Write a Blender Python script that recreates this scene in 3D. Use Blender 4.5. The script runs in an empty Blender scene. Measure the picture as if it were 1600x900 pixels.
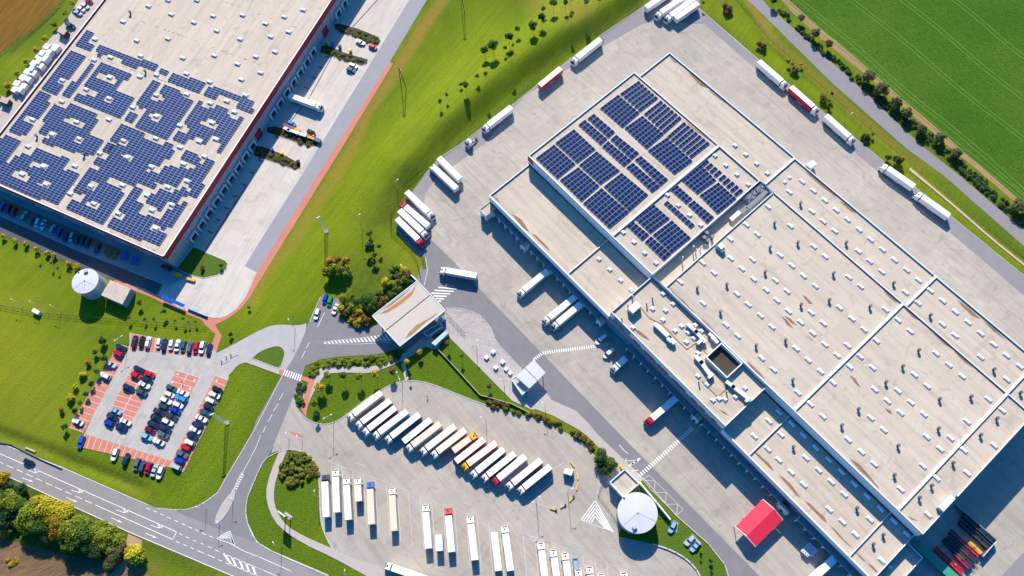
import bpy, math, random
import numpy as np
from mathutils import Vector, Matrix
RN = random.Random(11)
scene = bpy.context.scene
COL = scene.collection

# ------------------------------------------------------------------ camera
FPX, TILT, ROLL, HC = 1250.0, math.radians(21.688), math.radians(5.4625), 310.0
_ct, _st = math.cos(TILT), math.sin(TILT)
CF = np.array([0, _st, -_ct]); _R = np.array([1.0, 0, 0]); _D = np.cross(CF, _R)
CR = math.cos(ROLL) * _R + math.sin(ROLL) * _D
CD = -math.sin(ROLL) * _R + math.cos(ROLL) * _D

def W(x, y, z=0.0):
    """where the ray through photo pixel (x, y) meets the horizontal plane at height z"""
    d = CF * FPX + CR * (x - 800) + CD * (y - 450)
    k = (z - HC) / d[2]
    return (float(d[0] * k), float(d[1] * k), z)

def W2(x, y, z=0.0):
    return W(x, y, z)[:2]

def T(ox, oy, k=4.0):
    return lambda x, y: (ox + x / k, oy + y / k)
z1, z2, z3, z4 = T(0, 0), T(400, 0), T(800, 0), T(1200, 0)
z5, z6, z7, z8 = T(0, 225), T(400, 225), T(800, 225), T(1200, 225)
y1, y2, y3, y4 = T(0, 450), T(400, 450), T(800, 450), T(1200, 450)
y5, y6, y7, y8 = T(0, 675), T(400, 675), T(800, 675), T(1200, 675)
k1, k2 = T(920, 440, 6.6667), T(1040, 540, 6.6667)
def tl(f, pts): return [f(*p) for p in pts]
def wl(pts, z=0.0): return [W(x, y, z) for x, y in pts]
def ang(p, q, z=0.0):
    a, b = W(p[0], p[1], z), W(q[0], q[1], z)
    return math.atan2(b[1] - a[1], b[0] - a[0])

# ------------------------------------------------------------------ materials
MATS = {}
def _nodes(name):
    m = bpy.data.materials.new(name); m.use_nodes = True
    nt = m.node_tree; b = nt.nodes['Principled BSDF']
    return m, nt, b
def _mixc(nt, fac, a, b, mode='MIX'):
    n = nt.nodes.new('ShaderNodeMix'); n.data_type = 'RGBA'; n.blend_type = mode; n.clamp_factor = True
    for s, v in ((n.inputs[0], fac), (n.inputs[6], a), (n.inputs[7], b)):
        if isinstance(v, bpy.types.NodeSocket): nt.links.new(v, s)
        elif isinstance(v, (int, float)): s.default_value = v
        else: s.default_value = (v[0], v[1], v[2], 1)
    return n.outputs[2]
def _pos(nt, rot=0.0, sc=(1, 1, 1)):
    g = nt.nodes.new('ShaderNodeNewGeometry'); mp = nt.nodes.new('ShaderNodeMapping')
    mp.inputs['Rotation'].default_value = (0, 0, rot); mp.inputs['Scale'].default_value = sc
    if rot:
        m2 = nt.nodes.new('ShaderNodeMapping'); m2.inputs['Rotation'].default_value = (0, 0, rot)
        nt.links.new(g.outputs['Position'], m2.inputs['Vector']); mp.inputs['Rotation'].default_value = (0, 0, 0)
        nt.links.new(m2.outputs['Vector'], mp.inputs['Vector'])
    else:
        nt.links.new(g.outputs['Position'], mp.inputs['Vector'])
    return mp.outputs['Vector']
def _noise(nt, vec, scale, detail=3, rough=.55, lo=.35, hi=.65, dist=0.0):
    n = nt.nodes.new('ShaderNodeTexNoise'); n.inputs['Scale'].default_value = scale
    n.inputs['Detail'].default_value = detail; n.inputs['Roughness'].default_value = rough
    n.inputs['Distortion'].default_value = dist
    nt.links.new(vec, n.inputs['Vector'])
    r = nt.nodes.new('ShaderNodeMapRange'); r.inputs['From Min'].default_value = lo; r.inputs['From Max'].default_value = hi
    nt.links.new(n.outputs['Fac'], r.inputs['Value'])
    return r.outputs['Result']
def _math(nt, op, a, b=None):
    n = nt.nodes.new('ShaderNodeMath'); n.operation = op
    for s, v in zip(n.inputs, (a, b)):
        if v is None: continue
        if isinstance(v, bpy.types.NodeSocket): nt.links.new(v, s)
        else: s.default_value = v
    return n.outputs[0]
def sc(c, k): return tuple(min(1, x * k) for x in c)

def surf(name, base, alt=None, rough=.85, layers=((.05, .35), (.4, .25), (4, .2)), metal=0.0, bump=0.0, spec=.3, coat=0.0):
    """a matt surface whose own colour wanders between base and alt at several sizes"""
    if name in MATS: return MATS[name]
    m, nt, b = _nodes(name)
    alt = alt or sc(base, .72)
    v = _pos(nt); col = base
    for s, k in layers:
        f = _math(nt, 'MULTIPLY', _noise(nt, v, s), k)
        col = _mixc(nt, f, col, alt)
    nt.links.new(col, b.inputs['Base Color']) if layers else b.inputs['Base Color'].__setattr__('default_value', (*base, 1))
    b.inputs['Roughness'].default_value = rough; b.inputs['Metallic'].default_value = metal
    b.inputs['Specular IOR Level'].default_value = spec; b.inputs['Coat Weight'].default_value = coat
    if bump:
        bp = nt.nodes.new('ShaderNodeBump'); bp.inputs['Strength'].default_value = bump; bp.inputs['Distance'].default_value = .2
        nt.links.new(_noise(nt, v, 1.5, 5, lo=.2, hi=.8), bp.inputs['Height']); nt.links.new(bp.outputs[0], b.inputs['Normal'])
    MATS[name] = m
    return m
def paint(name, c, rough=.35, metal=0.0, coat=.3, spec=.5):
    return surf(name, c, sc(c, .8), rough, ((.8, .25), (6, .15)), metal, spec=spec, coat=coat)

def grass_mat(name, c1, c2, c3, dryc=(.30, .20, .035), rot=0.0, streak=.35):
    m, nt, b = _nodes(name); v = _pos(nt)
    col = _mixc(nt, _noise(nt, v, .02, 4, .6, lo=.42, hi=.58), c1, c2)
    col = _mixc(nt, _math(nt, 'MULTIPLY', _noise(nt, v, .16, 4, .65, lo=.42, hi=.68), .55), col, c3)
    sv = _pos(nt, rot, (.05, 1.0, 1))
    col = _mixc(nt, _math(nt, 'MULTIPLY', _noise(nt, sv, .7, 3, lo=.4, hi=.62, dist=.6), streak), col, sc(c1, .62))
    col = _mixc(nt, _math(nt, 'MULTIPLY', _noise(nt, v, .07, 5, .7, lo=.5, hi=.68), .5), col, sc(c3, .75))
    col = _mixc(nt, _math(nt, 'MULTIPLY', _noise(nt, v, 1.3, 4, .7, lo=.4, hi=.7), .45), col, sc(c3, 1.3))
    col = _mixc(nt, _math(nt, 'MULTIPLY', _noise(nt, v, 4.5, 3, .7, lo=.45, hi=.75), .45), col, sc(c1, .5))
    at = nt.nodes.new('ShaderNodeAttribute'); at.attribute_name = 'dry'
    jit = _noise(nt, v, .5, 4, .7, lo=.2, hi=.7)
    f = _math(nt, 'MULTIPLY', at.outputs['Fac'], _math(nt, 'ADD', _math(nt, 'MULTIPLY', jit, .9), .25))
    col = _mixc(nt, f, col, dryc)
    at2 = nt.nodes.new('ShaderNodeAttribute'); at2.attribute_name = 'lush'
    f2 = _math(nt, 'MULTIPLY', at2.outputs['Fac'], _math(nt, 'ADD', _math(nt, 'MULTIPLY', jit, .4), .6))
    col = _mixc(nt, f2, col, _mixc(nt, _noise(nt, v, 1.1, 4, .7, lo=.35, hi=.7), (.06, .125, .005), (.13, .195, .008)))
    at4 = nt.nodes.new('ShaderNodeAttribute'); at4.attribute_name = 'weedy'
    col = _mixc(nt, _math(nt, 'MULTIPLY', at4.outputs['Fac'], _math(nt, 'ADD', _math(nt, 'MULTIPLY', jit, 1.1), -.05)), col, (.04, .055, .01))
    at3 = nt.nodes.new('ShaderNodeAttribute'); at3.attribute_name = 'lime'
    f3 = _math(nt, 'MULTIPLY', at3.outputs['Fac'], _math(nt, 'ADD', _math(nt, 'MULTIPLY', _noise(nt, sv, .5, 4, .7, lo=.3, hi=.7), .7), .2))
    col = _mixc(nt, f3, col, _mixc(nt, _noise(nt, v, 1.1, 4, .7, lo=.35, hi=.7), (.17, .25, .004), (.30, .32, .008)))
    nt.links.new(col, b.inputs['Base Color']); b.inputs['Roughness'].default_value = .9
    b.inputs['Specular IOR Level'].default_value = .15
    bp = nt.nodes.new('ShaderNodeBump'); bp.inputs['Strength'].default_value = .9; bp.inputs['Distance'].default_value = .35
    nt.links.new(_noise(nt, v, 2.2, 5, .7, lo=.2, hi=.8), bp.inputs['Height']); nt.links.new(bp.outputs[0], b.inputs['Normal'])
    MATS[name] = m; return m

def field_mat(name, c1, c2, c3, rot, stretch=.12, fine=1.0, bump=.8):
    m, nt, b = _nodes(name); v = _pos(nt); sv = _pos(nt, rot, (stretch, 1, 1))
    col = _mixc(nt, _noise(nt, v, .02, 3, lo=.36, hi=.64), c1, c2)
    col = _mixc(nt, _math(nt, 'MULTIPLY', _noise(nt, sv, .5 * fine, 4, .7, lo=.35, hi=.7), .7), col, c3)
    col = _mixc(nt, _math(nt, 'MULTIPLY', _noise(nt, v, 2.5 * fine, 4, .75, lo=.4, hi=.7), .5), col, sc(c1, .5))
    nt.links.new(col, b.inputs['Base Color']); b.inputs['Roughness'].default_value = .95
    b.inputs['Specular IOR Level'].default_value = .1
    bp = nt.nodes.new('ShaderNodeBump'); bp.inputs['Strength'].default_value = bump; bp.inputs['Distance'].default_value = .4
    nt.links.new(_noise(nt, sv, 1.6 * fine, 5, .7, lo=.2, hi=.8), bp.inputs['Height']); nt.links.new(bp.outputs[0], b.inputs['Normal'])
    MATS[name] = m; return m

def paving_mat(name, base, alt, rot, w, h, line=.75, stain=.5, mort=.06):
    """slabs with joints, stained and patched"""
    m, nt, b = _nodes(name); v = _pos(nt)
    br = nt.nodes.new('ShaderNodeTexBrick'); br.offset = 0
    br.inputs['Color1'].default_value = (1, 1, 1, 1); br.inputs['Color2'].default_value = (.9, .9, .9, 1)
    br.inputs['Mortar'].default_value = (line, line, line, 1); br.inputs['Mortar Size'].default_value = mort
    br.inputs['Scale'].default_value = 1; br.inputs['Brick Width'].default_value = w; br.inputs['Row Height'].default_value = h
    nt.links.new(_pos(nt, rot), br.inputs['Vector'])
    col = _mixc(nt, _math(nt, 'MULTIPLY', _noise(nt, v, .03, 4, lo=.35, hi=.65), stain), base, alt)
    col = _mixc(nt, _math(nt, 'MULTIPLY', _noise(nt, v, .25, 5, .7, lo=.4, hi=.7), stain), col, alt)
    col = _mixc(nt, _math(nt, 'MULTIPLY', _noise(nt, v, 3, 4, .7, lo=.4, hi=.75), .3), col, sc(alt, .8))
    sv = _pos(nt, rot, (.03, .6, 1))
    col = _mixc(nt, _math(nt, 'MULTIPLY', _noise(nt, sv, 1, 4, .6, lo=.48, hi=.7, dist=1.0), .5), col, sc(alt, .75))
    col = _mixc(nt, _math(nt, 'MULTIPLY', _noise(nt, v, .11, 2, .5, lo=.60, hi=.68, dist=2.5), .4), col, sc(alt, .72))
    col = _mixc(nt, 1.0, col, br.outputs['Color'], 'MULTIPLY')
    nt.links.new(col, b.inputs['Base Color']); b.inputs['Roughness'].default_value = .88
    b.inputs['Specular IOR Level'].default_value = .25
    MATS[name] = m; return m

def panel_mat(name, glass, glass2, line, w, h, mort, rough=.22):
    m, nt, b = _nodes(name)
    uv = nt.nodes.new('ShaderNodeUVMap'); uv.uv_map = 'UVMap'
    br = nt.nodes.new('ShaderNodeTexBrick'); br.offset = 0
    br.inputs['Color1'].default_value = (*glass, 1); br.inputs['Color2'].default_value = (*glass2, 1)
    br.inputs['Mortar'].default_value = (*line, 1); br.inputs['Mortar Size'].default_value = mort
    br.inputs['Mortar Smooth'].default_value = .1; br.inputs['Bias'].default_value = 0
    br.inputs['Scale'].default_value = 1; br.inputs['Brick Width'].default_value = w; br.inputs['Row Height'].default_value = h
    nt.links.new(uv.outputs[0], br.inputs['Vector'])
    nt.links.new(br.outputs['Color'], b.inputs['Base Color'])
    b.inputs['Roughness'].default_value = rough; b.inputs['Specular IOR Level'].default_value = .5
    MATS[name] = m; return m

def leaf_mat(name, c1, c2, c3):
    m, nt, b = _nodes(name)
    oi = nt.nodes.new('ShaderNodeObjectInfo'); v = _pos(nt)
    col = _mixc(nt, _noise(nt, v, .9, 3, .6, lo=.35, hi=.65), c1, c2)
    col = _mixc(nt, _math(nt, 'MULTIPLY', _noise(nt, v, 3.5, 3, .7, lo=.45, hi=.7), .7), col, c3)
    hs = nt.nodes.new('ShaderNodeHueSaturation')
    mr = nt.nodes.new('ShaderNodeMapRange'); mr.inputs['To Min'].default_value = .475; mr.inputs['To Max'].default_value = .52
    nt.links.new(oi.outputs['Random'], mr.inputs['Value']); nt.links.new(mr.outputs[0], hs.inputs['Hue'])
    nt.links.new(col, hs.inputs['Color']); nt.links.new(hs.outputs[0], b.inputs['Base Color'])
    b.inputs['Roughness'].default_value = .7; b.inputs['Specular IOR Level'].default_value = .2
    MATS[name] = m; return m

A_R = math.radians(-53.676)   # direction of the long side of the big warehouse
C_L = math.radians(60.7)      # direction of the long side of the left warehouse
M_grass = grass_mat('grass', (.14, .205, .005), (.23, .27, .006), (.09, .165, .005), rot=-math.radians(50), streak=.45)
M_crop = field_mat('crop', (.065, .18, .012), (.12, .235, .016), (.036, .11, .01), math.radians(52), .3, 2.2, 1.2)
M_brown = field_mat('stubble', (.19, .10, .018), (.14, .085, .014), (.30, .16, .03), math.radians(-60), .1, 1.2)
M_dirt = field_mat('ploughed', (.20, .125, .07), (.095, .065, .05), (.30, .19, .07), math.radians(-20), .25, .5)
M_conc = paving_mat('yard_concrete', (.49, .43, .36), (.365, .325, .28), -A_R, 6, 6, .93, .75)
M_concL = paving_mat('pale_concrete', (.62, .55, .475), (.53, .475, .42), -C_L, 6, 4.5, .93, .5)
M_asph = surf('asphalt', (.235, .22, .225), (.17, .16, .165), .85, ((.04, .4), (.3, .4), (2.5, .4)))
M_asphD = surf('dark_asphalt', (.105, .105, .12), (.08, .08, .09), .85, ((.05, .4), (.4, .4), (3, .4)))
M_asphN = surf('border_asphalt', (.275, .25, .255), (.21, .195, .205), .85, ((.04, .4), (.3, .4), (2.5, .4)))
M_road = surf('highway_asphalt', (.30, .275, .265), (.22, .205, .205), .85, ((.03, .5), (.25, .4), (2.5, .4)))
M_park = paving_mat('car_park_paving', (.50, .46, .41), (.42, .39, .36), -C_L, 3, 3, .9, .5)
M_red = surf('red_paving', (.55, .205, .14), (.46, .175, .12), .85, ((.1, .4), (.6, .35), (3, .35)))
M_path = surf('path_paving', (.47, .41, .36), (.38, .34, .31), .85, ((.1, .4), (.6, .4), (3, .3)))
M_apron = paving_mat('block_paving', (.50, .44, .41), (.42, .37, .35), 0.3, 1.2, 1.2, .8, .5, .12)
M_kerb = surf('kerb_stone', (.55, .52, .48), (.45, .42, .4), .8, ((.5, .4), (3, .4)))
M_white = surf('road_paint', (.82, .80, .77), (.6, .58, .56), .6, ((.4, .3), (3, .45)))
M_line = surf('worn_paint', (.66, .62, .56), (.48, .45, .42), .7, ((.4, .5), (3, .6)))
M_yel = paint('yellow_paint', (.85, .50, .01))
M_roof = paving_mat('roof_membrane', (.59, .50, .39), (.50, .42, .33), -A_R, 12, 1.9, .965, .55, .05)
M_roofL = paving_mat('roof_membrane_left', (.60, .51, .40), (.51, .43, .34), -C_L, 12, 2.0, .965, .5, .05)
M_wallW = surf('white_cladding', (.74, .78, .82), (.62, .67, .72), .6, ((.3, .3), (2, .15)))
M_wallG = surf('grey_cladding', (.20, .24, .28), (.15, .18, .22), .6, ((.3, .3), (2, .2)))
M_wallB = surf('blue_grey_cladding', (.30, .34, .38), (.24, .28, .32), .55, ((.2, .3), (2, .2)))
M_redP = paint('red_band', (.38, .008, .03), .6, coat=0)
M_redC = surf('red_canvas', (.84, .03, .065), (.78, .025, .06), .7, ((.3, .2),))
M_dark = surf('dark_void', (.02, .022, .028), (.012, .013, .018), .7, ((1, .4),))
M_glass = surf('window_glass', (.025, .05, .085), (.015, .03, .06), .12, ((.6, .4),), spec=.6)
M_glassB = surf('blue_glass', (.16, .36, .50), (.12, .28, .42), .15, ((.6, .4),), spec=.6)
M_dome = surf('skylight_dome', (.86, .85, .92), (.78, .77, .86), .3, ((2, .3),), spec=.4)
M_curb = surf('skylight_curb', (.12, .12, .17), (.09, .09, .12), .6, ((2, .3),))
M_galv = surf('galvanised', (.55, .58, .60), (.44, .47, .5), .4, ((1, .4),), metal=.3)
M_steel = surf('dull_steel', (.20, .215, .23), (.15, .16, .18), .5, ((1, .4),), metal=.4)
M_vent = surf('vent_cowl', (.10, .12, .15), (.07, .08, .1), .45, ((2, .4),), metal=.2)
M_stain = surf('silt_stain', (.20, .105, .06), (.30, .18, .11), .9, ((.6, .6), (3, .6)))
M_stain2 = surf('orange_silt', (.46, .22, .055), (.36, .16, .05), .9, ((.4, .5), (2, .5)))
M_rub = surf('tyre_rubber', (.025, .025, .028), (.018, .018, .02), .8, ())
M_chas = surf('truck_chassis', (.05, .05, .055), (.035, .035, .04), .7, ())
M_trW = paint('truck_white', (.86, .85, .84), .45, coat=.1)
M_tank = surf('tank_roof', (.60, .59, .60), (.5, .5, .53), .5, ((.15, .5), (1, .35)))
M_tankS = surf('tank_side', (.42, .47, .50), (.34, .39, .43), .45, ((.3, .4),), metal=.2)
M_bark = surf('bark', (.09, .06, .04), (.06, .04, .03), .9, ((2, .5),))
M_soil = surf('soil', (.085, .06, .035), (.055, .045, .028), .95, ((.5, .5), (3, .5)))
M_wood = surf('pallet_wood', (.42, .26, .13), (.32, .2, .1), .85, ((2, .5),))
L_green = leaf_mat('leaf_green', (.055, .11, .012), (.09, .15, .015), (.03, .07, .012))
L_dark = leaf_mat('leaf_dark', (.022, .055, .018), (.035, .08, .02), (.015, .035, .015))
L_yg = leaf_mat('leaf_yellow_green', (.15, .20, .010), (.23, .25, .012), (.07, .12, .01))
L_yel = leaf_mat('leaf_yellow', (.42, .33, .012), (.48, .38, .02), (.24, .21, .012))
L_org = leaf_mat('leaf_orange', (.34, .17, .012), (.38, .24, .015), (.20, .11, .01))
L_olive = leaf_mat('leaf_olive', (.10, .105, .03), (.13, .12, .04), (.05, .06, .02))
L_brown = leaf_mat('leaf_brown', (.16, .09, .03), (.12, .11, .02), (.22, .07, .02))
L_rust = leaf_mat('leaf_rust', (.20, .045, .012), (.14, .09, .012), (.06, .09, .012))
P_L = panel_mat('solar_panel_blue', (.007, .028, .105), (.011, .038, .13), (.40, .40, .47), 2.15, 1.15, .065)
P_R = panel_mat('solar_panel_navy', (.002, .018, .085), (.004, .026, .11), (.36, .33, .42), 1.7, 1.62, .04)
SMALL = bpy.data.meshes

# ------------------------------------------------------------------ mesh builder
class MB:
    def __init__(s): s.v, s.f, s.m, s.uv, s.mats = [], [], [], {}, []
    def mi(s, mat):
        if mat not in s.mats: s.mats.append(mat)
        return s.mats.index(mat)
    def face(s, pts, mat, uv=None):
        b = len(s.v); s.v.extend(tuple(p) for p in pts); s.f.append(tuple(range(b, b + len(pts)))); s.m.append(s.mi(mat))
        if uv: s.uv[len(s.f) - 1] = uv
    def prism(s, poly, za, zb, side, top=None, bottom=False):
        poly = [tuple(p[:2]) for p in poly]
        ar = sum(poly[i][0] * poly[(i + 1) % len(poly)][1] - poly[(i + 1) % len(poly)][0] * poly[i][1] for i in range(len(poly)))
        if ar < 0: poly = poly[::-1]
        n = len(poly)
        s.face([(x, y, zb) for x, y in poly], top or side)
        if bottom: s.face([(x, y, za) for x, y in poly[::-1]], side)
        for i in range(n):
            a, b = poly[i], poly[(i + 1) % n]
            s.face([(a[0], a[1], za), (b[0], b[1], za), (b[0], b[1], zb), (a[0], a[1], zb)], side)
    def box(s, c, size, rot, mat, top=None):
        """c = centre of the base"""
        hx, hy = size[0] / 2, size[1] / 2; cs, sn = math.cos(rot), math.sin(rot)
        p = [(c[0] + x * cs - y * sn, c[1] + x * sn + y * cs) for x, y in ((-hx, -hy), (hx, -hy), (hx, hy), (-hx, hy))]
        s.prism(p, c[2], c[2] + size[2], mat, top, True)
    def cyl(s, c, r0, r1, h, n, mat, top=None, axis='z'):
        def P(r, t, z):
            x, y = r * math.cos(t), r * math.sin(t)
            return (c[0] + x, c[1] + y, c[2] + z) if axis == 'z' else (c[0] + x, c[1] + z, c[2] + y)
        for i in range(n):
            a, b = 2 * math.pi * i / n, 2 * math.pi * (i + 1) / n
            s.face([P(r0, a, 0), P(r0, b, 0), P(r1, b, h), P(r1, a, h)], mat)
        s.face([P(r1, 2 * math.pi * i / n, h) for i in range(n)], top or mat)
        s.face([P(r0, -2 * math.pi * i / n, 0) for i in range(n)], mat)
    def beam(s, a, b, w, mat):
        a, b = Vector(a), Vector(b); d = (b - a).normalized()
        u = d.cross(Vector((0, 0, 1)));
        if u.length < .01: u = Vector((1, 0, 0))
        u.normalize(); v = d.cross(u)
        c = [(u * i + v * j) * w / 2 for i, j in ((-1, -1), (1, -1), (1, 1), (-1, 1))]
        for i in range(4):
            j = (i + 1) % 4
            s.face([a + c[i], a + c[j], b + c[j], b + c[i]], mat)
        s.face([a + q for q in c][::-1], mat); s.face([b + q for q in c], mat)
    def strip(s, pts, w, z, mat):
        """flat ribbon on the ground along world points"""
        n = len(pts); L, Rr = [], []
        for i in range(n):
            a, b = pts[max(0, i - 1)], pts[min(n - 1, i + 1)]
            dx, dy = b[0] - a[0], b[1] - a[1]; l = math.hypot(dx, dy) or 1
            nx, ny = -dy / l * w / 2, dx / l * w / 2
            L.append((pts[i][0] + nx, pts[i][1] + ny, z)); Rr.append((pts[i][0] - nx, pts[i][1] - ny, z))
        for i in range(n - 1): s.face([Rr[i], Rr[i + 1], L[i + 1], L[i]], mat)
    def wallrun(s, pts, w, za, zb, mat, top=None):
        for a, b in zip(pts[:-1], pts[1:]):
            dx, dy = b[0] - a[0], b[1] - a[1]; l = math.hypot(dx, dy) or 1
            s.box(((a[0] + b[0]) / 2, (a[1] + b[1]) / 2, za), (l + w * .5, w, zb - za), math.atan2(dy, dx), mat, top)
    def mesh(s, name, org=(0, 0, 0)):
        me = bpy.data.meshes.new(name)
        me.from_pydata([(x - org[0], y - org[1], z - org[2]) for x, y, z in s.v], [], s.f)
        for m in s.mats: me.materials.append(m)
        me.polygons.foreach_set('material_index', s.m)
        if s.uv:
            ul = me.uv_layers.new(name='UVMap')
            for fi, uv in s.uv.items():
                for li, c in zip(me.polygons[fi].loop_indices, uv): ul.data[li].uv = c
        me.update(); return me
    def build(s, name, parent=None, org=None):
        o = bpy.data.objects.new(name, s.mesh(name, org or (tuple(parent.location) if parent else (0, 0, 0))))
        COL.objects.link(o)
        if parent: o.parent = parent
        return o

def link(name, me, parent=None, loc=(0, 0, 0), rot=0.0, scale=(1, 1, 1)):
    o = bpy.data.objects.new(name, me); COL.objects.link(o)
    o.parent = parent; o.location = loc; o.rotation_euler = (0, 0, rot); o.scale = scale
    return o
LABELS = {}
def tag(o, label, cat, group=None):
    o['label'] = label; o['category'] = cat
    if group: o['group'] = group
    nw = len(label.replace('-', ' ').split())
    if not 4 <= nw <= 16: print('LABEL LENGTH', nw, label)
    if label in LABELS and not (group and LABELS[label] == group): print('DUP LABEL', label)
    LABELS[label] = group
    return o
def thing(name, label, cat, loc=(0, 0, 0), rot=0.0, group=None):
    o = bpy.data.objects.new(name, None); COL.objects.link(o); o.empty_display_size = .5
    o.location = loc; o.rotation_euler = (0, 0, rot)
    return tag(o, label, cat, group)
def struct(o): o['kind'] = 'structure'; return o
ORD = ['', 'first', 'second', 'third', 'fourth', 'fifth', 'sixth', 'seventh', 'eighth', 'ninth', 'tenth', 'eleventh', 'twelfth',
       'thirteenth', 'fourteenth', 'fifteenth', 'sixteenth', 'seventeenth', 'eighteenth', 'nineteenth', 'twentieth', 'twenty-first',
       'twenty-second', 'twenty-third', 'twenty-fourth', 'twenty-fifth', 'twenty-sixth', 'twenty-seventh', 'twenty-eighth', 'twenty-ninth', 'thirtieth', 'thirty-first', 'thirty-second']
# ------------------------------------------------------------------ terrain
def polydist(X, Y, pts):
    """distance to a polyline, signed by side, and the parameter of the nearest point"""
    best = np.full(X.shape, 1e9); side = np.zeros(X.shape); par = np.zeros(X.shape); acc = 0
    for (ax, ay), (bx, by) in zip(pts[:-1], pts[1:]):
        dx, dy = bx - ax, by - ay; L = math.hypot(dx, dy)
        t = np.clip(((X - ax) * dx + (Y - ay) * dy) / (L * L), 0, 1)
        d = np.hypot(X - ax - t * dx, Y - ay - t * dy)
        m = d < best
        best = np.where(m, d, best); side = np.where(m, np.sign((X - ax) * dy - (Y - ay) * dx), side)
        par = np.where(m, acc + t * L, par); acc += L
    return best, side, par, acc
RIDGE = [W2(*p) for p in ((588, 352), (606, 300), (640, 250), (690, 197), (745, 152), (800, 106), (860, 66), (915, 34), (960, 2), (1020, -40))]
DITCH = [W2(*p) for p in tl(y5, ((-60, -20), (20, 10), (300, 110), (500, 200), (800, 310), (960, 385)))]
RUT = [W2(*p) for p in tl(y6, ((20, 690), (150, 700), (300, 780), (480, 850), (620, 905)))]
MOUND = [W2(*p) for p in ((455, 800), (470, 820))]
def height(X, Y):
    X = np.asarray(X, float); Y = np.asarray(Y, float)
    d, s, par, L = polydist(X, Y, RIDGE)
    prof = np.where(s > 0, np.clip(1 - d / 11.0, 0, 1), np.clip(1 - d / 32, 0, 1) ** 1.6)
    prof = prof * prof * (3 - 2 * prof) * np.clip(par / 30, 0, 1)
    z = 4.9 * prof
    d, s, par, L = polydist(X, Y, DITCH)
    z = z - 1.1 * np.clip(1 - d / 2.8, 0, 1) * np.clip((L - par) / 8, 0, 1)
    return z
def hz(x, y): return float(height(np.array([x]), np.array([y]))[0])

x0, x1, ya, yb, st = -285, 300, -45, 345, 1.25
nx, ny = int((x1 - x0) / st) + 1, int((yb - ya) / st) + 1
gx, gy = np.meshgrid(x0 + st * np.arange(nx), ya + st * np.arange(ny))
GX, GY = gx.ravel(), gy.ravel()
GZ = height(GX, GY)
me = bpy.data.meshes.new('grass_ground')
me.vertices.add(nx * ny); me.vertices.foreach_set('co', np.stack([GX, GY, GZ], 1).ravel())
ii = (np.arange(ny - 1)[:, None] * nx + np.arange(nx - 1)[None, :]).ravel()
quads = np.stack([ii, ii + 1, ii + nx + 1, ii + nx], 1).ravel().astype(np.int32)
nf = len(ii)
me.loops.add(nf * 4); me.loops.foreach_set('vertex_index', quads)
me.polygons.add(nf); me.polygons.foreach_set('loop_start', np.arange(0, nf * 4, 4, dtype=np.int32))
me.polygons.foreach_set('use_smooth', np.ones(nf, bool))
me.update(calc_edges=True)
def near(pts, w, f=1.0, z=0):
    d, s, p, L = polydist(GX, GY, [W2(x, y, z) for x, y in pts])
    return f * np.clip(1 - d / w, 0, 1)
dry = np.zeros(nx * ny)
for pts, w, f in (
        (((692, 0), (660, 45), (637, 82), (620, 112), (600, 140), (575, 175), (550, 232), (507, 300), (492, 325), (462, 375), (435, 405), (412, 437), (395, 470)), 4.5, 1.5),
        (((1160, -20), (1200, 53), (1250, 98), (1300, 143), (1350, 187), (1400, 230), (1440, 262)), 3.4, 1.2),
        (((1440, 280), (1500, 330), (1600, 412)), 2.5, .5),
        (((840, -10), (870, 20), (905, 25)), 14, .7),
        (((600, 350), (580, 330)), 18, .25), (((650, 420), (640, 400)), 9, .7), (((610, 395), (590, 420)), 9, .5),
        (((0, 520), (60, 640), (20, 600)), 40, .35), (((0, 700), (100, 745), (240, 800), (300, 806)), 2.5, .4),
        (((170, 740), (250, 795)), 5, .35), (((200, 870), (240, 890)), 6, .5)):
    dry = np.maximum(dry, near(pts, w, f))
lush = np.zeros(nx * ny)
for pts, w, f in (
        (((395, 600), (370, 680), (330, 760)), 34, 1.6), (((480, 620), (560, 620), (600, 590)), 22, 1.6), (((690, 560), (740, 610)), 24, 1.8),
        (((440, 800), (470, 770)), 25, 1.8), (((400, 800), (440, 860), (520, 900)), 12, 1.4), (((1060, 830), (1110, 890)), 18, 1.2),
        (((420, 560), (440, 550)), 12, 1.5), (((550, 430), (600, 380), (560, 470)), 25, .8), (((1110, 40), (1200, 110), (1330, 220)), 9, .7),
        (((110, 700), (240, 750)), 8, .9), (((20, 60), (90, 0)), 14, .5), (((1220, 60), (1600, 400)), 3, .8)):
    lush = np.maximum(lush, near(pts, w, f))
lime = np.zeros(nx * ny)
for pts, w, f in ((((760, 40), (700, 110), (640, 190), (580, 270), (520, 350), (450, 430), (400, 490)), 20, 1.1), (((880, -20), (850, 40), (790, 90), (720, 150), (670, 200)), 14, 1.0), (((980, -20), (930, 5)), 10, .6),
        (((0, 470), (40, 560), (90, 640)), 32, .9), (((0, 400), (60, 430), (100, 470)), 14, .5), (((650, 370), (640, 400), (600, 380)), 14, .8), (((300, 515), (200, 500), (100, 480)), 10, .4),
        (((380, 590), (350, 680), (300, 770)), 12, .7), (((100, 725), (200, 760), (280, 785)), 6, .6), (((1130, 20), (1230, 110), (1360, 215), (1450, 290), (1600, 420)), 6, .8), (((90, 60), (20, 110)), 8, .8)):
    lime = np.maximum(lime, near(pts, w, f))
weedy = np.zeros(nx * ny)
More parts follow.
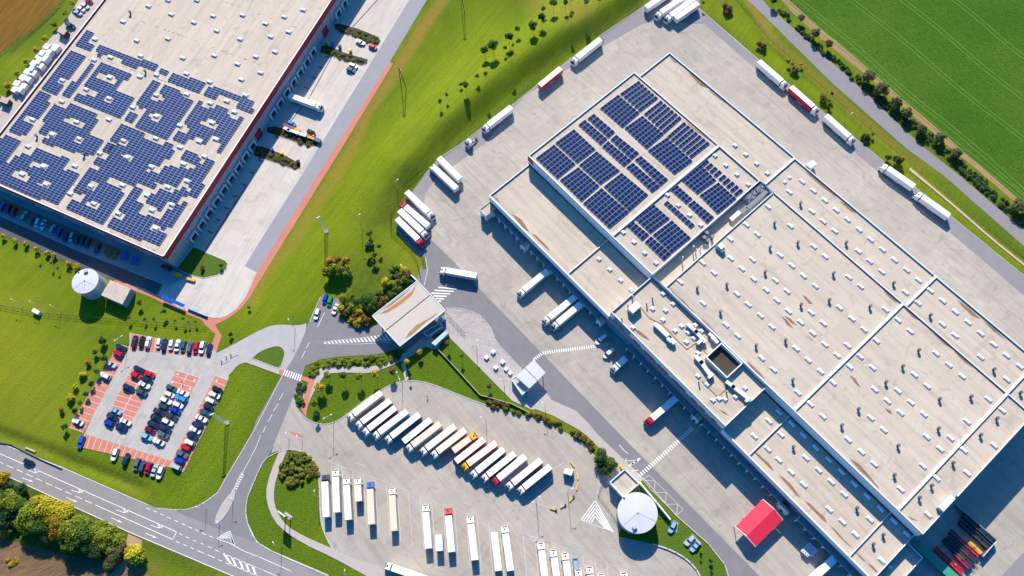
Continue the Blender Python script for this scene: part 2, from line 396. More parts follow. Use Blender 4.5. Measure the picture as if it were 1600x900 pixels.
for pts, w, f in (((y5(-60, -20), y5(20, 10), y5(300, 110), y5(500, 200), y5(800, 310), y5(960, 390)), 2.6, 1.2), ((y5(0, 300), y5(300, 420), y5(560, 520), y5(780, 640)), 7, .9), ((y5(0, 640), y5(400, 740), y5(740, 820)), 14, 1.0), ((y5(900, 700), y5(1100, 800), y5(1300, 900)), 5, .5),
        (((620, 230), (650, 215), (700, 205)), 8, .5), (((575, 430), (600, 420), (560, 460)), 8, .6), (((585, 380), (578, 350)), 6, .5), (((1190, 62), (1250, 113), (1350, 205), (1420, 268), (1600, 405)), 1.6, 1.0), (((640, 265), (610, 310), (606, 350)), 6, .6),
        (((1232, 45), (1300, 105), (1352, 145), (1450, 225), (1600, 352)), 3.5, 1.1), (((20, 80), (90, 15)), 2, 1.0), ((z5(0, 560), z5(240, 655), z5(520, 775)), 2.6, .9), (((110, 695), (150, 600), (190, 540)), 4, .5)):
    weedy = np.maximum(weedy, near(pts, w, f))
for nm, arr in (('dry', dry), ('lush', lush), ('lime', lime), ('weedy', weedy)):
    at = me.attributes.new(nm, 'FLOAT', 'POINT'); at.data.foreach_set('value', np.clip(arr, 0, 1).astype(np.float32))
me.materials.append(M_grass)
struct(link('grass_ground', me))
g = MB(); E_ = 2500
for q in (((-E_, -E_), (E_, -E_), (E_, ya), (-E_, ya)), ((-E_, GY.max()), (E_, GY.max()), (E_, E_), (-E_, E_)),
          ((-E_, ya), (x0, ya), (x0, GY.max()), (-E_, GY.max())), ((GX.max(), ya), (E_, ya), (E_, GY.max()), (GX.max(), GY.max()))):
    g.face([(x, y, 0) for x, y in q], M_grass)
struct(g.build('far_ground'))

LAYER = [0.02]
def ground(name, pts, mat, z=None):
    if z is None: LAYER[0] += .006; z = LAYER[0]
    b = MB(); w = wl(pts)
    ar = sum(w[i][0] * w[(i + 1) % len(w)][1] - w[(i + 1) % len(w)][0] * w[i][1] for i in range(len(w)))
    if ar < 0: w = w[::-1]
    b.face([(x, y, z) for x, y, _ in w], mat)
    return struct(b.build(name))
def smooth(pts, n=3):
    """Chaikin-rounded open polyline"""
    for _ in range(n):
        q = [pts[0]]
        for a, b in zip(pts[:-1], pts[1:]):
            q += [(a[0] * .75 + b[0] * .25, a[1] * .75 + b[1] * .25), (a[0] * .25 + b[0] * .75, a[1] * .25 + b[1] * .75)]
        pts = q + [pts[-1]]
    return pts
def kerb(pts, w=.3, h=.12, z=.02, name='kerb', mat=None):
    b = MB(); b.wallrun(wl(pts), w, z, z + h, mat or M_kerb); return struct(b.build(name))

# ---- fields
ground('crop_field', [(1218, -30), (1235, 8), (1352, 104), (1480, 218), (1590, 308), (1650, 355), (1750, 300), (1750, -80), (1200, -80)], M_crop)
ground('stubble_field', [(-60, -60), (110, -60), (97, 0), (52, 45), (0, 84), (-60, 125)], M_brown)
bare = ground('bare_soil', smooth([(1212, -10), (1232, 14), (1258, 38), (1300, 75), (1352, 116), (1400, 158), (1455, 205), (1480, 228), (1535, 272), (1590, 320), (1594, 313), (1535, 262), (1480, 214), (1400, 146), (1352, 103), (1240, 8), (1222, -14)], 1), surf('bare_earth', (.36, .23, .10), (.27, .17, .08), .95, ((.3, .6), (2, .6))))
tr = MB(); LAYER[0] += .006; M_tram = surf('tramline_crop', (.12, .22, .035), (.075, .17, .018), .95, ((.3, .8), (1.5, .7)))
for a, b in (((1332, 0), (1600, 220)), ((1410, 0), (1600, 155)), ((1250, 0), (1515, 225)), ((1490, 0), (1600, 88)), ((1252, 22), (1600, 312))):
    A, B = Vector(W(*a)), Vector(W(*b)); d = (B - A).normalized(); n = Vector((-d.y, d.x, 0)); A -= d * 60; B += d * 80
    for o in (-.95, .95):
        pts = [A + (B - A) * (i / 60) + n * (o + .5 * math.sin(i * .35) + RN.uniform(-.06, .06)) for i in range(61)]
        tr.strip([tuple(p) for p in pts], .42, LAYER[0], M_tram)
struct(tr.build('tractor_track'))
ground('ploughed_field', [(-80, 800), (-20, 835), (40, 850), (110, 868), (190, 880), (200, 850), (214, 838), (222, 843), (215, 880), (240, 905), (270, 990), (-90, 1000)], M_dirt)
ground('dirt_track', tl(y5, [(800, 635), (890, 678), (870, 760), (790, 830), (740, 905), (700, 960), (600, 960), (700, 880), (770, 800)]), surf('track_soil', (.42, .28, .18), (.33, .22, .14), .95, ((.3, .5), (2, .5))))

# ---- country road beyond the fence
ground('country_road', [(1120, -45), (1142, -60), (1200, 10), (1260, 62), (1355, 147), (1437, 225), (1500, 275), (1600, 360), (1700, 440), (1700, 468), (1600, 385), (1475, 275), (1416, 232), (1300, 130), (1250, 80), (1200, 31), (1168, 0)], M_asphN)

# ---- left warehouse yard
ground('loading_yard', smooth([(520, -120), (640, -120), (700, -60), (666, 0), (505, 260), (405, 428), (386, 468), (366, 490), (342, 498), (316, 494), (282, 482), (210, 452), (190, 440), (225, 452), (150, 425), (250, 400), (380, 200)], 1), M_concL)
ground('service_road', [(706, -60), (668, -60), (639.5, 0), (502, 225), (400, 387), (382.5, 416), (402, 426), (527.5, 225), (609, 97), (667, 0)], surf('service_asphalt', (.32, .31, .325), (.255, .25, .265), .85, ((.04, .4), (.3, .4), (2.5, .4))))
ground('red_footpath', [(609, 97), (527, 225), (402, 425), (393, 445), (383, 466), (370, 482), (355, 493), (338, 498), (318, 495), (282, 482), (255, 466), (210, 449.5), (180, 437), (175, 441), (207, 453), (240, 466), (272, 483), (315, 500), (322, 509), (337, 522), (326, 550), (338, 551), (346.5, 525), (336, 508), (358, 497), (376, 483), (391, 465), (401, 447), (537.5, 226), (614.5, 99.5)], M_red)
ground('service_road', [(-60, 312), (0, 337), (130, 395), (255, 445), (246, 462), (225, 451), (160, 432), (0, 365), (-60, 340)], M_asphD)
ground('parking_strip', [(-60, 262), (0, 292), (255, 402), (280, 420), (290, 436), (262, 446), (130, 396), (0, 338), (-60, 312)], surf('grey_paving', (.36, .36, .37), (.28, .28, .3), .85, ((.3, .4), (2, .4))))
ground('red_footpath', [(-60, 283), (0, 308), (150, 373), (195, 392), (190, 401), (145, 385), (0, 325), (-60, 300)], M_red)
ground('gravel_strip', [(-60, 280), (-60, 225), (0, 160), (30, 140), (70, 70), (105, 30), (135, -20), (220, -60), (240, -60), (160, 60), (60, 200), (0, 300)], M_path)

# ---- access road, junction and highway
ground('highway', [(-80, 655), (0, 691), (100, 731), (200, 775), (245, 794), (275, 797), (400, 846), (425, 862), (512, 900), (620, 950), (600, 990), (500, 960), (360, 900), (200, 832), (0, 740), (-80, 705)], M_road)
ground('access_road', [(504, 460), (530, 467), (532, 497), (550, 509), (575, 511), (600, 505), (650, 440), (664, 402), (674, 375), (712, 412), (747, 450), (800, 504), (965, 675), (1186, 900), (1250, 965), (1200, 965), (1136, 900), (1132, 882), (1107, 850), (1057, 806), (1005, 747), (930, 675), (920, 662), (900, 642), (862, 625), (845, 600), (815, 575), (800, 560), (775, 535), (767, 512), (750, 492), (722, 482), (697, 482), (670, 520), (640, 548), (617, 545), (600, 552), (575, 555), (537, 557), (500, 562), (477, 572), (471, 592), (450, 640), (436, 675), (425, 702), (400, 745), (387, 775), (384, 795), (386, 817), (400, 847), (340, 826), (275, 799), (295, 796), (317, 787), (340, 770), (355, 742), (395, 675), (400, 657), (441, 586), (447, 577), (460, 555), (482, 505), (490, 495)], M_asph)
ground('car_park_road', smooth([(338, 552), (362, 540), (400, 519), (420, 510), (437, 507), (467, 509), (483, 504), (462, 555), (441, 586), (400, 571), (385, 566), (372, 570), (362, 582), (345, 600), (320, 640), (300, 560)], 1), surf('lane_concrete', (.44, .41, .39), (.36, .34, .33), .85, ((.05, .5), (.4, .4), (3, .3))))
ground('car_park', [(203, 520), (334, 546), (339, 552), (358, 590), (354, 600), (317, 678), (286, 738), (266, 730), (128, 696), (133, 676), (186, 560), (203, 540)], M_park)
R_ = lambda *p: ground('red_bay', list(p), M_red, .13 + .001 * len(p))
LAYER[0] = .125
ground('red_bay', [(204, 521), (333, 546), (328, 559), (203, 547)], M_red)
ground('red_bay', [(186, 538), (203, 543), (131, 676), (108, 668)], M_red)
ground('red_bay', [(209, 571), (246, 583), (197, 676), (160, 664)], M_red)
ground('red_bay', [(276, 579), (311, 590), (256, 695), (220, 683)], M_red)
ground('red_bay', [(337, 587), (356, 594), (289, 735), (267, 724)], M_red)
ground('red_bay', [(133, 678), (270, 721), (264, 730), (126, 699)], M_red)
LAYER[0] = .14
g_ = surf('lawn', (.09, .155, .007), (.06, .11, .006), .9, ((.1, .5), (.8, .5), (4, .6)), bump=.8)
ground('lawn_island', smooth([(394, 560), (403, 551), (415, 545), (430, 540), (441, 542), (446, 551), (442, 565), (437, 577), (415, 568), (394, 560)], 2), g_)
kerb(smooth([(394, 560), (403, 551), (415, 545), (430, 540), (441, 542), (446, 551), (442, 565), (437, 577), (415, 568), (394, 560)], 2), z=.1)

# ---- truck park
LAYER[0] = .125
PARK = [(471, 591), (463, 612), (466, 640), (477, 653), (492, 661), (510, 664), (530, 657), (545, 645), (570, 625), (595, 610), (612, 600), (632, 595), (652, 595), (675, 600), (700, 610), (750, 630), (800, 647), (845, 657), (872, 671), (900, 686), (922, 702), (935, 725), (937, 740), (945, 735), (966, 729), (1000, 752), (966, 838), (1020, 850), (1050, 860), (1075, 875), (1092, 895), (1105, 930), (1150, 990), (640, 990), (587, 905), (550, 880), (520, 860), (505, 830), (500, 805), (499, 750), (495, 730), (485, 712), (467, 704), (450, 702), (437, 704), (424, 708), (428, 694), (436, 675), (450, 640)]
ground('truck_park', PARK, M_conc)
ground('block_paving', [(697, 482), (722, 482), (750, 492), (767, 512), (775, 535), (800, 560), (815, 575), (822, 585), (800, 622), (705, 525), (690, 512)], M_apron)
ground('lane_path', [(822, 585), (845, 600), (862, 625), (900, 642), (920, 662), (932, 677), (1006, 748), (1000, 754), (966, 730), (917, 681), (905, 672), (865, 650), (830, 637), (800, 622)], M_path)
ground('lane_path', [(700, 520), (712, 524), (806, 617), (836, 640), (830, 640), (800, 626), (703, 528)], M_path)
YARD = [(674, 375), (712, 412), (747, 450), (800, 504), (965, 675), (1186, 900), (1260, 975), (1800, 1100), (1800, 640), (1600, 462), (1586, 450), (1320, 225), (1200, 124), (1100, 38), (1075, 37), (1040, 33), (1005, 37), (944, 72), (820, 150), (757, 225), (722, 250), (680, 280), (665, 302), (660, 340)]
ground('warehouse_yard', YARD, M_conc)
ground('yard_border', [(674, 375), (660, 340), (665, 302), (680, 280), (722, 250), (757, 225), (820, 150), (944, 72), (1005, 37), (1040, 33), (1075, 37), (1100, 38), (1200, 124), (1320, 225), (1586, 450), (1600, 462), (1800, 640), (1800, 600), (1600, 431), (1347, 225), (1187, 95), (1100, 22), (1088, 10), (1110, -20), (1060, -40), (1006, 10), (940, 54), (800, 164), (720, 225), (672, 256), (645, 284), (634, 305), (622, 332), (620, 360), (655, 400), (663, 402)], M_asphN)
ground('yard_lane', [(1560, 905), (1600, 862), (1650, 800), (1700, 840), (1620, 960), (1560, 960), (1520, 950)], M_asphN)
ground('parking_path', smooth([(437, 704), (422, 740), (415, 770), (421, 800), (437, 825), (475, 850), (520, 871), (560, 893), (600, 915), (600, 885), (560, 876), (522, 858), (475, 838), (447, 821), (432, 799), (427, 775), (432, 745), (449, 703)], 1), M_path)
ground('garden_path', smooth([(477, 650), (482, 630), (497, 600), (510, 584), (540, 582), (580, 584), (610, 572), (640, 560), (662, 540), (680, 548), (690, 542), (668, 520), (640, 545), (617, 562), (600, 570), (570, 574), (530, 572), (505, 572), (492, 585), (478, 610), (468, 590)], 1), M_path)
ground('garden_path', [(627, 568), (633, 566), (639, 593), (633, 595)], M_path)
ground('garden_path', [(382, 566), (400, 564), (441, 579), (440, 587), (400, 572)], M_path)
ground('red_crossing', tl(y6, [(205, -8), (300, 22), (296, 34), (262, 28), (215, 8)]), M_red, .16)
ground('red_crossing', [(437, 577), (445, 578), (441, 588), (435, 585)], M_red)
ground('red_crossing', [(471, 588), (492, 592), (484, 620), (478, 652), (471, 640), (475, 620), (482, 598), (469, 593)], M_red)
ground('kerb_path', smooth([(1422, 262), (1455, 290), (1500, 328), (1550, 372), (1600, 412), (1660, 460), (1660, 464), (1600, 416), (1550, 376), (1500, 332), (1455, 294), (1420, 266)], 1), surf('drain_concrete', (.52, .40, .31), (.4, .3, .24), .9, ((.4, .5),)))
kerb([(1088, 10), (1187, 95), (1347, 225), (1600, 431), (1700, 515)])
kerb([(1006, 10), (940, 54), (800, 164), (720, 225), (672, 256), (645, 284), (634, 305), (622, 332), (620, 360), (655, 400), (665, 402), (668, 422), (663, 446)])
kerb(smooth([(540, 650), (570, 625), (595, 610), (612, 600), (632, 595), (652, 595), (675, 600), (700, 610), (750, 630), (800, 647), (845, 657), (872, 671), (900, 686), (922, 702), (935, 725), (937, 757), (932, 780)], 1), z=.14)
kerb(smooth([(466, 640), (477, 653), (492, 661), (510, 664), (530, 657), (545, 645)], 2), z=.14)
kerb(smooth([(520, 860), (505, 830), (500, 805), (499, 750), (495, 730), (485, 712), (467, 704), (450, 702), (435, 706), (412, 718), (400, 746), (387, 775), (384, 795), (386, 817), (400, 847), (425, 862), (512, 900)], 1), z=.14)
kerb(smooth([(340, 770), (317, 787), (295, 796), (275, 797), (245, 794)], 2), z=.03)
kerb(smooth([(1020, 850), (1050, 860), (1075, 875), (1092, 895), (1105, 930)], 1), w=.5, h=.5, z=.14)
kerb([(1005, 747), (1057, 806), (1107, 850), (1132, 882), (1140, 905)], z=.14)
kerb(smooth([(697, 482), (722, 482), (750, 492), (767, 512), (775, 535), (800, 560)], 1), z=.14)
kerb([(501, 464), (484, 503)], z=.04)
# grass parts that lie on the paving
def lawn(pts, z=.15, name='lawn'): return ground(name, pts, g_, z)
lawn([(303, 386), (330, 398), (352, 407), (356, 412), (354, 421), (340, 430), (318, 435), (304, 432), (276, 421)], .16)
kerb([(303, 386), (330, 398), (352, 407), (356, 412), (354, 421), (340, 430), (318, 435), (304, 432), (276, 421)], z=.06)
lawn([(1003, 754), (1010, 757), (1050, 808), (1043, 812), (1028, 810), (1000, 765)], .17)
lawn(smooth([(1028, 812), (1050, 808), (1107, 856), (1130, 886), (1136, 905), (1150, 960), (1120, 960), (1092, 895), (1075, 875), (1050, 860), (1021, 850), (1028, 835), (1028, 812)], 1), .17)
ground('bay_paving', tl(y7, [(1125, 640), (1180, 690), (1130, 750), (1068, 690)]), M_path, .18)
ground('bay_paving', tl(y7, [(1000, 560), (1040, 565), (1030, 625), (975, 635)]), M_path, .18)
lawn([(657, 399), (664, 402), (667, 420), (661, 421)], .17)
for pts in ([(522, 38), (530, 37), (560, 45), (592, 58), (595, 64), (590, 72), (575, 68), (545, 54), (524, 47)],
            [(502, 72), (510, 70), (540, 83), (575, 93), (574, 100), (565, 103), (540, 96), (500, 82)],
            [(418, 199), (430, 197), (460, 206), (497, 222), (496, 229), (480, 229), (450, 218), (417, 207)],
            [(400, 228), (410, 229), (440, 240), (470, 256), (470, 263), (462, 266), (440, 258), (396, 243)]):
    ground('planting_bed', pts, M_soil, .17); kerb(pts + pts[:1], w=.2, z=.06)
ground('traffic_island', tl(y5, [(1345, 570), (1352, 530), (1385, 460), (1430, 400), (1462, 368), (1470, 372), (1460, 420), (1425, 490), (1385, 545), (1352, 572)]), M_path, .26)
b = MB(); b.prism([W2(*p) for p in tl(y5, [(1343, 573), (1350, 530), (1383, 458), (1428, 397), (1464, 365), (1474, 372), (1463, 422), (1428, 493), (1388, 549), (1353, 576)])], .03, .25, M_kerb); struct(b.build('kerb'))

# ------------------------------------------------------------------ road markings
mk = MB(); ZM = .19
def dash(pairs, w=.22, z=ZM, mat=None):
    for a, b in pairs: mk.strip(wl([a, b]), w, z, mat or M_white)
def quadm(p, z=ZM, mat=None):
    w = wl(p, z)
    if sum(w[i][0] * w[(i + 1) % len(w)][1] - w[(i + 1) % len(w)][0] * w[i][1] for i in range(len(w))) < 0: w = w[::-1]
    mk.face(w, mat or M_white)
f = y5
dash([(f(-40, 118), f(1060, 605)), (f(1060, 605), f(1105, 626)), (f(1105, 626), f(1080, 672)), (f(598, 457), f(1080, 672))], .28)
dash([(f(*a), f(*b)) for a, b in (((0, 188), (22, 198)), ((42, 208), (85, 228)), ((105, 235), (145, 253)), ((165, 262), (207, 282)), ((225, 290), (265, 307)), ((287, 318), (328, 336)), ((346, 345), (390, 364)), ((408, 373), (450, 391)), ((470, 400), (515, 420)), ((532, 428), (576, 447)),
     ((1120, 635), (1142, 645)), ((1162, 655), (1185, 665)), ((1205, 675), (1230, 685)), ((1255, 695), (1275, 704)), ((1298, 715), (1325, 727)), ((1345, 737), (1370, 748)),
     ((1100, 683), (1125, 694)), ((1147, 703), (1170, 714)), ((1190, 722), (1215, 733)), ((1235, 741), (1278, 760)), ((1300, 768), (1345, 788)), ((1365, 798), (1390, 808)), ((1410, 818), (1435, 828)),
     ((915, 475), (942, 487)), ((960, 493), (983, 502)), ((1003, 512), (1026, 522)), ((1046, 532), (1070, 543)), ((1092, 552), (1115, 563)), ((1135, 572), (1160, 583)), ((1178, 592), (1203, 603)), ((1220, 610), (1245, 622)), ((1265, 632), (1290, 643)), ((1310, 650), (1335, 660)))], .26)
def arrow(a, b, turn):
    A, B = Vector(W(*a)), Vector(W(*b)); d = (B - A).normalized(); n = Vector((-d.y, d.x, 0)); L = (B - A).length
    q = lambda s, t: tuple((A + d * s + n * t)[:2]) + (ZM,)
    if turn:
        mk.face([q(0, -.12), q(L * .7, -.12), q(L * .7, .12), q(0, .12)], M_white)
        mk.face([q(L * .62, .12), q(L * .8, .12), q(L * .8, .8 * turn + .1), q(L * .62, .8 * turn + .1)][::1 if turn > 0 else -1], M_white)
        mk.face([q(L * .45, .8 * turn), q(L, .5 * turn), q(L * .75, 1.5 * turn)][::1 if turn > 0 else -1], M_white)
    else:
        mk.face([q(0, -.13), q(L * .65, -.13), q(L * .65, .13), q(0, .13)], M_white)
        mk.face([q(L * .6, -.45), q(L, 0), q(L * .6, .45)], M_white)
for a, b in (((178, 240), (242, 264)), ((448, 363), (518, 390)), ((728, 487), (800, 514)), ((943, 583), (1014, 610))): arrow(f(*a), f(*b), 1)
for a, b in (((140, 287), (212, 314)), ((416, 409), (487, 440)), ((696, 536), (767, 568)), ((911, 633), (985, 665))): arrow(f(*a), f(*b), 0)
dash([(f(1393, 757), f(1650, 868)), (f(1393, 757), f(1437, 826)), (f(1437, 826), f(1650, 918))], .25)
for a, b in (((1408, 763), (1447, 832)), ((1450, 782), (1480, 846)), ((1498, 802), (1522, 862)), ((1538, 820), (1560, 880)), ((1580, 838), (1600, 898))): dash([(f(*a), f(*b))], .7)
for k in range(4):
    t = k / 4
    P0, P1, P2 = (1355 + 70 * t, 668 - 3 * t), (1437, 618 + 52 * t), (1466 - 14 * t, 706 - 12 * t)
    dash([(f(*P0), f(*P1)), (f(*P1), f(*P2))], .35)
dash([(f(1355, 668), f(1440, 697)), (f(1440, 697), f(1520, 742)), (f(1520, 742), f(1620, 783))], .25)
LZ = [f(1520, 255), f(1470, 362)]
dash([(f(1523, 250), f(1462, 366)), (f(1513, 250), f(1440, 395))], .18)
for k in range(7):
    t = k / 7; dash([((f(1508 - 52 * t, 262 + 100 * t)), f(1524 - 48 * t, 272 + 100 * t))], .45)
dash([(f(1520, 250), f(1562, 172)), (f(1562, 172), f(1600, 98)), (f(1600, 98), y6(30, 20))], .2)
f = y2
dash([(f(*a), f(*b)) for a, b in (((60, 865), (45, 905)), ((102, 790), (78, 838)), ((140, 722), (110, 772)), ((172, 655), (146, 702)), ((337, 338), (313, 378)), ((308, 395), (285, 440)), ((430, 155), (385, 245)))], .22)
for k in range(8):
    t = k / 7.6; a0, a1, b0, b1 = (180, 508), (290, 545), (164, 544), (276, 584)
    p = lambda t: (a0[0] + (a1[0] - a0[0]) * t, a0[1] + (a1[1] - a0[1]) * t); q = lambda t: (b0[0] + (b1[0] - b0[0]) * t, b0[1] + (b1[1] - b0[1]) * t)
    quadm([f(*p(t)), f(*p(t + .072)), f(*q(t + .072)), f(*q(t))])
for k in range(19):          # tapering hatch before the gate
    t = k / 18; x = 425 + 400 * t; y = 343 - 40 * t; hh = 8 + 24 * t
    quadm([f(x, y - hh * .5), f(x + 9, y - hh * .5), f(x + 17 + 26 * t, y + hh * .8), f(x + 6 + 20 * t, y + hh * .8)])
dash([(f(420, 350), f(640, 352)), (f(640, 352), f(850, 340)), (f(420, 338), f(700, 308))], .15)
f = T(540, 380, 6.6667)
dash([(f(*a), f(*b)) for a, b in (((965, 462), (1158, 478)), ((925, 492), (1125, 505)), ((893, 522), (1090, 530)), ((915, 550), (1055, 556)), ((940, 577), (1025, 583)), ((962, 602), (995, 607)))], .6)
dash([(f(1010, 425), f(1120, 440)), (f(990, 443), f(1140, 455))], .12)
f = y3
def xing(p, q, n, w=1.3):
    A, B = Vector(W(*p)), Vector(W(*q)); d = (B - A).normalized(); nn = Vector((-d.y, d.x, 0)); L = (B - A).length / n
    for k in range(n):
        s = A + d * (k * L)
        c = [s - nn * w / 2, s + d * L * .5 - nn * w / 2, s + d * L * .5 + nn * w / 2, s + nn * w / 2]
        mk.face([(v.x, v.y, ZM) for v in c], M_white)
xing(f(135, 450), f(190, 408), 5); xing(f(192, 407), f(605, 354), 29)
xing(y7(795, 276), f(1132, 874), 27, 1.6)
f = y7
Zg = [(820, 300), (855, 270), (895, 308), (885, 378), (820, 302), (895, 308), (966, 378), (958, 450), (888, 380), (966, 378), (1035, 452), (1028, 520), (960, 452), (1035, 452), (1070, 485), (1028, 522)]
dash([(f(*a), f(*b)) for a, b in zip(Zg[:-1], Zg[1:])], .2, mat=M_line)
dash([(f(672, 82), f(692, 108)), (f(692, 108), f(726, 138)), (f(705, 184), f(760, 178)), (f(705, 184), f(716, 170)), (f(790, 238), f(750, 244))], .25)
for k in range(3): quadm([f(722 + 22 * k, 214 - 14 * k), f(734 + 22 * k, 222 - 14 * k), f(762 + 22 * k, 196 - 14 * k), f(750 + 22 * k, 186 - 14 * k)], mat=M_line)
for k in range(5):           # chevrons by the tank
    t = k / 5; P0, P1, P2 = (432 + 80 * t, 550 + 20 * t), (520 - 2 * t, 430 + 120 * t), (632 - 55 * t, 626 - 18 * t)
    dash([(f(*P0), f(*P1)), (f(*P1), f(*P2))], .4)
dash([(f(430, 550), f(635, 628))], .2)
dash([(f(40, 410), f(215, 262)), (f(240, 245), f(325, 190)), (f(55, 415), f(250, 478)), (f(165, 415), f(195, 432)), (f(368, 688), f(440, 716)), (f(40, 628), f(240, 695))], .2, mat=M_line)
f = y6                      # bay lines of the truck park
tops = [(470, 190), (537, 215), (605, 240), (672, 265), (742, 290), (813, 315), (880, 345), (953, 372), (1025, 400), (1097, 432), (1168, 460), (1240, 480), (1311, 508), (1382, 535), (1453, 560), (1524, 585)]
for i, (x, y) in enumerate(tops):
    dash([(f(x, y), f(x + 24 + .3 * i, y + 340))], .16, mat=M_line)
for (a, b) in zip(tops[:-1], tops[1:]): dash([(f(*a), f(*b))], .16, mat=M_line)
dash([(f(447, 185), f(470, 190)), (f(622, 193), (f(690, 218))), (f(1284, 436), f(1355, 463)), (f(1125, 845), f(1192, 870))], .2, mat=M_line)
f = y7
for i in range(11):
    x, y = 68 + 75 * i, 632 + 27 * i
    dash([(f(x, y), f(x + 30, y + 330))], .16, mat=M_line)
    dash([(f(x, y), f(x + 75, y + 27))], .16, mat=M_line)
for k in range(14):          # diagonal bays
    a = (560 + 18.5 * k, 692 + 8 * k)
    dash([((a[0] - 2, a[1] + 2), (a[0] + 62, a[1] - 42))], .14, mat=M_line)
for (a, b), (c, d), n in ((((186, 538), (108, 668)), ((203, 543), (131, 676)), 15), (((209, 571), (160, 664)), ((246, 583), (197, 676)), 12), (((276, 579), (220, 683)), ((311, 590), (256, 695)), 13), (((337, 587), (267, 724)), ((356, 594), (289, 735)), 16), (((133, 678), (270, 721)), ((126, 699), (264, 730)), 15), (((204, 521), (333, 546)), ((203, 547), (328, 559)), 13)):
    for k in range(n + 1):
        t = k / n; dash([((a[0] + (b[0] - a[0]) * t, a[1] + (b[1] - a[1]) * t), (c[0] + (d[0] - c[0]) * t, c[1] + (d[1] - c[1]) * t))], .14)
dash([((227.5, 577), (178.5, 670)), ((293.5, 584.5), (238, 689))], .2)
for p in ((277.5, 584.5), (269.5, 597), (304, 594), (297, 607.5), (338.5, 594.5)):   # wheelchair bays
    w = W(*p); mk.box((w[0], w[1], ZM - .01), (.9, .3, .02), .5, M_white); mk.box((w[0] + .2, w[1] - .3, ZM - .01), (.5, .3, .02), 1.2, M_white)
dash([((-60, 664), (0, 692)), ((0, 692), (100, 731.5)), ((100, 731.5), (200, 775.5)), ((200, 775.5), (232, 789))], .2)
dash([((-60, 712), (0, 738.5)), ((0, 738.5), (200, 830.5)), ((200, 830.5), (362, 899)), ((362, 899), (520, 968))], .25)
dash([((317, 787), (340, 770)), ((340, 770), (357, 740)), ((357, 740), (396, 675)), ((396, 675), (442, 586))], .18)
dash([((400, 747), (387, 777)), ((384, 797), (387, 817)), ((387, 817), (401, 847)), ((401, 847), (425, 861)), ((425, 861), (514, 899)), ((387, 777), (384, 797))], .18)
dash([((400, 845 + 23), (455, 892.5)), ((400, 886), (432, 900))], .25)
dash([((245, 461), (253, 446)), ((747, 450), (712, 412)), ((749, 448), (714, 410))], .15, mat=M_line)
dash([((772, 357), (1124, 710)), ((1124, 710), (1300, 892)), ((764, 352), (745, 330)), ((745, 330), (770, 312))], .12, mat=M_line)
M_seam = surf('drain_slot', (.12, .115, .12), (.08, .08, .09), .9, ((1, .5),))
for a, d in ((z5(1545, 255), z5(1290, 655)), (z2(760, 0), z2(590, 185)), (z2(480, 345), z2(340, 600)), (z2(335, 610), z2(215, 760))): mk.strip(wl([a, d]), .3, ZM, M_seam)
for k in range(9):
    a = z5(1300 + 52 * k, 545 - 74 * k); mk.strip(wl([a, (a[0] + 7, a[1] + 2.5)]), .5, ZM, M_seam)
for k in range(7):
    a = z2(300 + 46 * k, 545 - 64 * k)
    if k < 4: mk.strip(wl([a, (a[0] + 7, a[1] + 2.5)]), .5, ZM, M_seam)
struct(mk.build('road_marking'))

# ================================================================== BIG WAREHOUSE
RO = np.array(W2(764.2, 305.5, 11)); RA = np.array([math.cos(A_R), math.sin(A_R)]); RB = np.array([-math.sin(A_R), math.cos(A_R)])
def U(u, v): p = RO + RA * u + RB * v; return (float(p[0]), float(p[1]))
def U3(u, v, z): return (*U(u, v), z)
def rect(u0, v0, u1, v1): return [U(u0, v0), U(u1, v0), U(u1, v1), U(u0, v1)]
M_parap = surf('parapet_inner', (.42, .42, .46), (.34, .34, .38), .7, ((.5, .4),))
PT = .35                                  # parapet thickness
def block(parent, u0, v0, u1, v1, roofz, top, wall, roof, roofname='roof'):
    """one roof level: walls up to the parapet, roof sheet inside, coping on top"""
    b = MB()
    for (a, c) in (((u0, v0), (u1, v0)), ((u1, v0), (u1, v1)), ((u1, v1), (u0, v1)), ((u0, v1), (u0, v0))):
        b.face([U3(*a, 0), U3(*c, 0), U3(*c, top), U3(*a, top)], wall)
    b.build('wall', parent)
    b = MB(); b.face([U3(u0 + PT, v0 + PT, roofz), U3(u1 - PT, v0 + PT, roofz), U3(u1 - PT, v1 - PT, roofz), U3(u0 + PT, v1 - PT, roofz)], roof)
    b.build(roofname, parent)
def parapet(b, u0, v0, u1, v1, roofz, top, t=PT, mat=None, cop=None):
    horiz = abs(u1 - u0) >= abs(v1 - v0)
    c = U3((u0 + u1) / 2, (v0 + v1) / 2, roofz)
    b.box(c, (abs(u1 - u0) if horiz else abs(v1 - v0), t, top - roofz), A_R if horiz else A_R + math.pi / 2, mat or M_parap, cop or M_wallW)
bw = thing('warehouse', 'vast beige flat-roofed warehouse with white parapets, dock canopies and solar panels on one end', 'warehouse', U3(0, 0, 0))
TOPH, RZ = 17.0, 16.35
block(bw, 0, 0, 203.7, 22.7, 10.3, 11, M_wallG, M_roof)
block(bw, 72.8, .25, 133.2, 22.75, 14.7, 15.6, M_wallW, M_roof)
block(bw, -.5, 22.7, 50, 85.1, RZ, TOPH, M_wallW, M_roof)
block(bw, 50, 22.7, 72.9, 85.1, 16.2, TOPH - .02, M_wallW, M_roof)
block(bw, 72.9, 22.72, 79.9, 85.1, 13.6, TOPH - .04, M_wallW, M_roof)
block(bw, 79.9, 22.7, 204, 85.12, RZ, TOPH, M_wallW, M_roof)
block(bw, 2.6, 85.1, 75.2, 103.9, 16.2, 16.9, M_wallW, M_roof)
block(bw, 75.2, 85.1, 204, 103.5, RZ, TOPH + .02, M_wallW, M_roof)
bb = MB(); p = parapet
h = PT / 2
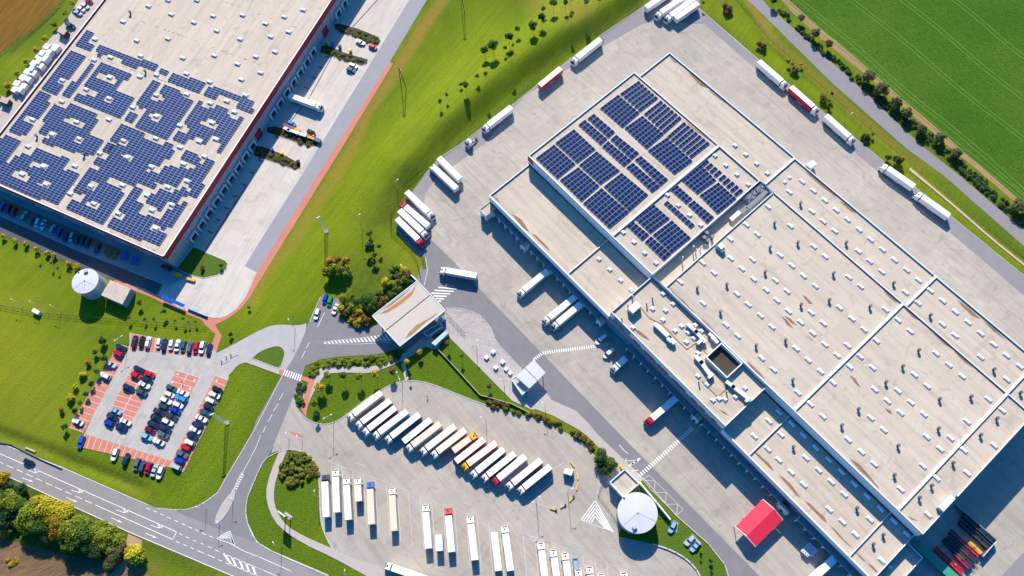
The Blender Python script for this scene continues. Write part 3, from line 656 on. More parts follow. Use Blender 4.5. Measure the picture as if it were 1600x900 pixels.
for a in ((0, h, 203.7, h, 10.3, 11), (h, PT, h, 22.7, 10.3, 11), (48.5, PT, 48.5, 22.6, 10.3, 11.05), (203.45, PT, 203.45, 22.6, 10.3, 11),
          (146.2, PT, 146.2, 22.6, 10.3, 11.05), (193.2, PT, 193.2, 22.6, 10.3, 11.05)): p(bb, *a)
for a in ((-.5, 22.7 + h, 72.9, 22.7 + h), (79.9, 22.7 + h, 204, 22.7 + h), (-.5 + h, 23.2, -.5 + h, 84.6), (-.5, 85.1 - h, 72.9, 85.1 - h), (50, 23.2, 50, 84.6),
          (72.7, 23.2, 72.7, 84.6), (80.1, 23.2, 80.1, 84.6), (80.4, 85.1, 204, 85.1), (145.7, 23.2, 145.7, 84.8), (193.1, 23.2, 193.1, 84.8), (203.8, 23.2, 203.8, 84.8)):
    w = 1.0 if a[0] == a[2] and a[0] in (50, 145.7, 193.1) else PT
    p(bb, *a, 13.5 if a[0] in (72.7, 80.1) else 16.1, TOPH + .03 if a[0] == a[2] else TOPH + .01, t=w)
for a in ((2.6, 103.9 - h, 75, 103.9 - h, 16.2, 16.93), (2.6 + h, 85.2, 2.6 + h, 103.4, 16.2, 16.93), (75.2, 85.4, 75.2, 103.6, 16.2, 17.05), (75.6, 103.5 - h, 204, 103.5 - h, RZ, 17.05),
          (147, 85.4, 147, 103.1, RZ, 17.08), (193, 85.4, 193, 103.1, RZ, 17.08), (203.8, 85.4, 203.8, 103.1, RZ, 17.05)):
    p(bb, *a, t=.9 if a[0] == a[2] and a[0] > 70 else PT)
for a in ((72.8, .25 + h, 133.2, .25 + h), (73.05, .8, 73.05, 22.6), (132.95, .8, 132.95, 22.6)): p(bb, *a, 14.7, 15.65)
bb.build('parapet', bw)
# facade towards the yard: white fascia, grey panels, office band
for u0, u1 in ((0, 72.7), (133.3, 203.7)): b = MB(); b.box(U3((u0 + u1) / 2, -.06, 7.3), (u1 - u0, .3, 3.72), A_R, M_wallW); b.build('fascia', bw)
b = MB()
b.box(U3(87.4, .0, 0), (29, .3, 4.2), A_R, M_glassB)
b.build('entrance_front', bw)
win = []
for u0, u1, zb in ((86, 90, 10.2), (92, 98, 10.2), (99.5, 105, 10.2), (107, 114, 10.4), (117, 120, 10.2), (121.5, 124, 10.2), (127.5, 130, 10.2), (78, 81, 10.2), (82, 85, 7.4), (86.5, 90.5, 7.2), (75, 77.2, 10.2), (75, 77.2, 7.2), (78, 81, 7.2)):
    b = MB(); b.box(U3((u0 + u1) / 2, .16, zb), (u1 - u0, .22, 1.3), A_R, M_glass); b.build('window', bw)
b = MB(); b.box(U3(79.5, .15, 12), (9, .26, 2.6), A_R, M_glassB); b.build('window', bw)
b = MB(); b.box(U3(-.58, 25, 13.2), (.16, 4.4, 3.2), A_R, M_redP); b.box(U3(1.0, 22.62, 13.2), (3.2, .16, 3.2), A_R, M_redP); b.build('red_sign', bw)
# docks
def dock_row(u0, u1, n, label, ends=True, depth=2.2):
    t = thing('dock_canopy', label, 'dock canopy', U3((u0 + u1) / 2, 0, 0), group='dock canopies along the yard front')
    b = MB(); b.box(U3((u0 + u1) / 2, -depth / 2 - .1, 4.65), (u1 - u0, depth, .25), A_R, M_wallW, M_wallG); b.build('roof', t)
    for k in range(n + 1):
        u = u0 + .2 + (u1 - u0 - .4) * k / n
        b = MB(); b.box(U3(u, -depth / 2 - .1, 0), (.45, depth - .1, 4.63), A_R, M_wallW); b.build('divider', t)
    for k in range(n):
        u = u0 + (u1 - u0) * (k + .5) / n
        b = MB(); b.box(U3(u, -.26, 1.1), (3.0, .22, 3.1), A_R, M_dark); b.box(U3(u, -.5, 0), (3.2, .7, 1.1), A_R, M_chas); b.build('dock_door', t)
    return t
dock_row(4.2, 23.6, 5, 'grey dock canopy with white dividers nearest the low corner of the warehouse')
dock_row(28.4, 69, 10, 'long grey dock canopy behind the three white trucks backed up to the warehouse')
dock_row(85.6, 121.8, 9, 'long dock canopy with white dividers below the office windows')
dock_row(126.3, 165.8, 10, 'dock canopy between the red-cabbed truck and the red awning')
dock_row(173.8, 203.4, 7, 'dock canopy behind the stack of white pallets, nearest the bottom edge')
for (u, v, w, d, hh, lab) in ((2, -2.9, 4, 5.6, 5.2, 'small beige-roofed stair block at the upper left end of the dock front'),
                              (24.9, -1.9, 2.4, 3.4, 4.9, 'small grey stair block after the first dock canopy'),
                              (70.4, -1.6, 2.6, 2.8, 4.9, 'pale stair block beside the glazed office entrance'),
                              (123.6, -1.4, 3, 2.4, 4.9, 'grey stair block beside the red-cabbed truck dock'),
                              (168.2, -2.4, 4.4, 1.2, 4.9, 'narrow cream-topped block behind the red awning')):
    t = thing('stair_block', lab, 'stair block', U3(u, v, 0))
    b = MB(); b.box(U3(u, v, 0), (w, d, hh), A_R, M_wallW, M_roof); b.build('wall', t)
    b = MB(); b.box(U3(u - w / 2 + .12, v, hh), (.24, d, .3), A_R, M_wallG); b.box(U3(u, v - d / 2 + .12, hh), (w - .5, .22, .25), A_R, M_wallW); b.build('parapet', t)
    b = MB(); b.box(U3(u, v - d / 2 - .06, 0), (1.1, .1, 2.2), A_R, M_glass); b.build('door', t)
# courtyard well: near-black slab at roof level, the pit's shade put into its colour
t = thing('roof_courtyard', 'dark walled light well sunk into the office roof', 'light well', U3(115.6, 18, 14.7))
b = MB(); b.box(U3(115.6, 18, 14.66), (10.2, 8.0, .12), A_R, surf('pit_floor_shaded', (.035, .035, .03), (.07, .06, .035), .9, ((.3, .6), (1.5, .6)))); b.build('floor', t)
b = MB()
for a in ((110.2, 13.9, 121.0, 13.9), (110.2, 22.2, 121.0, 22.2), (110.3, 14.1, 110.3, 22), (120.9, 14.1, 120.9, 22)): p(b, *a, 14.72, 16.9, t=.4, mat=M_wallW)
b.build('wall', t)
# lower annex at the corner
t = thing('annex', 'small low annex with white parapet tucked against the lower corner of the warehouse', 'annex', U3(207.5, 11, 0))
b = MB(); b.box(U3(207.5, 11.6, 0), (7, 16.4, 7.6), A_R, M_wallG, M_roof); b.build('wall', t)
b = MB(); p(b, 204.2, 19.6, 210.9, 19.6, 7.6, 8.5, t=.35); p(b, 210.8, 3.6, 210.8, 19.4, 7.6, 8.5, t=.35); b.build('parapet', t)
b = MB(); b.box(U3(205.6, 9, 7.6), (1.2, 1.2, .6), A_R, M_dome); b.build('roof_hatch', t)
# stains on the roofs: thin silt tongues along the parapets
LN_ = [0]
def lens(f, pts, z, mat=M_stain):
    LN_[0] += 1; w = wl(tl(f, pts), z + .0015 * LN_[0])
    if sum(w[i][0] * w[(i + 1) % len(w)][1] - w[(i + 1) % len(w)][0] * w[i][1] for i in range(len(w))) < 0: w = w[::-1]
    st_ = MB(); st_.face(w, mat); st_.build('roof_stain', bw)
zl, zh, zo = 10.33, RZ + .03, 14.73
fz = T(1100, 700, 6.6667)
lens(fz, [(520, 35), (560, 55), (620, 110), (680, 160), (715, 215), (728, 240), (690, 215), (620, 145), (560, 90)], zl)
lens(fz, [(780, 285), (830, 310), (900, 370), (950, 440), (985, 490), (1005, 520), (960, 490), (890, 410), (830, 345)], zl)
fz = T(1200, 760, 6.6667)
lens(fz, [(380, 150), (440, 180), (520, 260), (590, 320), (615, 380), (580, 360), (500, 280), (430, 210)], zl)
lens(fz, [(640, 400), (700, 450), (780, 540), (840, 600), (880, 645), (820, 600), (740, 520), (690, 460)], zl)
lens(fz, [(905, 680), (960, 720), (1020, 785), (1000, 780), (950, 735)], zl); lens(fz, [(1035, 795), (1090, 830), (1150, 895), (1130, 900), (1080, 850)], zl)
fz = T(720, 280, 6.6667)
lens(fz, [(528, 360), (570, 380), (630, 420), (680, 490), (712, 555), (650, 510), (600, 450)], zl); lens(fz, [(735, 560), (790, 590), (850, 650), (900, 700), (928, 750), (880, 710), (820, 650)], zl)
lens(fz, [(330, 170), (370, 190), (412, 245), (380, 225)], zl)
lens(y4, [(715, 0), (760, 40), (812, 95), (790, 85), (740, 40)], zh); lens(y4, [(845, 120), (900, 150), (945, 205), (900, 180)], zh)
lens(y4, [(1030, 280), (1080, 310), (1150, 380), (1100, 350)], zh); lens(y4, [(1160, 395), (1210, 430), (1280, 500), (1230, 465)], zh)
lens(y4, [(1185, 75), (1250, 120), (1330, 195), (1280, 175), (1210, 110)], zh); lens(y4, [(1345, 205), (1400, 240), (1480, 320), (1410, 270)], zh)
lens(y4, [(85, 175), (120, 200), (158, 252), (120, 230)], zh); lens(y4, [(100, 172), (140, 190), (178, 232), (150, 222)], zh)
lens(y4, [(215, 45), (240, 55), (282, 102), (255, 95)], zh); lens(y4, [(510, 545), (545, 565), (580, 625), (550, 600)], zh); lens(y4, [(240, 292), (285, 332), (270, 325)], zh)
lens(y4, [(732, 750), (765, 765), (778, 790), (750, 778)], zh)
lens(y8, [(510, 165), (570, 200), (640, 280), (690, 345), (695, 358), (640, 300), (560, 225)], zh)
lens(y8, [(875, 520), (905, 540), (938, 556), (895, 545)], zh); lens(y8, [(1040, 85), (1180, 160), (1060, 100)], zh, M_stain2)
lens(k1, [(845, 60), (900, 130), (990, 200), (1050, 270), (1115, 332), (1060, 300), (960, 215), (880, 140)], zh)
lens(k1, [(1165, 380), (1230, 430), (1345, 550), (1250, 470)], zh); lens(k2, [(850, 160), (910, 210), (1000, 300), (1038, 352), (960, 290), (880, 215)], zh)
lens(k1, [(470, 490), (530, 515), (600, 570), (635, 612), (560, 575), (500, 530)], zo); lens(k2, [(560, 660), (620, 695), (660, 732), (600, 700)], zo)
lens(k2, [(440, 200), (500, 250), (545, 300), (540, 320), (490, 270)], zo); lens(k1, [(815, 485), (860, 530), (900, 580), (855, 550)], zo)
lens(z3, [(1105, 455), (1150, 475), (1225, 550), (1180, 535)], 16.23); lens(z3, [(985, 355), (1035, 395), (1010, 385)], 16.23); lens(z3, [(1230, 560), (1350, 655), (1260, 590)], 16.23)
lens(z8, [(230, 170), (300, 215), (430, 330), (350, 275)], zh); lens(z8, [(450, 355), (500, 385), (550, 435), (500, 405)], zh)
lens(z3, [(880, 565), (940, 610), (900, 590)], zh); lens(z3, [(1080, 750), (1240, 880), (1120, 795)], zh, M_stain2)

# ================================================================== LEFT WAREHOUSE
LO = np.array(W2(254.8, 399.6, 12.5)); LC = np.array([math.cos(C_L), math.sin(C_L)]); LD = np.array([-math.sin(C_L), math.cos(C_L)])
def V(c, d): q = LO + LC * c + LD * d; return (float(q[0]), float(q[1]))
def V3(c, d, z): return (*V(c, d), z)
lw = thing('warehouse', 'beige-roofed warehouse with a red band, blue-grey walls and irregular solar panels', 'warehouse', V3(0, 0, 0))
LL, LW_, LZ_, LT = 215, 101.5, 11.7, 12.5
b = MB(); b.prism([V(0, 0), V(LL, 0), V(LL, LW_), V(0, LW_)], 0, 11.3, M_wallB, M_wallG); b.build('wall', lw)
b = MB(); b.face([V3(.4, .4, LZ_), V3(.4, LW_ - .4, LZ_), V3(LL, LW_ - .4, LZ_), V3(LL, .4, LZ_)][::-1], M_roofL); b.build('roof', lw)
b = MB()
for c0, d0, c1, d1 in ((0, -.1, LL, -.1), (-.1, .1, -.1, LW_), (0, LW_, LL, LW_)):
    a, e = V3(c0, d0, 0), V3(c1, d1, 0); an = math.atan2(e[1] - a[1], e[0] - a[0]); L = math.hypot(e[0] - a[0], e[1] - a[1])
    b.box(((a[0] + e[0]) / 2, (a[1] + e[1]) / 2, 8.9 if d0 < 1 else 11.3), (L, .5, 3.6 if d0 < 1 else 1.2), an, M_redP, M_wallW)
b.build('red_band', lw)
b = MB()
for k in range(28):
    c = 4 + 6.13 * k; b.box(V3(c, -.02, 0), (.12, .14, 10.2), C_L, M_wallG)
for k in range(17): b.box(V3(-.02, 3 + 6 * k, 0), (.14, .12, 10.2), C_L, M_wallG)
b.build('panel_joint', lw)
k = 0
for c in [15 + 6.13 * i for i in range(0, 9)] + [82.6 + 6.2 * i for i in range(0, 7)] + [144.7 + 6.2 * i for i in range(0, 4)]:
    k += 1; fr = MB()
    for dc in (-1.95, 1.95): fr.box(V3(c + dc, -.75, 0), (.4, 1.0, 4.3), C_L, M_glassB if 0 else M_wallW)
    fr.box(V3(c, -.75, 4.3), (4.3, 1.0, .35), C_L, M_wallW); o = fr.build('dock_shelter', lw)
    d_ = MB(); d_.box(V3(c, -.35, .9), (3.3, .35, 3.3), C_L, surf('dock_door_dark', (.10, .02, .035), (.03, .02, .03), .6, ((1.2, .8),))); d_.build('dock_door', lw)
for c in (70.6, 132.8):
    d_ = MB(); d_.box(V3(c, -.2, 0), (4.2, .3, 4.6), C_L, surf('red_door', (.45, .01, .03), (.38, .01, .03), .6, ((1, .3),))); d_.build('red_door', lw)
b = MB()
for d in (8, 20, 32, 44, 60, 75): b.box(V3(-.12, d, 3), (.12, 5, 1.4), C_L, M_glass)
b.build('window', lw)
# roof stains in long interrupted lines
st_ = MB(); rr = random.Random(4)
def stainline(a, b, n, z, w=.55):
    A, B = Vector(W(*a, z)), Vector(W(*b, z)); d = (B - A) / n; u = d.normalized(); nn = Vector((-u.y, u.x, 0))
    for k in range(n):
        if rr.random() < .45: continue
        s = A + d * k; L = d.length * rr.uniform(.4, 1.0); w_ = w * rr.uniform(.35, 1)
        pts = [s, s + u * L * .3 - nn * w_ * .5, s + u * L * .8 - nn * w_ * .4, s + u * L, s + u * L * .6 + nn * w_ * .5, s + u * L * .2 + nn * w_ * .4]
        st_.face([(q.x, q.y, z) for q in pts], M_stain if rr.random() < .7 else M_stain2)
zL = LZ_ + .02
for a, e, n in ((z1(645, 45), z2(150, 450), 40), (z1(1370, 0), z2(330, 200), 16), (z1(520, 318), z5(1100, 300), 50), (z1(250, 570), z5(1000, 300), 50), (z1(595, 355), z1(1570, 700), 40), (z5(0, 262), z5(1000, 680), 40), (z1(60, 830), z5(840, 560), 40)):
    stainline(a, e, n, zL)
st_.build('roof_stain', lw)

# ---- solar arrays
left = tl(z1, [(926, 36), (1048, 0), (1228, 0), (1068, 88), (1330, 97), (1514, 92), (1210, 138), (1352, 190), (1498, 242), (766, 133), (852, 252), (1047, 240), (1140, 360), (1337, 345), (1483, 398), (876, 347), (688, 356), (590, 243), (585, 372), (872, 477), (975, 465), (1163, 458), (1308, 510), (1506, 495), (1532, 593), (1415, 630), (683, 482), (387, 500), (537, 556), (680, 612), (826, 668), (973, 592), (1165, 587), (1313, 643), (1463, 698), (383, 632), (973, 724), (1120, 782), (1323, 765), (678, 745), (475, 760), (202, 745), (322, 838), (492, 864), (770, 877), (972, 862), (1243, 883), (1348, 868), (1597, 352)]) \
     + tl(z2, [(293, 60), (175, 103), (57, 145), (202, 197), (90, 227), (117, 322), (28, 452)]) + tl(z5, [(172, 13), (620, 55), (465, 135), (268, 140), (135, 187), (285, 250), (435, 308), (790, 82), (565, 262), (763, 255), (583, 370), (738, 432), (1123, 18), (943, 140), (1145, 122), (1276, 76), (1168, 230), (1048, 268), (917, 318), (1073, 377), (947, 412), (970, 525)])
SKW = [np.array(W2(*q, LZ_ + .5)) - LO for q in left]; SKW = [(float(q @ LC), float(q @ LD)) for q in SKW]
def inside(pt, poly):
    x, y = pt; c = False; n = len(poly)
    for i in range(n):
        x1_, y1_ = poly[i]; x2_, y2_ = poly[i - 1]
        if (y1_ > y) != (y2_ > y) and x < (x2_ - x1_) * (y - y1_) / (y2_ - y1_) + x1_: c = not c
    return c
CW, CH = 2.15, 1.15
def left_array(label, f, outline, holes=()):
    Z = LZ_ + .35
    P = [W2(*f(*q), Z) for q in outline]; H = [[W2(*f(*q), Z) for q in hq] for hq in holes]
    loc = np.array(P) - LO; cs, ds = loc @ LC, loc @ LD
    c0, c1, d0, d1 = cs.min(), cs.max(), ds.min(), ds.max()
    t = thing('solar_array', label, 'solar array', V3((c0 + c1) / 2, (d0 + d1) / 2, LZ_), group='solar arrays on the left warehouse roof')
    for i in range(int(d0 // CW) - 1, int(d1 // CW) + 2):
        d = (i + .5) * CW; runs, cur = [], None
        for j in range(int(c0 // CH) - 1, int(c1 // CH) + 2):
            c = (j + .5) * CH; q = V(c, d)
            ok = all(inside(V(c + s1_ * .05 * CH, d + s2_ * .1 * CW), P) for s1_ in (-1, 1) for s2_ in (-1, 1)) and not any(inside(q, hh) for hh in H) and not any(abs(c - sc_) < 1.75 and abs(d - sd_) < 2.15 for sc_, sd_ in SKW)
            if ok: cur = [j, j] if cur is None else [cur[0], j]
            if not ok and cur is not None: runs.append(cur); cur = None
        if cur: runs.append(cur)
        for a, e in runs:
            if e - a < 1: continue
            b = MB(); ca, ce = a * CH + .03, (e + 1) * CH - .03; da, db = i * CW + .06, (i + 1) * CW - .06
            zt = LZ_ + .45
            b.face([V3(ca, da, zt - .08), V3(ce, da, zt - .08), V3(ce, db, zt + .08), V3(ca, db, zt + .08)], P_L,
                   [(0, 0), (0, ce - ca), (CW, ce - ca), (CW, 0)])
            for s0, s1 in (((ca, da), (ce, da)), ((ce, da), (ce, db)), ((ce, db), (ca, db)), ((ca, db), (ca, da))):
                za, zb_ = (zt - .08 if s0[1] == da else zt + .08), (zt - .08 if s1[1] == da else zt + .08)
                b.face([V3(*s0, LZ_ + .1), V3(*s1, LZ_ + .1), V3(*s1, zb_), V3(*s0, za)], M_galv)
            b.build('panel_row', t)
LA = [
 ('small solar array at the upper left corner of the left warehouse roof', z1, [(530, 188), (578, 205), (543, 262), (588, 275), (560, 320), (467, 285)]),
 ('zigzag solar array across the top, nearest the upper left corner of the panels', z1, [(628, 280), (985, 405), (962, 442), (865, 405), (843, 430), (747, 393), (757, 365), (668, 330), (640, 355), (595, 337)]),
 ('tiny square solar array standing alone in the topmost row', z1, [(1012, 420), (1060, 438), (1035, 473), (993, 455)]),
 ('oblong solar array in the topmost row, right of the tiny square one', z1, [(1070, 443), (1277, 520), (1240, 578), (1033, 500)]),
 ('stepped solar array at the right end of the topmost row', z1, [(1295, 527), (1605, 640), (1565, 705), (1468, 665), (1490, 632), (1378, 590), (1355, 622), (1256, 585)]),
 ('tall notched solar array beside the left roof edge, upper one of the pair', z1, [(435, 315), (530, 350), (435, 507), (362, 480), (348, 508), (398, 530), (350, 588), (254, 550)]),
 ('narrow solar strip left of the upper ring-shaped array', z1, [(568, 378), (607, 395), (450, 600), (435, 613), (388, 597)]),
 ('large ring-shaped solar array around two skylights, upper left of the roof', z1, [(622, 383), (820, 460), (732, 560), (840, 603), (745, 742), (443, 617), (478, 572), (583, 608), (608, 562), (510, 530)], [[(625, 452), (737, 492), (712, 525), (605, 487)], [(660, 592), (712, 610), (695, 632), (650, 618)]]),
 ('narrow solar strip in the middle of the roof, upper one', z1, [(960, 497), (1003, 512), (885, 675), (843, 655)]),
 ('broad solar array with one square gap, upper middle of the roof', z1, [(1018, 518), (1110, 560), (1200, 628), (1042, 866), (842, 782), (942, 612), (1000, 632), (1018, 605), (978, 582)], [[(945, 700), (1015, 725), (985, 770), (925, 745)]]),
 ('tiny square solar array left of the broad middle one', z1, [(818, 700), (860, 717), (833, 765), (783, 745)]),
 ('winding solar array nearest the right roof edge, upper half', z1, [(1235, 615), (1282, 632), (1262, 668), (1308, 690), (1342, 642), (1445, 690), (1430, 725), (1475, 742), (1488, 726), (1538, 742), (1390, 965), (1340, 945), (1370, 890), (1310, 860), (1280, 905), (1195, 865), (1150, 897), (1062, 862), (1100, 812), (1160, 835), (1175, 790), (1127, 770)], [[(1280, 740), (1382, 775), (1352, 810), (1250, 775)]]),
 ('tall notched solar array beside the left roof edge, lower one of the pair', z1, [(243, 567), (328, 603), (240, 738), (165, 712), (145, 745), (198, 780), (160, 850), (52, 812)]),
 ('large many-holed solar array left of centre', z1, [(440, 635), (627, 712), (545, 835), (645, 880), (565, 975), (245, 880), (275, 840), (225, 825), (340, 655), (395, 678)], [[(430, 722), (530, 765), (500, 800), (400, 755)], [(300, 820), (370, 840), (345, 875), (275, 850)], [(470, 850), (520, 862), (500, 885), (455, 870)]]),
 ('solar array cut by the left photo edge', z1, [(25, 840), (125, 880), (30, 1030), (-80, 990), (-60, 900)]),
 ('largest solar array, at the lower left roof edge around three skylights', z5, [(130, 45), (190, 65), (210, 12), (330, 60), (440, 95), (385, 150), (492, 182), (358, 380), (0, 243), (-160, 200), (-60, 80), (0, 110), (75, 110)], [[(95, 160), (205, 200), (175, 240), (65, 205)], [(215, 105), (310, 140), (290, 175), (190, 135)], [(260, 225), (320, 245), (300, 285), (230, 255)]]),
 ('tiny square solar array in the roof centre, upper one', z5, [(670, -10), (715, 10), (690, 65), (640, 45)]),
 ('tiny square solar array in the roof centre, lower one', z5, [(610, 75), (660, 95), (635, 148), (580, 125)]),
 ('narrow solar strip in the middle of the roof, left of the broad array', z1, [(765, 770), (810, 790), (735, 895), (687, 875)]),
 ('broad solar array reaching from the roof middle to the lower edge', z5, [(820, -110), (920, -70), (900, -40), (1012, 8), (850, 260), (690, 195), (665, 235), (790, 305), (660, 505), (395, 400), (430, 345), (490, 365), (540, 280), (605, 290), (620, 240), (575, 220), (700, 10), (760, -50), (780, -60)], [[(765, 62), (830, 80), (810, 110), (750, 95)], [(550, 350), (620, 365), (600, 405), (535, 385)], [(540, 240), (610, 262), (600, 290), (530, 275)]]),
 ('slim solar strip in the roof centre, below the tiny square arrays', z5, [(560, 150), (608, 165), (510, 315), (465, 295)]),
 ('short leaning solar strip in the right half of the roof', z5, [(1040, -10), (1095, 5), (1072, 60), (1005, 140), (950, 118)]),
 ('oblong solar array just below the winding one', z5, [(1150, 30), (1275, 75), (1235, 125), (1110, 85)]),
 ('hooked solar array nearest the right roof edge, lower half', z5, [(910, 162), (1000, 180), (1040, 130), (1180, 155), (1235, 130), (1300, 90), (1362, 108), (1215, 337), (1168, 318), (1190, 265), (1130, 245), (1115, 275), (975, 240), (960, 280), (868, 235)]),
 ('stepped solar array above the lowest corner array', z5, [(985, 275), (1080, 300), (1180, 260), (1170, 315), (1100, 362), (1040, 400), (1000, 415), (910, 378), (940, 330)]),
 ('solar array at the lowest right corner of the left warehouse roof', z5, [(848, 262), (895, 280), (850, 345), (910, 370), (875, 430), (1000, 470), (1030, 410), (1140, 360), (1180, 375), (1085, 520), (1040, 505), (1005, 545), (1052, 570), (1005, 645), (675, 510), (715, 460), (770, 475), (790, 435), (745, 415)], [[(950, 500), (1000, 515), (985, 545), (940, 530)]]),
]
for a in LA: left_array(*a)

def right_array(label, quad, Z, grp, pitch=1.95):
    q = [np.array(W2(*c, Z + .4)) for c in quad]      # left, top, right, bottom
    ctr = sum(q) / 4
    t = thing('solar_array', label, 'solar array', (float(ctr[0]), float(ctr[1]), Z), group=grp)
    # rows run left->top ; stacked along left->bottom
    e = np.linalg.norm(q[3] - q[0]); n = max(1, round(e / pitch)); L = np.linalg.norm(q[1] - q[0])
    fill = .66 if pitch > 2.25 else .82
    for i in range(n):
        s0, s1 = i / n, (i + fill) / n
        a0, a1 = q[0] + (q[3] - q[0]) * s0, q[1] + (q[2] - q[1]) * s0
        b0, b1 = q[0] + (q[3] - q[0]) * s1, q[1] + (q[2] - q[1]) * s1
        b = MB(); zt = Z + .45; g3 = lambda p_, z: (float(p_[0]), float(p_[1]), z)
        wdt = e * fill / n; nb = max(2, round(L / 1.7))
        b.face([g3(b0, zt - .08), g3(b1, zt - .08), g3(a1, zt + .1), g3(a0, zt + .1)], P_R, [(0, 0), (nb * 1.7, 0), (nb * 1.7, 1.62), (0, 1.62)])
        b.face([g3(b1, Z + .1), g3(b1, zt - .08), g3(b0, zt - .08), g3(b0, Z + .1)], M_galv)
        b.face([g3(a0, Z + .1), g3(a0, zt + .1), g3(a1, zt + .1), g3(a1, Z + .1)], M_galv)
        b.face([g3(b0, Z + .1), g3(b0, zt - .08), g3(a0, zt + .1), g3(a0, Z + .1)], M_galv)
        b.face([g3(a1, Z + .1), g3(a1, zt + .1), g3(b1, zt - .08), g3(b1, Z + .1)], M_galv)
        b.build('panel_row', t)
f5 = T(740, 80, 5)
A1 = 'solar arrays on the upper left roof bay'; A2 = 'solar arrays on the second roof bay'
for lab, f, q, Z, grp, pt in (
 ('solar array at the leftmost corner of the warehouse roof, above the red sign', f5, [(488, 835), (630, 730), (800, 885), (662, 1000)], RZ, A1, 1.9),
 ('solar array second along the upper left parapet', f5, [(640, 715), (785, 610), (957, 770), (815, 878)], RZ, A1, 1.9),
 ('solar array second from the corner along the lower parapet', z7, [(300, 225), (415, 145), (550, 265), (440, 362)], RZ, A1, 1.9),
 ('solar array in the middle of the lower left block of six', z7, [(420, 130), (530, 45), (677, 170), (557, 255)], RZ, A1, 1.9),
 ('solar array at the lowest corner of the first roof bay', z7, [(445, 370), (560, 275), (735, 430), (615, 530)], RZ, A1, 1.9),
 ('solar array beside the divider parapet, right of the lowest one', z7, [(575, 265), (685, 180), (855, 320), (737, 425)], RZ, A1, 1.9),
 ('slender solar array heading the left slender row', f5, [(820, 575), (870, 535), (1050, 690), (1000, 735)], RZ, A1, 1.9),
 ('slender solar array heading the right slender row', f5, [(890, 525), (940, 488), (1110, 635), (1060, 682)], RZ, A1, 2.1),
 ('slender solar array in the middle of the left slender row', f5, [(1005, 745), (1052, 702), (1237, 860), (1180, 903)], RZ, A1, 1.9),
 ('slender solar array in the middle of the right slender row', f5, [(1070, 690), (1115, 652), (1300, 800), (1240, 852)], RZ, A1, 2.1),
 ('slender solar array ending the left slender row at the divider', z7, [(715, 145), (757, 117), (930, 270), (880, 305)], RZ, A1, 1.9),
 ('slender solar array ending the right slender row at the divider', z7, [(768, 97), (807, 75), (980, 225), (932, 265)], RZ, A1, 2.1),
 ('solar array third along the upper left parapet, before the far corner', f5, [(990, 445), (1130, 340), (1300, 485), (1170, 600)], RZ, A1, 1.9),
 ('open-spaced solar array at the topmost corner of the bay', f5, [(1145, 332), (1290, 232), (1450, 375), (1310, 480)], RZ, A1, 2.3),
 ('solar array in the middle of the upper right block, left side', f5, [(1180, 600), (1320, 505), (1490, 650), (1358, 767)], RZ, A1, 1.9),
 ('open-spaced solar array in the middle beside the upper right parapet', z3, [(825, 712), (930, 628), (1068, 745), (960, 840)], RZ, A1, 2.3),
 ('solar array at the divider in the upper right block, left side', z7, [(850, 40), (968, -40), (1132, 110), (1020, 192)], RZ, A1, 1.9),
 ('open-spaced solar array where the divider meets the upper right parapet', z3, [(970, 852), (1075, 762), (1245, 905), (1130, 995)], RZ, A1, 2.3),
 ('solar array at the upper left of the second bay beside the divider', z7, [(1060, 225), (1180, 130), (1280, 230), (1165, 315)], 16.2, A2, 2.0),
 ('narrow solar array at the top of the second bay', z7, [(1183, 125), (1217, 97), (1322, 185), (1285, 215)], 16.2, A2, 2.3),
 ('solar array beside the roof cooling units', z7, [(1173, 320), (1290, 240), (1407, 345), (1290, 440)], 16.2, A2, 2.0),
 ('narrow solar array nearest the roof cooling units', z7, [(1290, 217), (1325, 190), (1455, 300), (1410, 335)], 16.2, A2, 2.3),
 ('slender solar array in the second bay beside the divider', z7, [(990, 285), (1032, 257), (1132, 345), (1095, 377)], 16.2, A2, 1.9),
 ('slender solar array in the second bay away from the divider', z7, [(1100, 380), (1138, 352), (1267, 460), (1225, 500)], 16.2, A2, 1.9),
 ('thin single strip of solar panels between rows of skylights', z7, [(950, 372), (972, 355), (1147, 510), (1122, 530)], 16.2, A2, 2.0),
 ('narrow solar array at the lower left of the second bay', z7, [(720, 512), (755, 482), (862, 570), (820, 607)], 16.2, A2, 2.0),
 ('solar array at the lower end of the divider in the second bay', z7, [(765, 462), (885, 377), (990, 470), (870, 562)], 16.2, A2, 2.0),
 ('narrow solar array at the lowest corner of the second bay', z7, [(830, 612), (870, 577), (1000, 690), (955, 732)], 16.2, A2, 2.0),
 ('solar array beside the lowest corner array of the second bay', z7, [(880, 567), (1000, 477), (1122, 590), (1000, 687)], 16.2, A2, 2.0)):
    right_array(lab, tl(f, q), Z, grp, pt)

# ---- skylights
def sky_mesh(L, Wd, H=.55):
    b = MB(); b.box((0, 0, 0), (L, Wd, H * .55), 0, M_curb)
    a = MB(); z0, zt = H * .55, H * 1.25; hx, hy, ix, iy = L / 2 + .08, Wd / 2 + .08, L / 2 - .35, Wd / 2 - .35
    o = [(-hx, -hy, z0), (hx, -hy, z0), (hx, hy, z0), (-hx, hy, z0)]; n = [(-ix, -iy, zt), (ix, -iy, zt), (ix, iy, zt), (-ix, iy, zt)]
    for i in range(4): a.face([o[i], o[(i + 1) % 4], n[(i + 1) % 4], n[i]], M_dome)
    a.face(n, M_dome); a.face(o[::-1], M_dome)
    return b.mesh('curb'), a.mesh('dome')
SK = {'long': sky_mesh(2.65, 1.1, .5), 'left': sky_mesh(2.5, 1.35, .6), 'sq': sky_mesh(1.7, 1.35, .6), 'small': sky_mesh(1.1, 1.1, .5)}
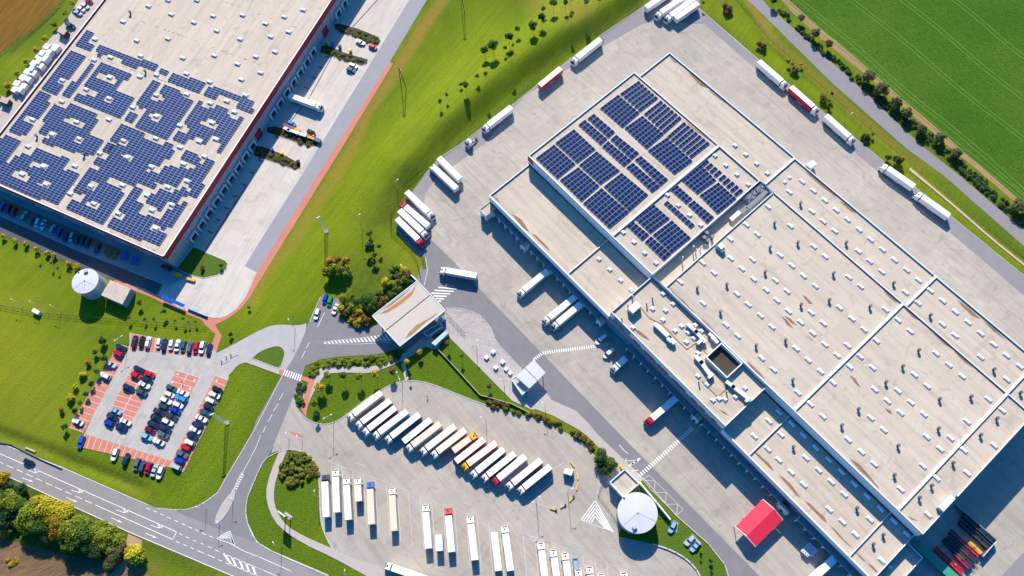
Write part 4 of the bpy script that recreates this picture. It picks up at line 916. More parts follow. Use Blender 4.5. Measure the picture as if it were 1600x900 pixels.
def skylight(px, z, kind, rot, label, grp):
    x, y = W2(*px, z + .5)
    t = thing('skylight', label, 'skylight', (x, y, z), rot, grp)
    c, d = SK[kind]; link('curb', c, t); link('dome', d, t)
def cowl_mesh():
    b = MB(); b.cyl((0, 0, 0), .42, .42, 1.3, 10, M_vent); b2 = MB(); b2.cyl((0, 0, 1.3), .64, .54, .5, 12, M_vent, M_steel); b2.box((-.7, 0, 1.0), (.5, .12, .12), 0, M_galv)
    return b.mesh('pipe'), b2.mesh('cowl')
CM = cowl_mesh()
def vent(px, z, label, grp):
    x, y = W2(*px, z + 1.4)
    t = thing('roof_vent', label, 'roof vent', (x, y, z), RN.uniform(-.3, .3), grp); link('pipe', CM[0], t); link('cowl', CM[1], t)

def rows_by_v(items, z, place, what, grp, kind='long', rot=None, tol=2.6, frame='R'):
    """sort a scatter into rows across the roof and name each by row and place in the row"""
    O_, A_, B_ = (RO, RA, RB) if frame == 'R' else (LO, LD, LC)
    pts = []
    for px in items:
        w = np.array(W2(*px, z + .5)) - O_; pts.append((float(w @ A_), float(w @ B_), px))
    uniq = []
    for q in pts:
        if all(math.hypot(q[0] - r[0], q[1] - r[1]) > 1.5 for r in uniq): uniq.append(q)
    uniq.sort(key=lambda q: -q[1]); rows = []
    for q in uniq:
        for r in rows:
            if abs(r[0][1] - q[1]) < tol: r.append(q); break
        else: rows.append([q])
    for i, r in enumerate(rows):
        r.sort(key=lambda q: q[2][0])
        for j, q in enumerate(r):
            NW_ = ['one', 'two', 'three', 'four', 'five', 'six', 'seven', 'eight', 'nine', 'ten', 'eleven', 'twelve', 'thirteen', 'fourteen', 'fifteen', 'sixteen', 'seventeen', 'eighteen', 'nineteen', 'twenty'] + ['twenty-' + q_ for q_ in ('one', 'two', 'three', 'four', 'five', 'six', 'seven', 'eight', 'nine')] + ['thirty']
            if len(rows) == 1: lab = f'{what}, {place}, {ORD[j + 1]} from the left'
            elif len(r) == 1: lab = f'{what}, {place}, alone in row {NW_[i]} from the top'
            else: lab = f'{what}, {place}, row {NW_[i]} from the top, {ORD[j + 1]} from the left'
            if what.startswith('roof vent') or 'vent' in what: vent(q[2], z, lab, grp)
            else: skylight(q[2], z, kind, A_R if frame == 'R' else C_L + math.pi / 2, lab, grp)
ARC = A_R
mainpts = {
 'strip1': tl(z8, [(215, 232), (286, 290), (357, 350), (428, 411), (498, 470), (572, 533), (644, 595), (718, 657), (794, 722), (869, 785), (943, 849), (135, 297), (276, 419), (347, 481), (419, 541), (565, 667), (638, 730), (713, 795)]) + tl(y4, [(862, 25)]),
 'strip2': tl(y4, [(1018, 15), (1095, 78), (1174, 147), (1253, 212), (1333, 282), (1413, 350), (1494, 420), (1577, 488), (940, 92), (1093, 225), (1172, 294), (1333, 430), (1497, 570)]),
 'main1': tl(z8, [(142, 510), (287, 637), (359, 700), (508, 830), (580, 888), (77, 692), (150, 757), (224, 822), (297, 885), (48, 850), (2, 390)]) + tl(z7, [(1465, 502), (1535, 563), (1365, 592), (1192, 740), (1368, 712), (1505, 720), (1437, 777), (1262, 803), (1511, 842), (1052, 860)]) +
   tl(y3, [(1407, 35), (1477, 100), (1195, 93), (1555, 170), (1338, 228), (1412, 297), (1560, 435), (1590, 10)]) + tl(y4, [(122, 18), (57, 75), (590, 5), (130, 143), (272, 151), (448, 120), (526, 189), (737, 132), (26, 240), (206, 212), (348, 218), (603, 257), (281, 280), (177, 376), (357, 350), (500, 357), (36, 508), (252, 448), (434, 418), (330, 520), (188, 652)]),
 'main2': tl(y4, [(815, 198), (892, 268), (680, 328), (578, 426), (512, 490), (656, 496), (1053, 407), (1133, 478), (1215, 549), (918, 540), (408, 590), (669, 632), (814, 640), (998, 611), (266, 724), (344, 800), (749, 705), (895, 713), (1380, 693), (644, 809), (831, 778), (977, 787), (1247, 833), (726, 885)]) +
   tl(y8, [(503, 46), (585, 122), (666, 198), (994, 28), (1143, 36), (1078, 104), (971, 211), (832, 356)]),
 'main3': tl(y4, [(1467, 763)]) + tl(y8, [(1416, 82), (1227, 112), (1248, 255), (1057, 288), (1002, 515)]),
}
GS = 'white skylights on the big warehouse roof'; GV = 'dark cowl vents on the big warehouse roof'
rows_by_v(mainpts['strip1'], RZ, 'upper strip, left bay', 'skylight', GS)
rows_by_v(mainpts['strip2'], RZ, 'upper strip, right bay', 'skylight', GS)
rows_by_v(mainpts['main1'], RZ, 'middle roof bay', 'skylight', GS)
rows_by_v(mainpts['main2'], RZ, 'large right roof bay', 'skylight', GS)
rows_by_v(mainpts['main3'], RZ, 'narrow end bay', 'skylight', GS)
low = tl(y8, [(222, 20), (300, 97), (380, 172), (460, 247), (540, 325), (622, 402), (705, 480), (788, 558), (870, 640), (82, 15), (0, 105), (68, 173), (146, 250), (225, 328), (239, 160), (318, 236), (398, 310), (478, 388), (384, 482), (467, 560), (549, 640), (640, 546), (715, 804)]) + tl(y4, [(70, 775), (150, 848), (8, 830)]) + tl(y7, [(1515, 25)])
rows_by_v(low, 10.3, 'low front roof', 'skylight', GS, tol=2.2)
rows_by_v(tl(z7, [(545, 718), (612, 783), (680, 850)]) + tl(y3, [(745, 10)]), 10.3, 'low roof left of the offices', 'small white skylight', GS, 'sq')
rows_by_v(tl(z7, [(695, 552), (763, 612), (830, 680), (900, 742), (1040, 382), (1110, 443), (1180, 505), (973, 318), (1270, 72), (1338, 132), (1407, 190), (1477, 252)]), 16.2, 'second solar bay', 'small white skylight', GS, 'sq')
rows_by_v(tl(z7, [(1395, 8), (1463, 65), (1530, 122), (1597, 182)]), 16.2, 'plain upper roof', 'small white skylight', GS, 'sq')
rows_by_v(tl(z8, [(137, 208), (108, 237)]), RZ, 'corner of the upper strip', 'tiny white skylight', GS, 'small', tol=9)
rows_by_v(tl(k1, [(775, 127), (880, 232), (800, 300), (665, 283), (775, 398), (968, 462), (898, 510), (1018, 628), (460, 477), (1115, 452), (1178, 512), (1035, 530), (1095, 588), (1140, 742)]) + tl(k2, [(340, 315), (435, 405), (495, 568), (558, 553), (620, 558), (730, 533), (830, 440)]), 14.7, 'office roof', 'square white skylight', GS, 'sq', tol=3)
rows_by_v(tl(z8, [(207, 365), (493, 612), (790, 865)]) + tl(y4, [(1020, 165), (1418, 505), (1585, 650)]), RZ, 'upper right strip', 'dark roof vent', GV, tol=30)
rows_by_v(tl(z7, [(1585, 795), (1345, 872), (1160, 895)]) + tl(y3, [(1305, 145), (1528, 355)]) + tl(z8, [(44, 488), (16, 640), (190, 612), (413, 805)]) + tl(y4, [(210, 100), (387, 70), (642, 112), (113, 322), (158, 570)]), RZ, 'middle roof bay', 'dark roof vent', GV, tol=5)
rows_by_v(tl(y4, [(947, 385), (847, 485), (742, 585), (570, 752), (465, 855), (1078, 690), (1275, 675), (1071, 875)]) + tl(y8, [(818, 82), (795, 265)]), RZ, 'large right roof bay', 'dark roof vent', GV, tol=5)
rows_by_v(tl(y4, [(1437, 812)]) + tl(y8, [(1335, 15), (1163, 190), (1028, 332), (952, 408)]), RZ, 'narrow end bay', 'dark roof vent', GV, tol=50)
rows_by_v(tl(y8, [(162, 90), (560, 473), (725, 640), (663, 700)]), 10.3, 'low front roof', 'dark roof vent', GV, tol=4)
rows_by_v(tl(z1, [(808, 72), (902, 440), (222, 845)]) + tl(z5, [(518, 62)]), LZ_, 'left warehouse roof', 'dark roof vent', GV, tol=500, frame='L')
rows_by_v(left, LZ_, 'left warehouse roof', 'skylight', 'white skylights on the left warehouse roof', 'left', tol=3.2, frame='L')

# ---- plant on the office roof
def duct(label, px, w, h, z, mat=M_galv, cat='air duct'):
    t = thing('air_duct', label, cat, W(*px[0], z), group='ducts on the office roof')
    pts = wl(px, z + h)
    for a, b_ in zip(pts[:-1], pts[1:]):
        b = MB(); L = math.hypot(b_[0] - a[0], b_[1] - a[1]); b.box(((a[0] + b_[0]) / 2, (a[1] + b_[1]) / 2, z + .5), (L + w, w, h - .5), math.atan2(b_[1] - a[1], b_[0] - a[0]), mat, M_wallW)
        for s in (.15, .85): b.box((a[0] + (b_[0] - a[0]) * s, a[1] + (b_[1] - a[1]) * s, z), (.2, w * .8, .5), 0, M_steel)
        b.build('duct_section', t)
duct('long white air duct in the left middle of the office roof', [(1025, 507), (1046, 527), (1052, 534)], 1.5, 2.0, 14.7)
duct('white air duct beside the main wall, left of the light well', [(1076, 507), (1088, 518), (1100, 532)], 1.4, 2.0, 14.7)
duct('curved white air duct below the light well', [(1089, 558), (1096, 566), (1108, 583)], 1.5, 1.8, 14.7)
duct('long air duct in the lower right corner of the office roof', [(1137, 597), (1146, 604), (1171, 624)], 1.3, 1.8, 14.7)
duct('short white duct elbow nearest the light well', [(1110, 522), (1117, 528)], 1.2, 1.9, 14.7)
def unit(label, px, size, z, rot=A_R, top=M_wallW, side=M_galv, fans=0):
    c = W(*px, z + size[2]); t = thing('air_handling_unit', label, 'air unit', (c[0], c[1], z), rot)
    b = MB(); b.box((0, 0, .25), size, 0, side, top); b.box((0, 0, 0), (size[0] * .9, size[1] * .8, .25), 0, M_steel)
    link('casing', b.mesh('casing'), t)
    for k in range(fans):
        b = MB(); x = (k - (fans - 1) / 2) * size[0] / fans; b.cyl((x, 0, size[2] + .25), min(size[0] / fans, size[1]) * .42, min(size[0] / fans, size[1]) * .42, .25, 16, M_steel, M_curb)
        b.box((x, 0, size[2] + .5), (min(size[0] / fans, size[1]) * .7, .1, .04), .5, M_galv); link('fan', b.mesh('fan'), t)
unit('big white box unit at the upper left of the office roof', (991.5, 480), (4.6, 2.8, 2.6), 14.7, A_R + math.pi / 2)
unit('small white unit ending the left air duct', (1046, 531), (2.2, 1.3, 1.8), 14.7)
unit('white cross-shaped unit beside the main wall', (1094, 533), (1.2, 3.0, 2.0), 14.7)
unit('small white unit at the end of the lower duct', (1110.5, 587), (1.1, 2.6, 1.8), 14.7)
unit('small white unit at the far end of the corner duct', (1168.5, 624), (1.1, 2.4, 1.8), 14.7)
unit('white unit nearest the light well corner', (1117, 531), (3.2, 1.2, 2.1), 14.7)
unit('low grey unit with two fans on the divider roof', (1013, 441), (1.6, 3.2, 1.2), 10.1, A_R + math.pi, fans=2)
unit('upper fan cooler of the pair in the roof plant strip', (1187.5, 294), (6.2, 3.2, 2.2), 13.6, A_R + math.pi / 2, M_steel, fans=2)
unit('lower fan cooler of the pair in the roof plant strip', (1174.5, 305), (6.2, 3.2, 2.2), 13.6, A_R + math.pi / 2, M_steel, fans=2)
unit('long dark cooler beside the two fan coolers', (1187, 308), (14.5, 1.6, 2.0), 13.6, A_R + math.pi / 2, M_steel)
unit('pale duct box below the fan coolers', (1149, 337), (5.5, 1.7, 1.5), 13.6, A_R + math.pi / 2)
unit('blue-tinted duct piece just below the fan coolers', (1163, 327), (3.6, 1.8, 1.6), 13.6, A_R + math.pi / 2, M_steel)
unit('long silver unit beside the lower right parapet', (1479.5, 786), (6.5, 2.0, 2.2), RZ, A_R + math.pi / 2)
unit('small grey unit behind the long silver one at the parapet', (1488.5, 775), (3.6, 1.6, 1.2), RZ, A_R + math.pi / 2, M_galv)
unit('round-shadowed white unit on the middle bay next to the plant strip', (1127, 384.5), (2.2, 2.2, 2.0), RZ)
unit('dark blue unit beside the plant strip skylights', (1126, 387), (1.8, 3.6, 1.6), RZ, A_R + math.pi / 2, M_steel)
for i, (x, y) in enumerate([(1100, 372), (1104, 365), (1106, 377), (1113, 371)]):
    w = W(x, y, 15.2); t = thing('exhaust_pipe', ['leftmost', 'topmost', 'lowest', 'rightmost'][i] + ' dark exhaust stack in the cluster on the plant strip', 'exhaust pipe', (w[0], w[1], 13.6), 0, 'dark exhaust stacks')
    b = MB(); b.cyl((0, 0, 0), .55, .5, 2.4, 12, M_vent); link('stack', b.mesh('stack'), t); b = MB(); b.cyl((0, 0, 2.4), .8, .8, .35, 12, M_vent, M_steel); link('cap', b.mesh('cap'), t)
for i, (x, y) in enumerate([(1083, 387), (1088, 392), (1095, 388), (1066, 404)]):
    w = W(x, y, 15.6); t = thing('flue', ['leftmost', 'second', 'third', 'lonely white'][i] + ' thin flue pipe on the plant strip below the stacks', 'flue', (w[0], w[1], 13.6), 0, 'thin flues')
    b = MB(); b.cyl((0, 0, 0), .22, .22, 3.4, 8, M_galv); link('pipe', b.mesh('pipe'), t); b = MB(); b.cyl((0, 0, 3.4), .42, .3, .3, 8, M_galv); link('cap', b.mesh('cap'), t)
for i, (x, y, f) in enumerate([(665, 165, k1), (605, 225, k1), (345, 380, k1), (410, 245, k1), (350, 375, k2), (640, 480, k2), (455, 155, k1)]):
    w = W(*f(x, y), 16); t = thing('flue', 'thin roof flue, ' + ORD[i + 1] + ' in a scatter over the office roof', 'flue', (w[0], w[1], 14.7), 0, 'office roof flues')
    b = MB(); b.cyl((0, 0, 0), .25, .25, 1.9, 8, M_vent); link('pipe', b.mesh('pipe'), t); b = MB(); b.cyl((0, 0, 1.9), .4, .3, .25, 8, M_galv); link('cap', b.mesh('cap'), t)
tt_ = thing('cable_tray', 'thin brown cable trays wandering over the office roof', 'cable tray', U3(100, 12, 14.7))
b = MB()
for pts in (tl(k1, [(540, 270), (640, 385), (760, 440)]), tl(k1, [(760, 440), (900, 590), (1020, 705), (1110, 640), (1240, 760)]), tl(k2, [(520, 300), (645, 440), (540, 530), (440, 430), (380, 370)])):
    b.wallrun(wl(pts, 14.7), 0.3, 14.72, 14.9, M_wood); b.build('tray_section', tt_); b = MB()

# ================================================================== VEHICLES
MC = {}
def cached(key, fn):
    if key not in MC: MC[key] = fn()
    return MC[key]
def xz_prism(b, prof, w, mat, top=None):
    n = len(prof)
    b.face([(x, -w / 2, z) for x, z in prof], mat); b.face([(x, w / 2, z) for x, z in prof[::-1]], mat)
    for i in range(n):
        (xa, za), (xb, zb) = prof[i], prof[(i + 1) % n]
        b.face([(xa, -w / 2, za), (xa, w / 2, za), (xb, w / 2, zb), (xb, -w / 2, zb)], top or mat)
TCOL = {'white': M_trW, 'cream': paint('truck_cream', (.72, .61, .46), .6, coat=0), 'beigeside': paint('side_beige', (.62, .58, .50), .5), 'pink': paint('side_pink', (.55, .36, .38), .5),
        'maroon': paint('side_maroon', (.20, .012, .05), .45), 'blue': paint('side_blue', (.05, .24, .50), .45), 'navy': paint('truck_navy', (.012, .025, .07), .3), 'bluecab': paint('cab_blue', (.01, .10, .48), .3),
        'yellow': paint('truck_yellow', (.80, .42, .005), .4), 'orange': paint('side_orange', (.72, .28, .02), .45), 'red': paint('truck_red', (.62, .006, .02), .35), 'crimson': paint('side_crimson', (.55, .005, .05), .45),
        'grey': paint('side_grey', (.50, .52, .54), .5), 'purple': paint('side_purple', (.22, .02, .22), .45), 'green': paint('side_green', (.05, .32, .16), .5), 'lightblue': paint('side_lightblue', (.42, .62, .78), .45)}
def m_wheel():
    b = MB(); b.cyl((0, -.17, 0), .5, .5, .34, 14, M_rub, M_chas, axis='y'); b.cyl((0, -.19, 0), .26, .26, .38, 10, M_steel, axis='y'); return b.mesh('wheel')
def m_box(L, roof, side, rear, H=4.0):
    b = MB(); x0_, x1_ = -L / 2, L / 2
    b.prism([(x0_, -1.27), (x1_ - .12, -1.27), (x1_, -1.15), (x1_, 1.15), (x1_ - .12, 1.27), (x0_, 1.27)], 1.12, H - .03, side, side, True)
    b.prism([(x0_ + .05, -1.22), (x1_ - .15, -1.22), (x1_ - .05, -1.1), (x1_ - .05, 1.1), (x1_ - .15, 1.22), (x0_ + .05, 1.22)], H - .03, H + .02, roof, roof)
    for k in range(int(L / 1.4)): b.box((x0_ + .7 + 1.4 * k, 0, H + .02), (.06, 2.4, .025), 0, roof)
    return b.mesh('trailer_box')
def m_cab(c):
    b = MB()
    xz_prism(b, [(-1.25, .55), (1.18, .5), (1.25, 1.5), (1.15, 1.75), (.95, 2.75), (.55, 3.12), (-.05, 3.55), (-.85, 3.75), (-1.25, 3.7)], 2.42, c)
    for s in (-1, 1):
        b.box((1.0, s * 1.42, 1.9), (.12, .3, .8), 0, M_chas); b.box((-.9, s * 1.27, .6), (.9, .12, 1.2), 0, c)
        b.box((1.2, s * .95, .7), (.14, .35, .3), 0, M_galv)
    return b.mesh('cab')
def m_ws():
    b = MB(); b.face([(1.17, -1.08, 1.78), (1.17, 1.08, 1.78), (.975, 1.0, 2.74), (.975, -1.0, 2.74)], M_glass); b.face([(.975, -1.0, 2.76), (.975, 1.0, 2.76), (.60, .9, 3.10), (.60, -.9, 3.10)], M_dark); return b.mesh('windscreen')
def m_hatch():
    b = MB(); b.box((.0, 0, 3.56), (.62, .62, .1), 0, M_dark); return b.mesh('roof_hatch')
def m_gap():
    b = MB(); b.box((-1.5, 0, 1.0), (.4, 1.9, 1.9), 0, M_dark); return b.mesh('air_lines')
def m_frame(L):
    b = MB(); b.box((0, 0, .62), (L, .9, .45), 0, M_chas); b.box((-L / 2 + .1, 0, .5), (.15, 2.3, .25), 0, M_chas); b.box((L * .05, 1.1, .45), (3.2, .08, .55), 0, M_galv); b.box((L * .05, -1.1, .45), (3.2, .08, .55), 0, M_galv); return b.mesh('chassis')
def m_stripe(L, mat):
    b = MB(); b.box((-L * .1, -1.285, 1.6), (L * .55, .03, 1.1), 0, mat); b.box((-L * .1, 1.285, 1.6), (L * .55, .03, 1.1), 0, mat); return b.mesh('side_stripe')
def m_light():
    b = MB(); b.box((0, 0, 0), (.08, .45, .18), 0, TCOL['red']); return b.mesh('tail_light')
def truck(label, front, rear, kind='semi', cab='white', side='white', roof='white', grp=None, stripe=None, z=4.0, floor=0.0):
    zt = floor + (3.8 if kind == 'rigid' else 4.0)
    F, B = W(*front, zt), W(*rear, zt)
    L = math.hypot(F[0] - B[0], F[1] - B[1]); an = math.atan2(F[1] - B[1], F[0] - B[0])
    cx, cy = (F[0] + B[0]) / 2, (F[1] + B[1]) / 2
    if kind == 'semi':
        L0 = 16.6; s = max(.94, min(1.12, L / L0)); t = thing('articulated_truck', label, 'truck', (cx, cy, floor), an, grp); LB, xb, xc = 13.6, -8.3 + 6.8, 8.3 - 1.25
    elif kind == 'trailer':
        L0 = 13.6; s = max(.9, min(1.15, L / L0)) if L > 9 else L / L0; t = thing('trailer', label, 'trailer', (cx, cy, floor), an, grp); LB, xb, xc = 13.6, 0, None
    elif kind == 'tractor':
        L0 = 6.2; s = 1; t = thing('truck_tractor', label, 'truck cab', (cx, cy, floor), an, grp); LB, xb, xc = None, None, 1.7
    else:
        L0 = L; s = 1; t = thing('box_truck', label, 'truck', (cx, cy, floor), an, grp); LB = max(3.4, L - 2.9); xb = -L / 2 + LB / 2; xc = L / 2 - 1.25
    S = (s, 1, 1)
    if LB:
        ro, si = TCOL[roof], TCOL[side]; LBr = round(LB, 1)
        o = link('cargo_box', cached(('box', LBr, roof, side), lambda: m_box(LBr, ro, si, si)), t, (xb * s, 0, 0), 0, S)
        for yy in (-1, 1): link('tail_light', cached('tl', m_light), o, (-LBr / 2 - .03, yy * .95, 1.15))
        if stripe: link('side_stripe', cached(('st', LBr, stripe), lambda: m_stripe(LBr, TCOL[stripe])), o)
        link('chassis', cached(('fr', LBr), lambda: m_frame(LBr)), t, (xb * s, 0, 0), 0, S)
    wx = []
    if kind in ('semi', 'trailer'): wx += [xb * s + q * s for q in (-2.3, -3.6, -4.9)]
    if kind == 'semi': wx += [xc * s + .35, xc * s - 3.2]
    if kind == 'rigid': wx += [xc + .35, xb - LB * .22]
    if kind == 'tractor': wx += [2.1, -1.6]; link('chassis', cached('frT', lambda: m_frame(5.4)), t, (-.6, 0, 0)); b = cached('fw', lambda: (lambda q: (q.box((-1.4, 0, 1.05), (1.1, 1.0, .14), 0, M_steel), q.mesh('fifth_wheel'))[1])(MB())); link('fifth_wheel', b, t)
    if xc is not None:
        cb = TCOL[cab]; cxs = xc * s if kind != 'tractor' else xc
        c = link('cab', cached(('cab', cab), lambda: m_cab(cb)), t, (cxs, 0, 0), 0, (1, 1, .93 if kind == 'rigid' else 1))
        link('windscreen', cached('ws', m_ws), c); link('roof_hatch', cached('ht', m_hatch), c)
        if kind == 'semi': link('air_lines', cached('gap', m_gap), c)
    for x in wx:
        for y in (-1.05, 1.05): link('wheel', cached('whl', m_wheel), t, (x, y, .5))
    return t
G1 = 'trucks in the diagonal row of the truck park'; G2 = 'trucks parked nose-up in the lower row of the truck park'; G3 = 'trucks lined up along the yard fence'; G4 = 'trucks at the warehouse docks'
truck('white articulated truck backed up to a dock of the left warehouse', z2(408, 666), z2(205, 592), grp=G4)
truck('white articulated truck on the grass side of the yard, third from the top', (892.5, 97), (940, 59.5), grp=G3)
truck('red-sided trailer without a cab between two white trucks', (843, 133.5), (876.5, 106), 'trailer', side='crimson', grp=G3)
truck('white articulated truck beside the lone tractor unit', (754.5, 201), (799, 166.5), grp=G3)
truck('lone white tractor unit without a trailer', (727.5, 224), (744, 210), 'tractor', grp=G3)
truck('leftmost of the four white vehicles in the top corner of the yard', (1009.5, 11), (1047, -14), 'trailer', grp=G3)
truck('second white truck from the left in the top corner of the yard', (1025, 24), (1070, -7), grp=G3)
truck('third white truck from the left in the top corner, its cab showing', (1040, 29), (1085, -3), grp=G3)
truck('rightmost white trailer in the top corner of the yard', (1056, 28), (1091, 4), 'trailer', grp=G3)
truck('white articulated truck ahead of the red-sided one on the upper right border', (1230, 133), (1186, 95), grp=G3)
truck('articulated truck with crimson sides and white cab on the upper right border', (1279, 173), (1236, 135), side='crimson', grp=G3)
truck('white articulated truck behind the crimson-sided one on the upper right border', (1336, 220), (1291, 180), grp=G3)
truck('white truck by the round shrub, upper of the far right pair', (1378.5, 256), (1429, 291), grp=G3)
truck('white truck at the far right, lower of the pair', (1432.5, 300), (1484, 337), grp=G3)
truck('small white box van near the top corner of the warehouse roof', z8(254, 142), z8(293, 112), 'rigid', grp=G3)
truck('white trailer beside the other one at the fence bend, upper of the two', (719, 279), (685.5, 246), 'trailer', grp=G3)
truck('white truck at the fence bend with its cab against the fence', (672.5, 256), (713, 294), grp=G3)
truck('uppermost white truck of the four at the bottom of the fence bend', (676.5, 338), (635, 299), grp=G3)
truck('white trailer with a red cab at the fence', (625.5, 315.5), (669, 352.5), cab='red', grp=G3)
truck('white truck between the two red-cabbed ones', (667, 368), (624, 328), grp=G3)
truck('lowest truck of the fence group, red cab at its lower end', (660.5, 381), (620, 341), cab='red', grp=G3)
truck('white articulated truck turning beside the gate canopy', (686, 420), (744.5, 430.5), side='grey')
truck('white truck with a green stripe at the dock, leftmost one', (810, 459.5), (856, 422), stripe='green', grp=G4)
truck('white green-lettered truck, left one of the side-by-side dock pair', (849, 503), (899, 463), stripe='green', grp=G4)
truck('white truck with beige cab, right one of the dock pair', (863, 511), (908, 474), cab='cream', grp=G4)
truck('white truck with a bright red cab alone at the dock', (1010, 661), (1057.5, 620.5), cab='red', grp=G4)
truck('white trailer at the lowest dock, cut by the bottom edge', (1262, 912), (1308, 870), 'trailer', grp=G4)
rows = [((542, 654.5), (596, 613), 'white', 'beigeside', 'white', 'semi', 'white truck with beige sides at the upper left end of the diagonal row'),
 ((555, 666.5), (610, 625.5), 'white', 'pink', 'white', 'semi', 'truck with pinkish sides, second in the diagonal row'),
 ((566, 677.5), (618, 636.5), 'white', 'maroon', 'white', 'semi', 'truck with maroon lettered sides, third in the diagonal row'),
 ((582, 683), (636, 642), 'white', 'grey', 'white', 'semi', 'grey-sided white truck beside the maroon one'),
 ((601, 689.5), (655.5, 647), 'white', 'blue', 'white', 'semi', 'truck with mid-blue sides in the diagonal row'),
 ((630, 690), (673.5, 655), 'navy', 'navy', 'white', 'trailer', 'white-roofed trailer with dark navy sides and no cab in the diagonal row'),
 ((634, 703), (688, 661.5), 'white', 'beigeside', 'cream', 'semi', 'cream-roofed truck in the middle of the diagonal row'),
 ((656, 708), (711, 665.5), 'white', 'grey', 'white', 'semi', 'grey-sided truck right of the cream-roofed one'),
 ((673.5, 713), (727, 671.5), 'white', 'yellow', 'white', 'semi', 'truck with yellow sides and white cab in the diagonal row'),
 ((744, 677.5), (708, 704.5), 'yellow', 'orange', 'cream', 'rigid', 'short yellow truck facing the other way in the diagonal row'),
 ((712, 721), (756.5, 686), 'white', 'crimson', 'white', 'trailer', 'white trailer with dark red sides beside the yellow-cabbed truck'),
 ((721, 732), (775.5, 691.5), 'yellow', 'orange', 'white', 'semi', 'white-roofed truck with a bright yellow cab'),
 ((735, 744), (787.5, 701.5), 'white', 'grey', 'white', 'semi', 'white truck right of the yellow-cabbed one'),
 ((752.5, 749.5), (804.5, 708), 'white', 'navy', 'white', 'semi', 'white-cabbed truck with navy sides next to the pink-cabbed one'),
 ((768.5, 755.5), (821, 712.5), 'crimson', 'white', 'white', 'semi', 'white trailer with a crimson cab in the diagonal row'),
 ((791, 762.5), (845.5, 718.5), 'white', 'grey', 'white', 'semi', 'white truck second from the lower right end of the diagonal row'),
 ((816, 763.5), (853.5, 733.5), 'white', 'purple', 'white', 'semi', 'short truck with purple sides ending the diagonal row')]
for fr, re_, cab, side, roof, kind, lab in rows: truck(lab, fr, re_, kind, cab, side, roof, G1)
f = y6
rows = [((427, 262), (438, 531), 'navy', 'white', 'white', 'semi', 'white trailer with a black cab, leftmost in the lower row'),
 ((494, 232), (504, 502), 'white', 'white', 'white', 'semi', 'white truck second in the lower row, standing highest'),
 ((562, 286), (577, 547), 'white', 'grey', 'white', 'semi', 'white truck third in the lower row'),
 ((633, 284), (641, 433), 'white', 'grey', 'white', 'rigid', 'short white box truck fourth in the lower row'),
 ((709, 308), (722, 577), 'bluecab', 'beigeside', 'cream', 'semi', 'cream-roofed truck with a bright blue cab'),
 ((847, 346), (862, 618), 'white', 'beigeside', 'cream', 'semi', 'cream ribbed-roof truck with white cab standing alone'),
 ((1056, 451), (1078, 728), 'white', 'white', 'white', 'semi', 'white truck left of the small trailer'),
 ((1142, 641), (1146, 743), 'white', 'white', 'white', 'trailer', 'very short white trailer in the lower row'),
 ((1197, 473), (1222, 750), 'red', 'white', 'white', 'semi', 'white truck with a bright red cab in the lower row'),
 ((1336, 524), (1368, 801), 'white', 'white', 'white', 'semi', 'white truck right of the red-cabbed one'),
 ((1488, 626), (1516, 868), 'white', 'white', 'white', 'trailer', 'white trailer without a cab in the lower row'),
 ((1552, 585), (1590, 868), 'white', 'white', 'white', 'semi', 'white truck right of the cabless trailer')]
for fr, re_, cab, side, roof, kind, lab in rows: truck(lab, f(*fr), f(*re_), kind, cab, side, roof, G2)
f = y7
for fr, re_, lab, kind, cab in (((180, 694), (212, 968), 'white truck first in the group of truck fronts at the bottom edge', 'semi', 'white'), ((257, 740), (292, 1014), 'white truck second in the group at the bottom edge', 'semi', 'white'),
        ((331, 760), (366, 1034), 'white truck third in the group at the bottom edge', 'semi', 'white'), ((414, 864), (448, 1140), 'white truck below the small blue pickup', 'semi', 'white'),
        ((484, 848), (520, 1124), 'white truck right of the pickup at the bottom edge', 'semi', 'white'), ((558, 894), (594, 1170), 'white cab just showing at the bottom edge', 'semi', 'white'), ((701, 886), (737, 1160), 'rightmost white cab at the bottom edge of the truck park', 'semi', 'white')):
    truck(lab, f(*fr), f(*re_), kind, cab, grp=G2)
truck('white articulated truck lying crosswise at the bottom left of the truck park', y6(800, 829), (668, 906), grp=G2)
truck('white truck with grey box in the shade by the vans', (956.5, 578), (978, 559), 'rigid', side='grey', grp=G4)

CARC = {'white': (.80, .80, .80), 'silver': (.48, .52, .55), 'navy': (.015, .03, .07), 'black': (.015, .018, .022), 'gray': (.12, .14, .16), 'red': (.60, .008, .015), 'crimson': (.50, .004, .05), 'maroon': (.13, .01, .045),
        'blue': (.01, .10, .50), 'royal': (.01, .04, .42), 'teal': (.03, .10, .13), 'lightblue': (.30, .48, .62), 'green': (.01, .30, .08), 'darkgreen': (.02, .07, .055), 'skyblue': (.03, .30, .60)}
CARM = {k: paint('car_' + k, v, .28, .1, .6) for k, v in CARC.items()}
def hull(L, Wd, r=.35):
    x, y = L / 2, Wd / 2; return [(-x + r * .5, -y), (x - r * 1.4, -y), (x - .25, -y + .22), (x, -y + .6), (x, y - .6), (x - .25, y - .22), (x - r * 1.4, y), (-x + r * .5, y), (-x + .05, y - .3), (-x, 0), (-x + .05, -y + .3)]
def loft(b, pa, za, pb, zb, mat, cap=None):
    n = len(pa)
    for i in range(n):
        j = (i + 1) % n; b.face([(*pa[i], za), (*pa[j], za), (*pb[j], zb), (*pb[i], zb)], mat)
    if cap: b.face([(*q, zb) for q in pb], cap)
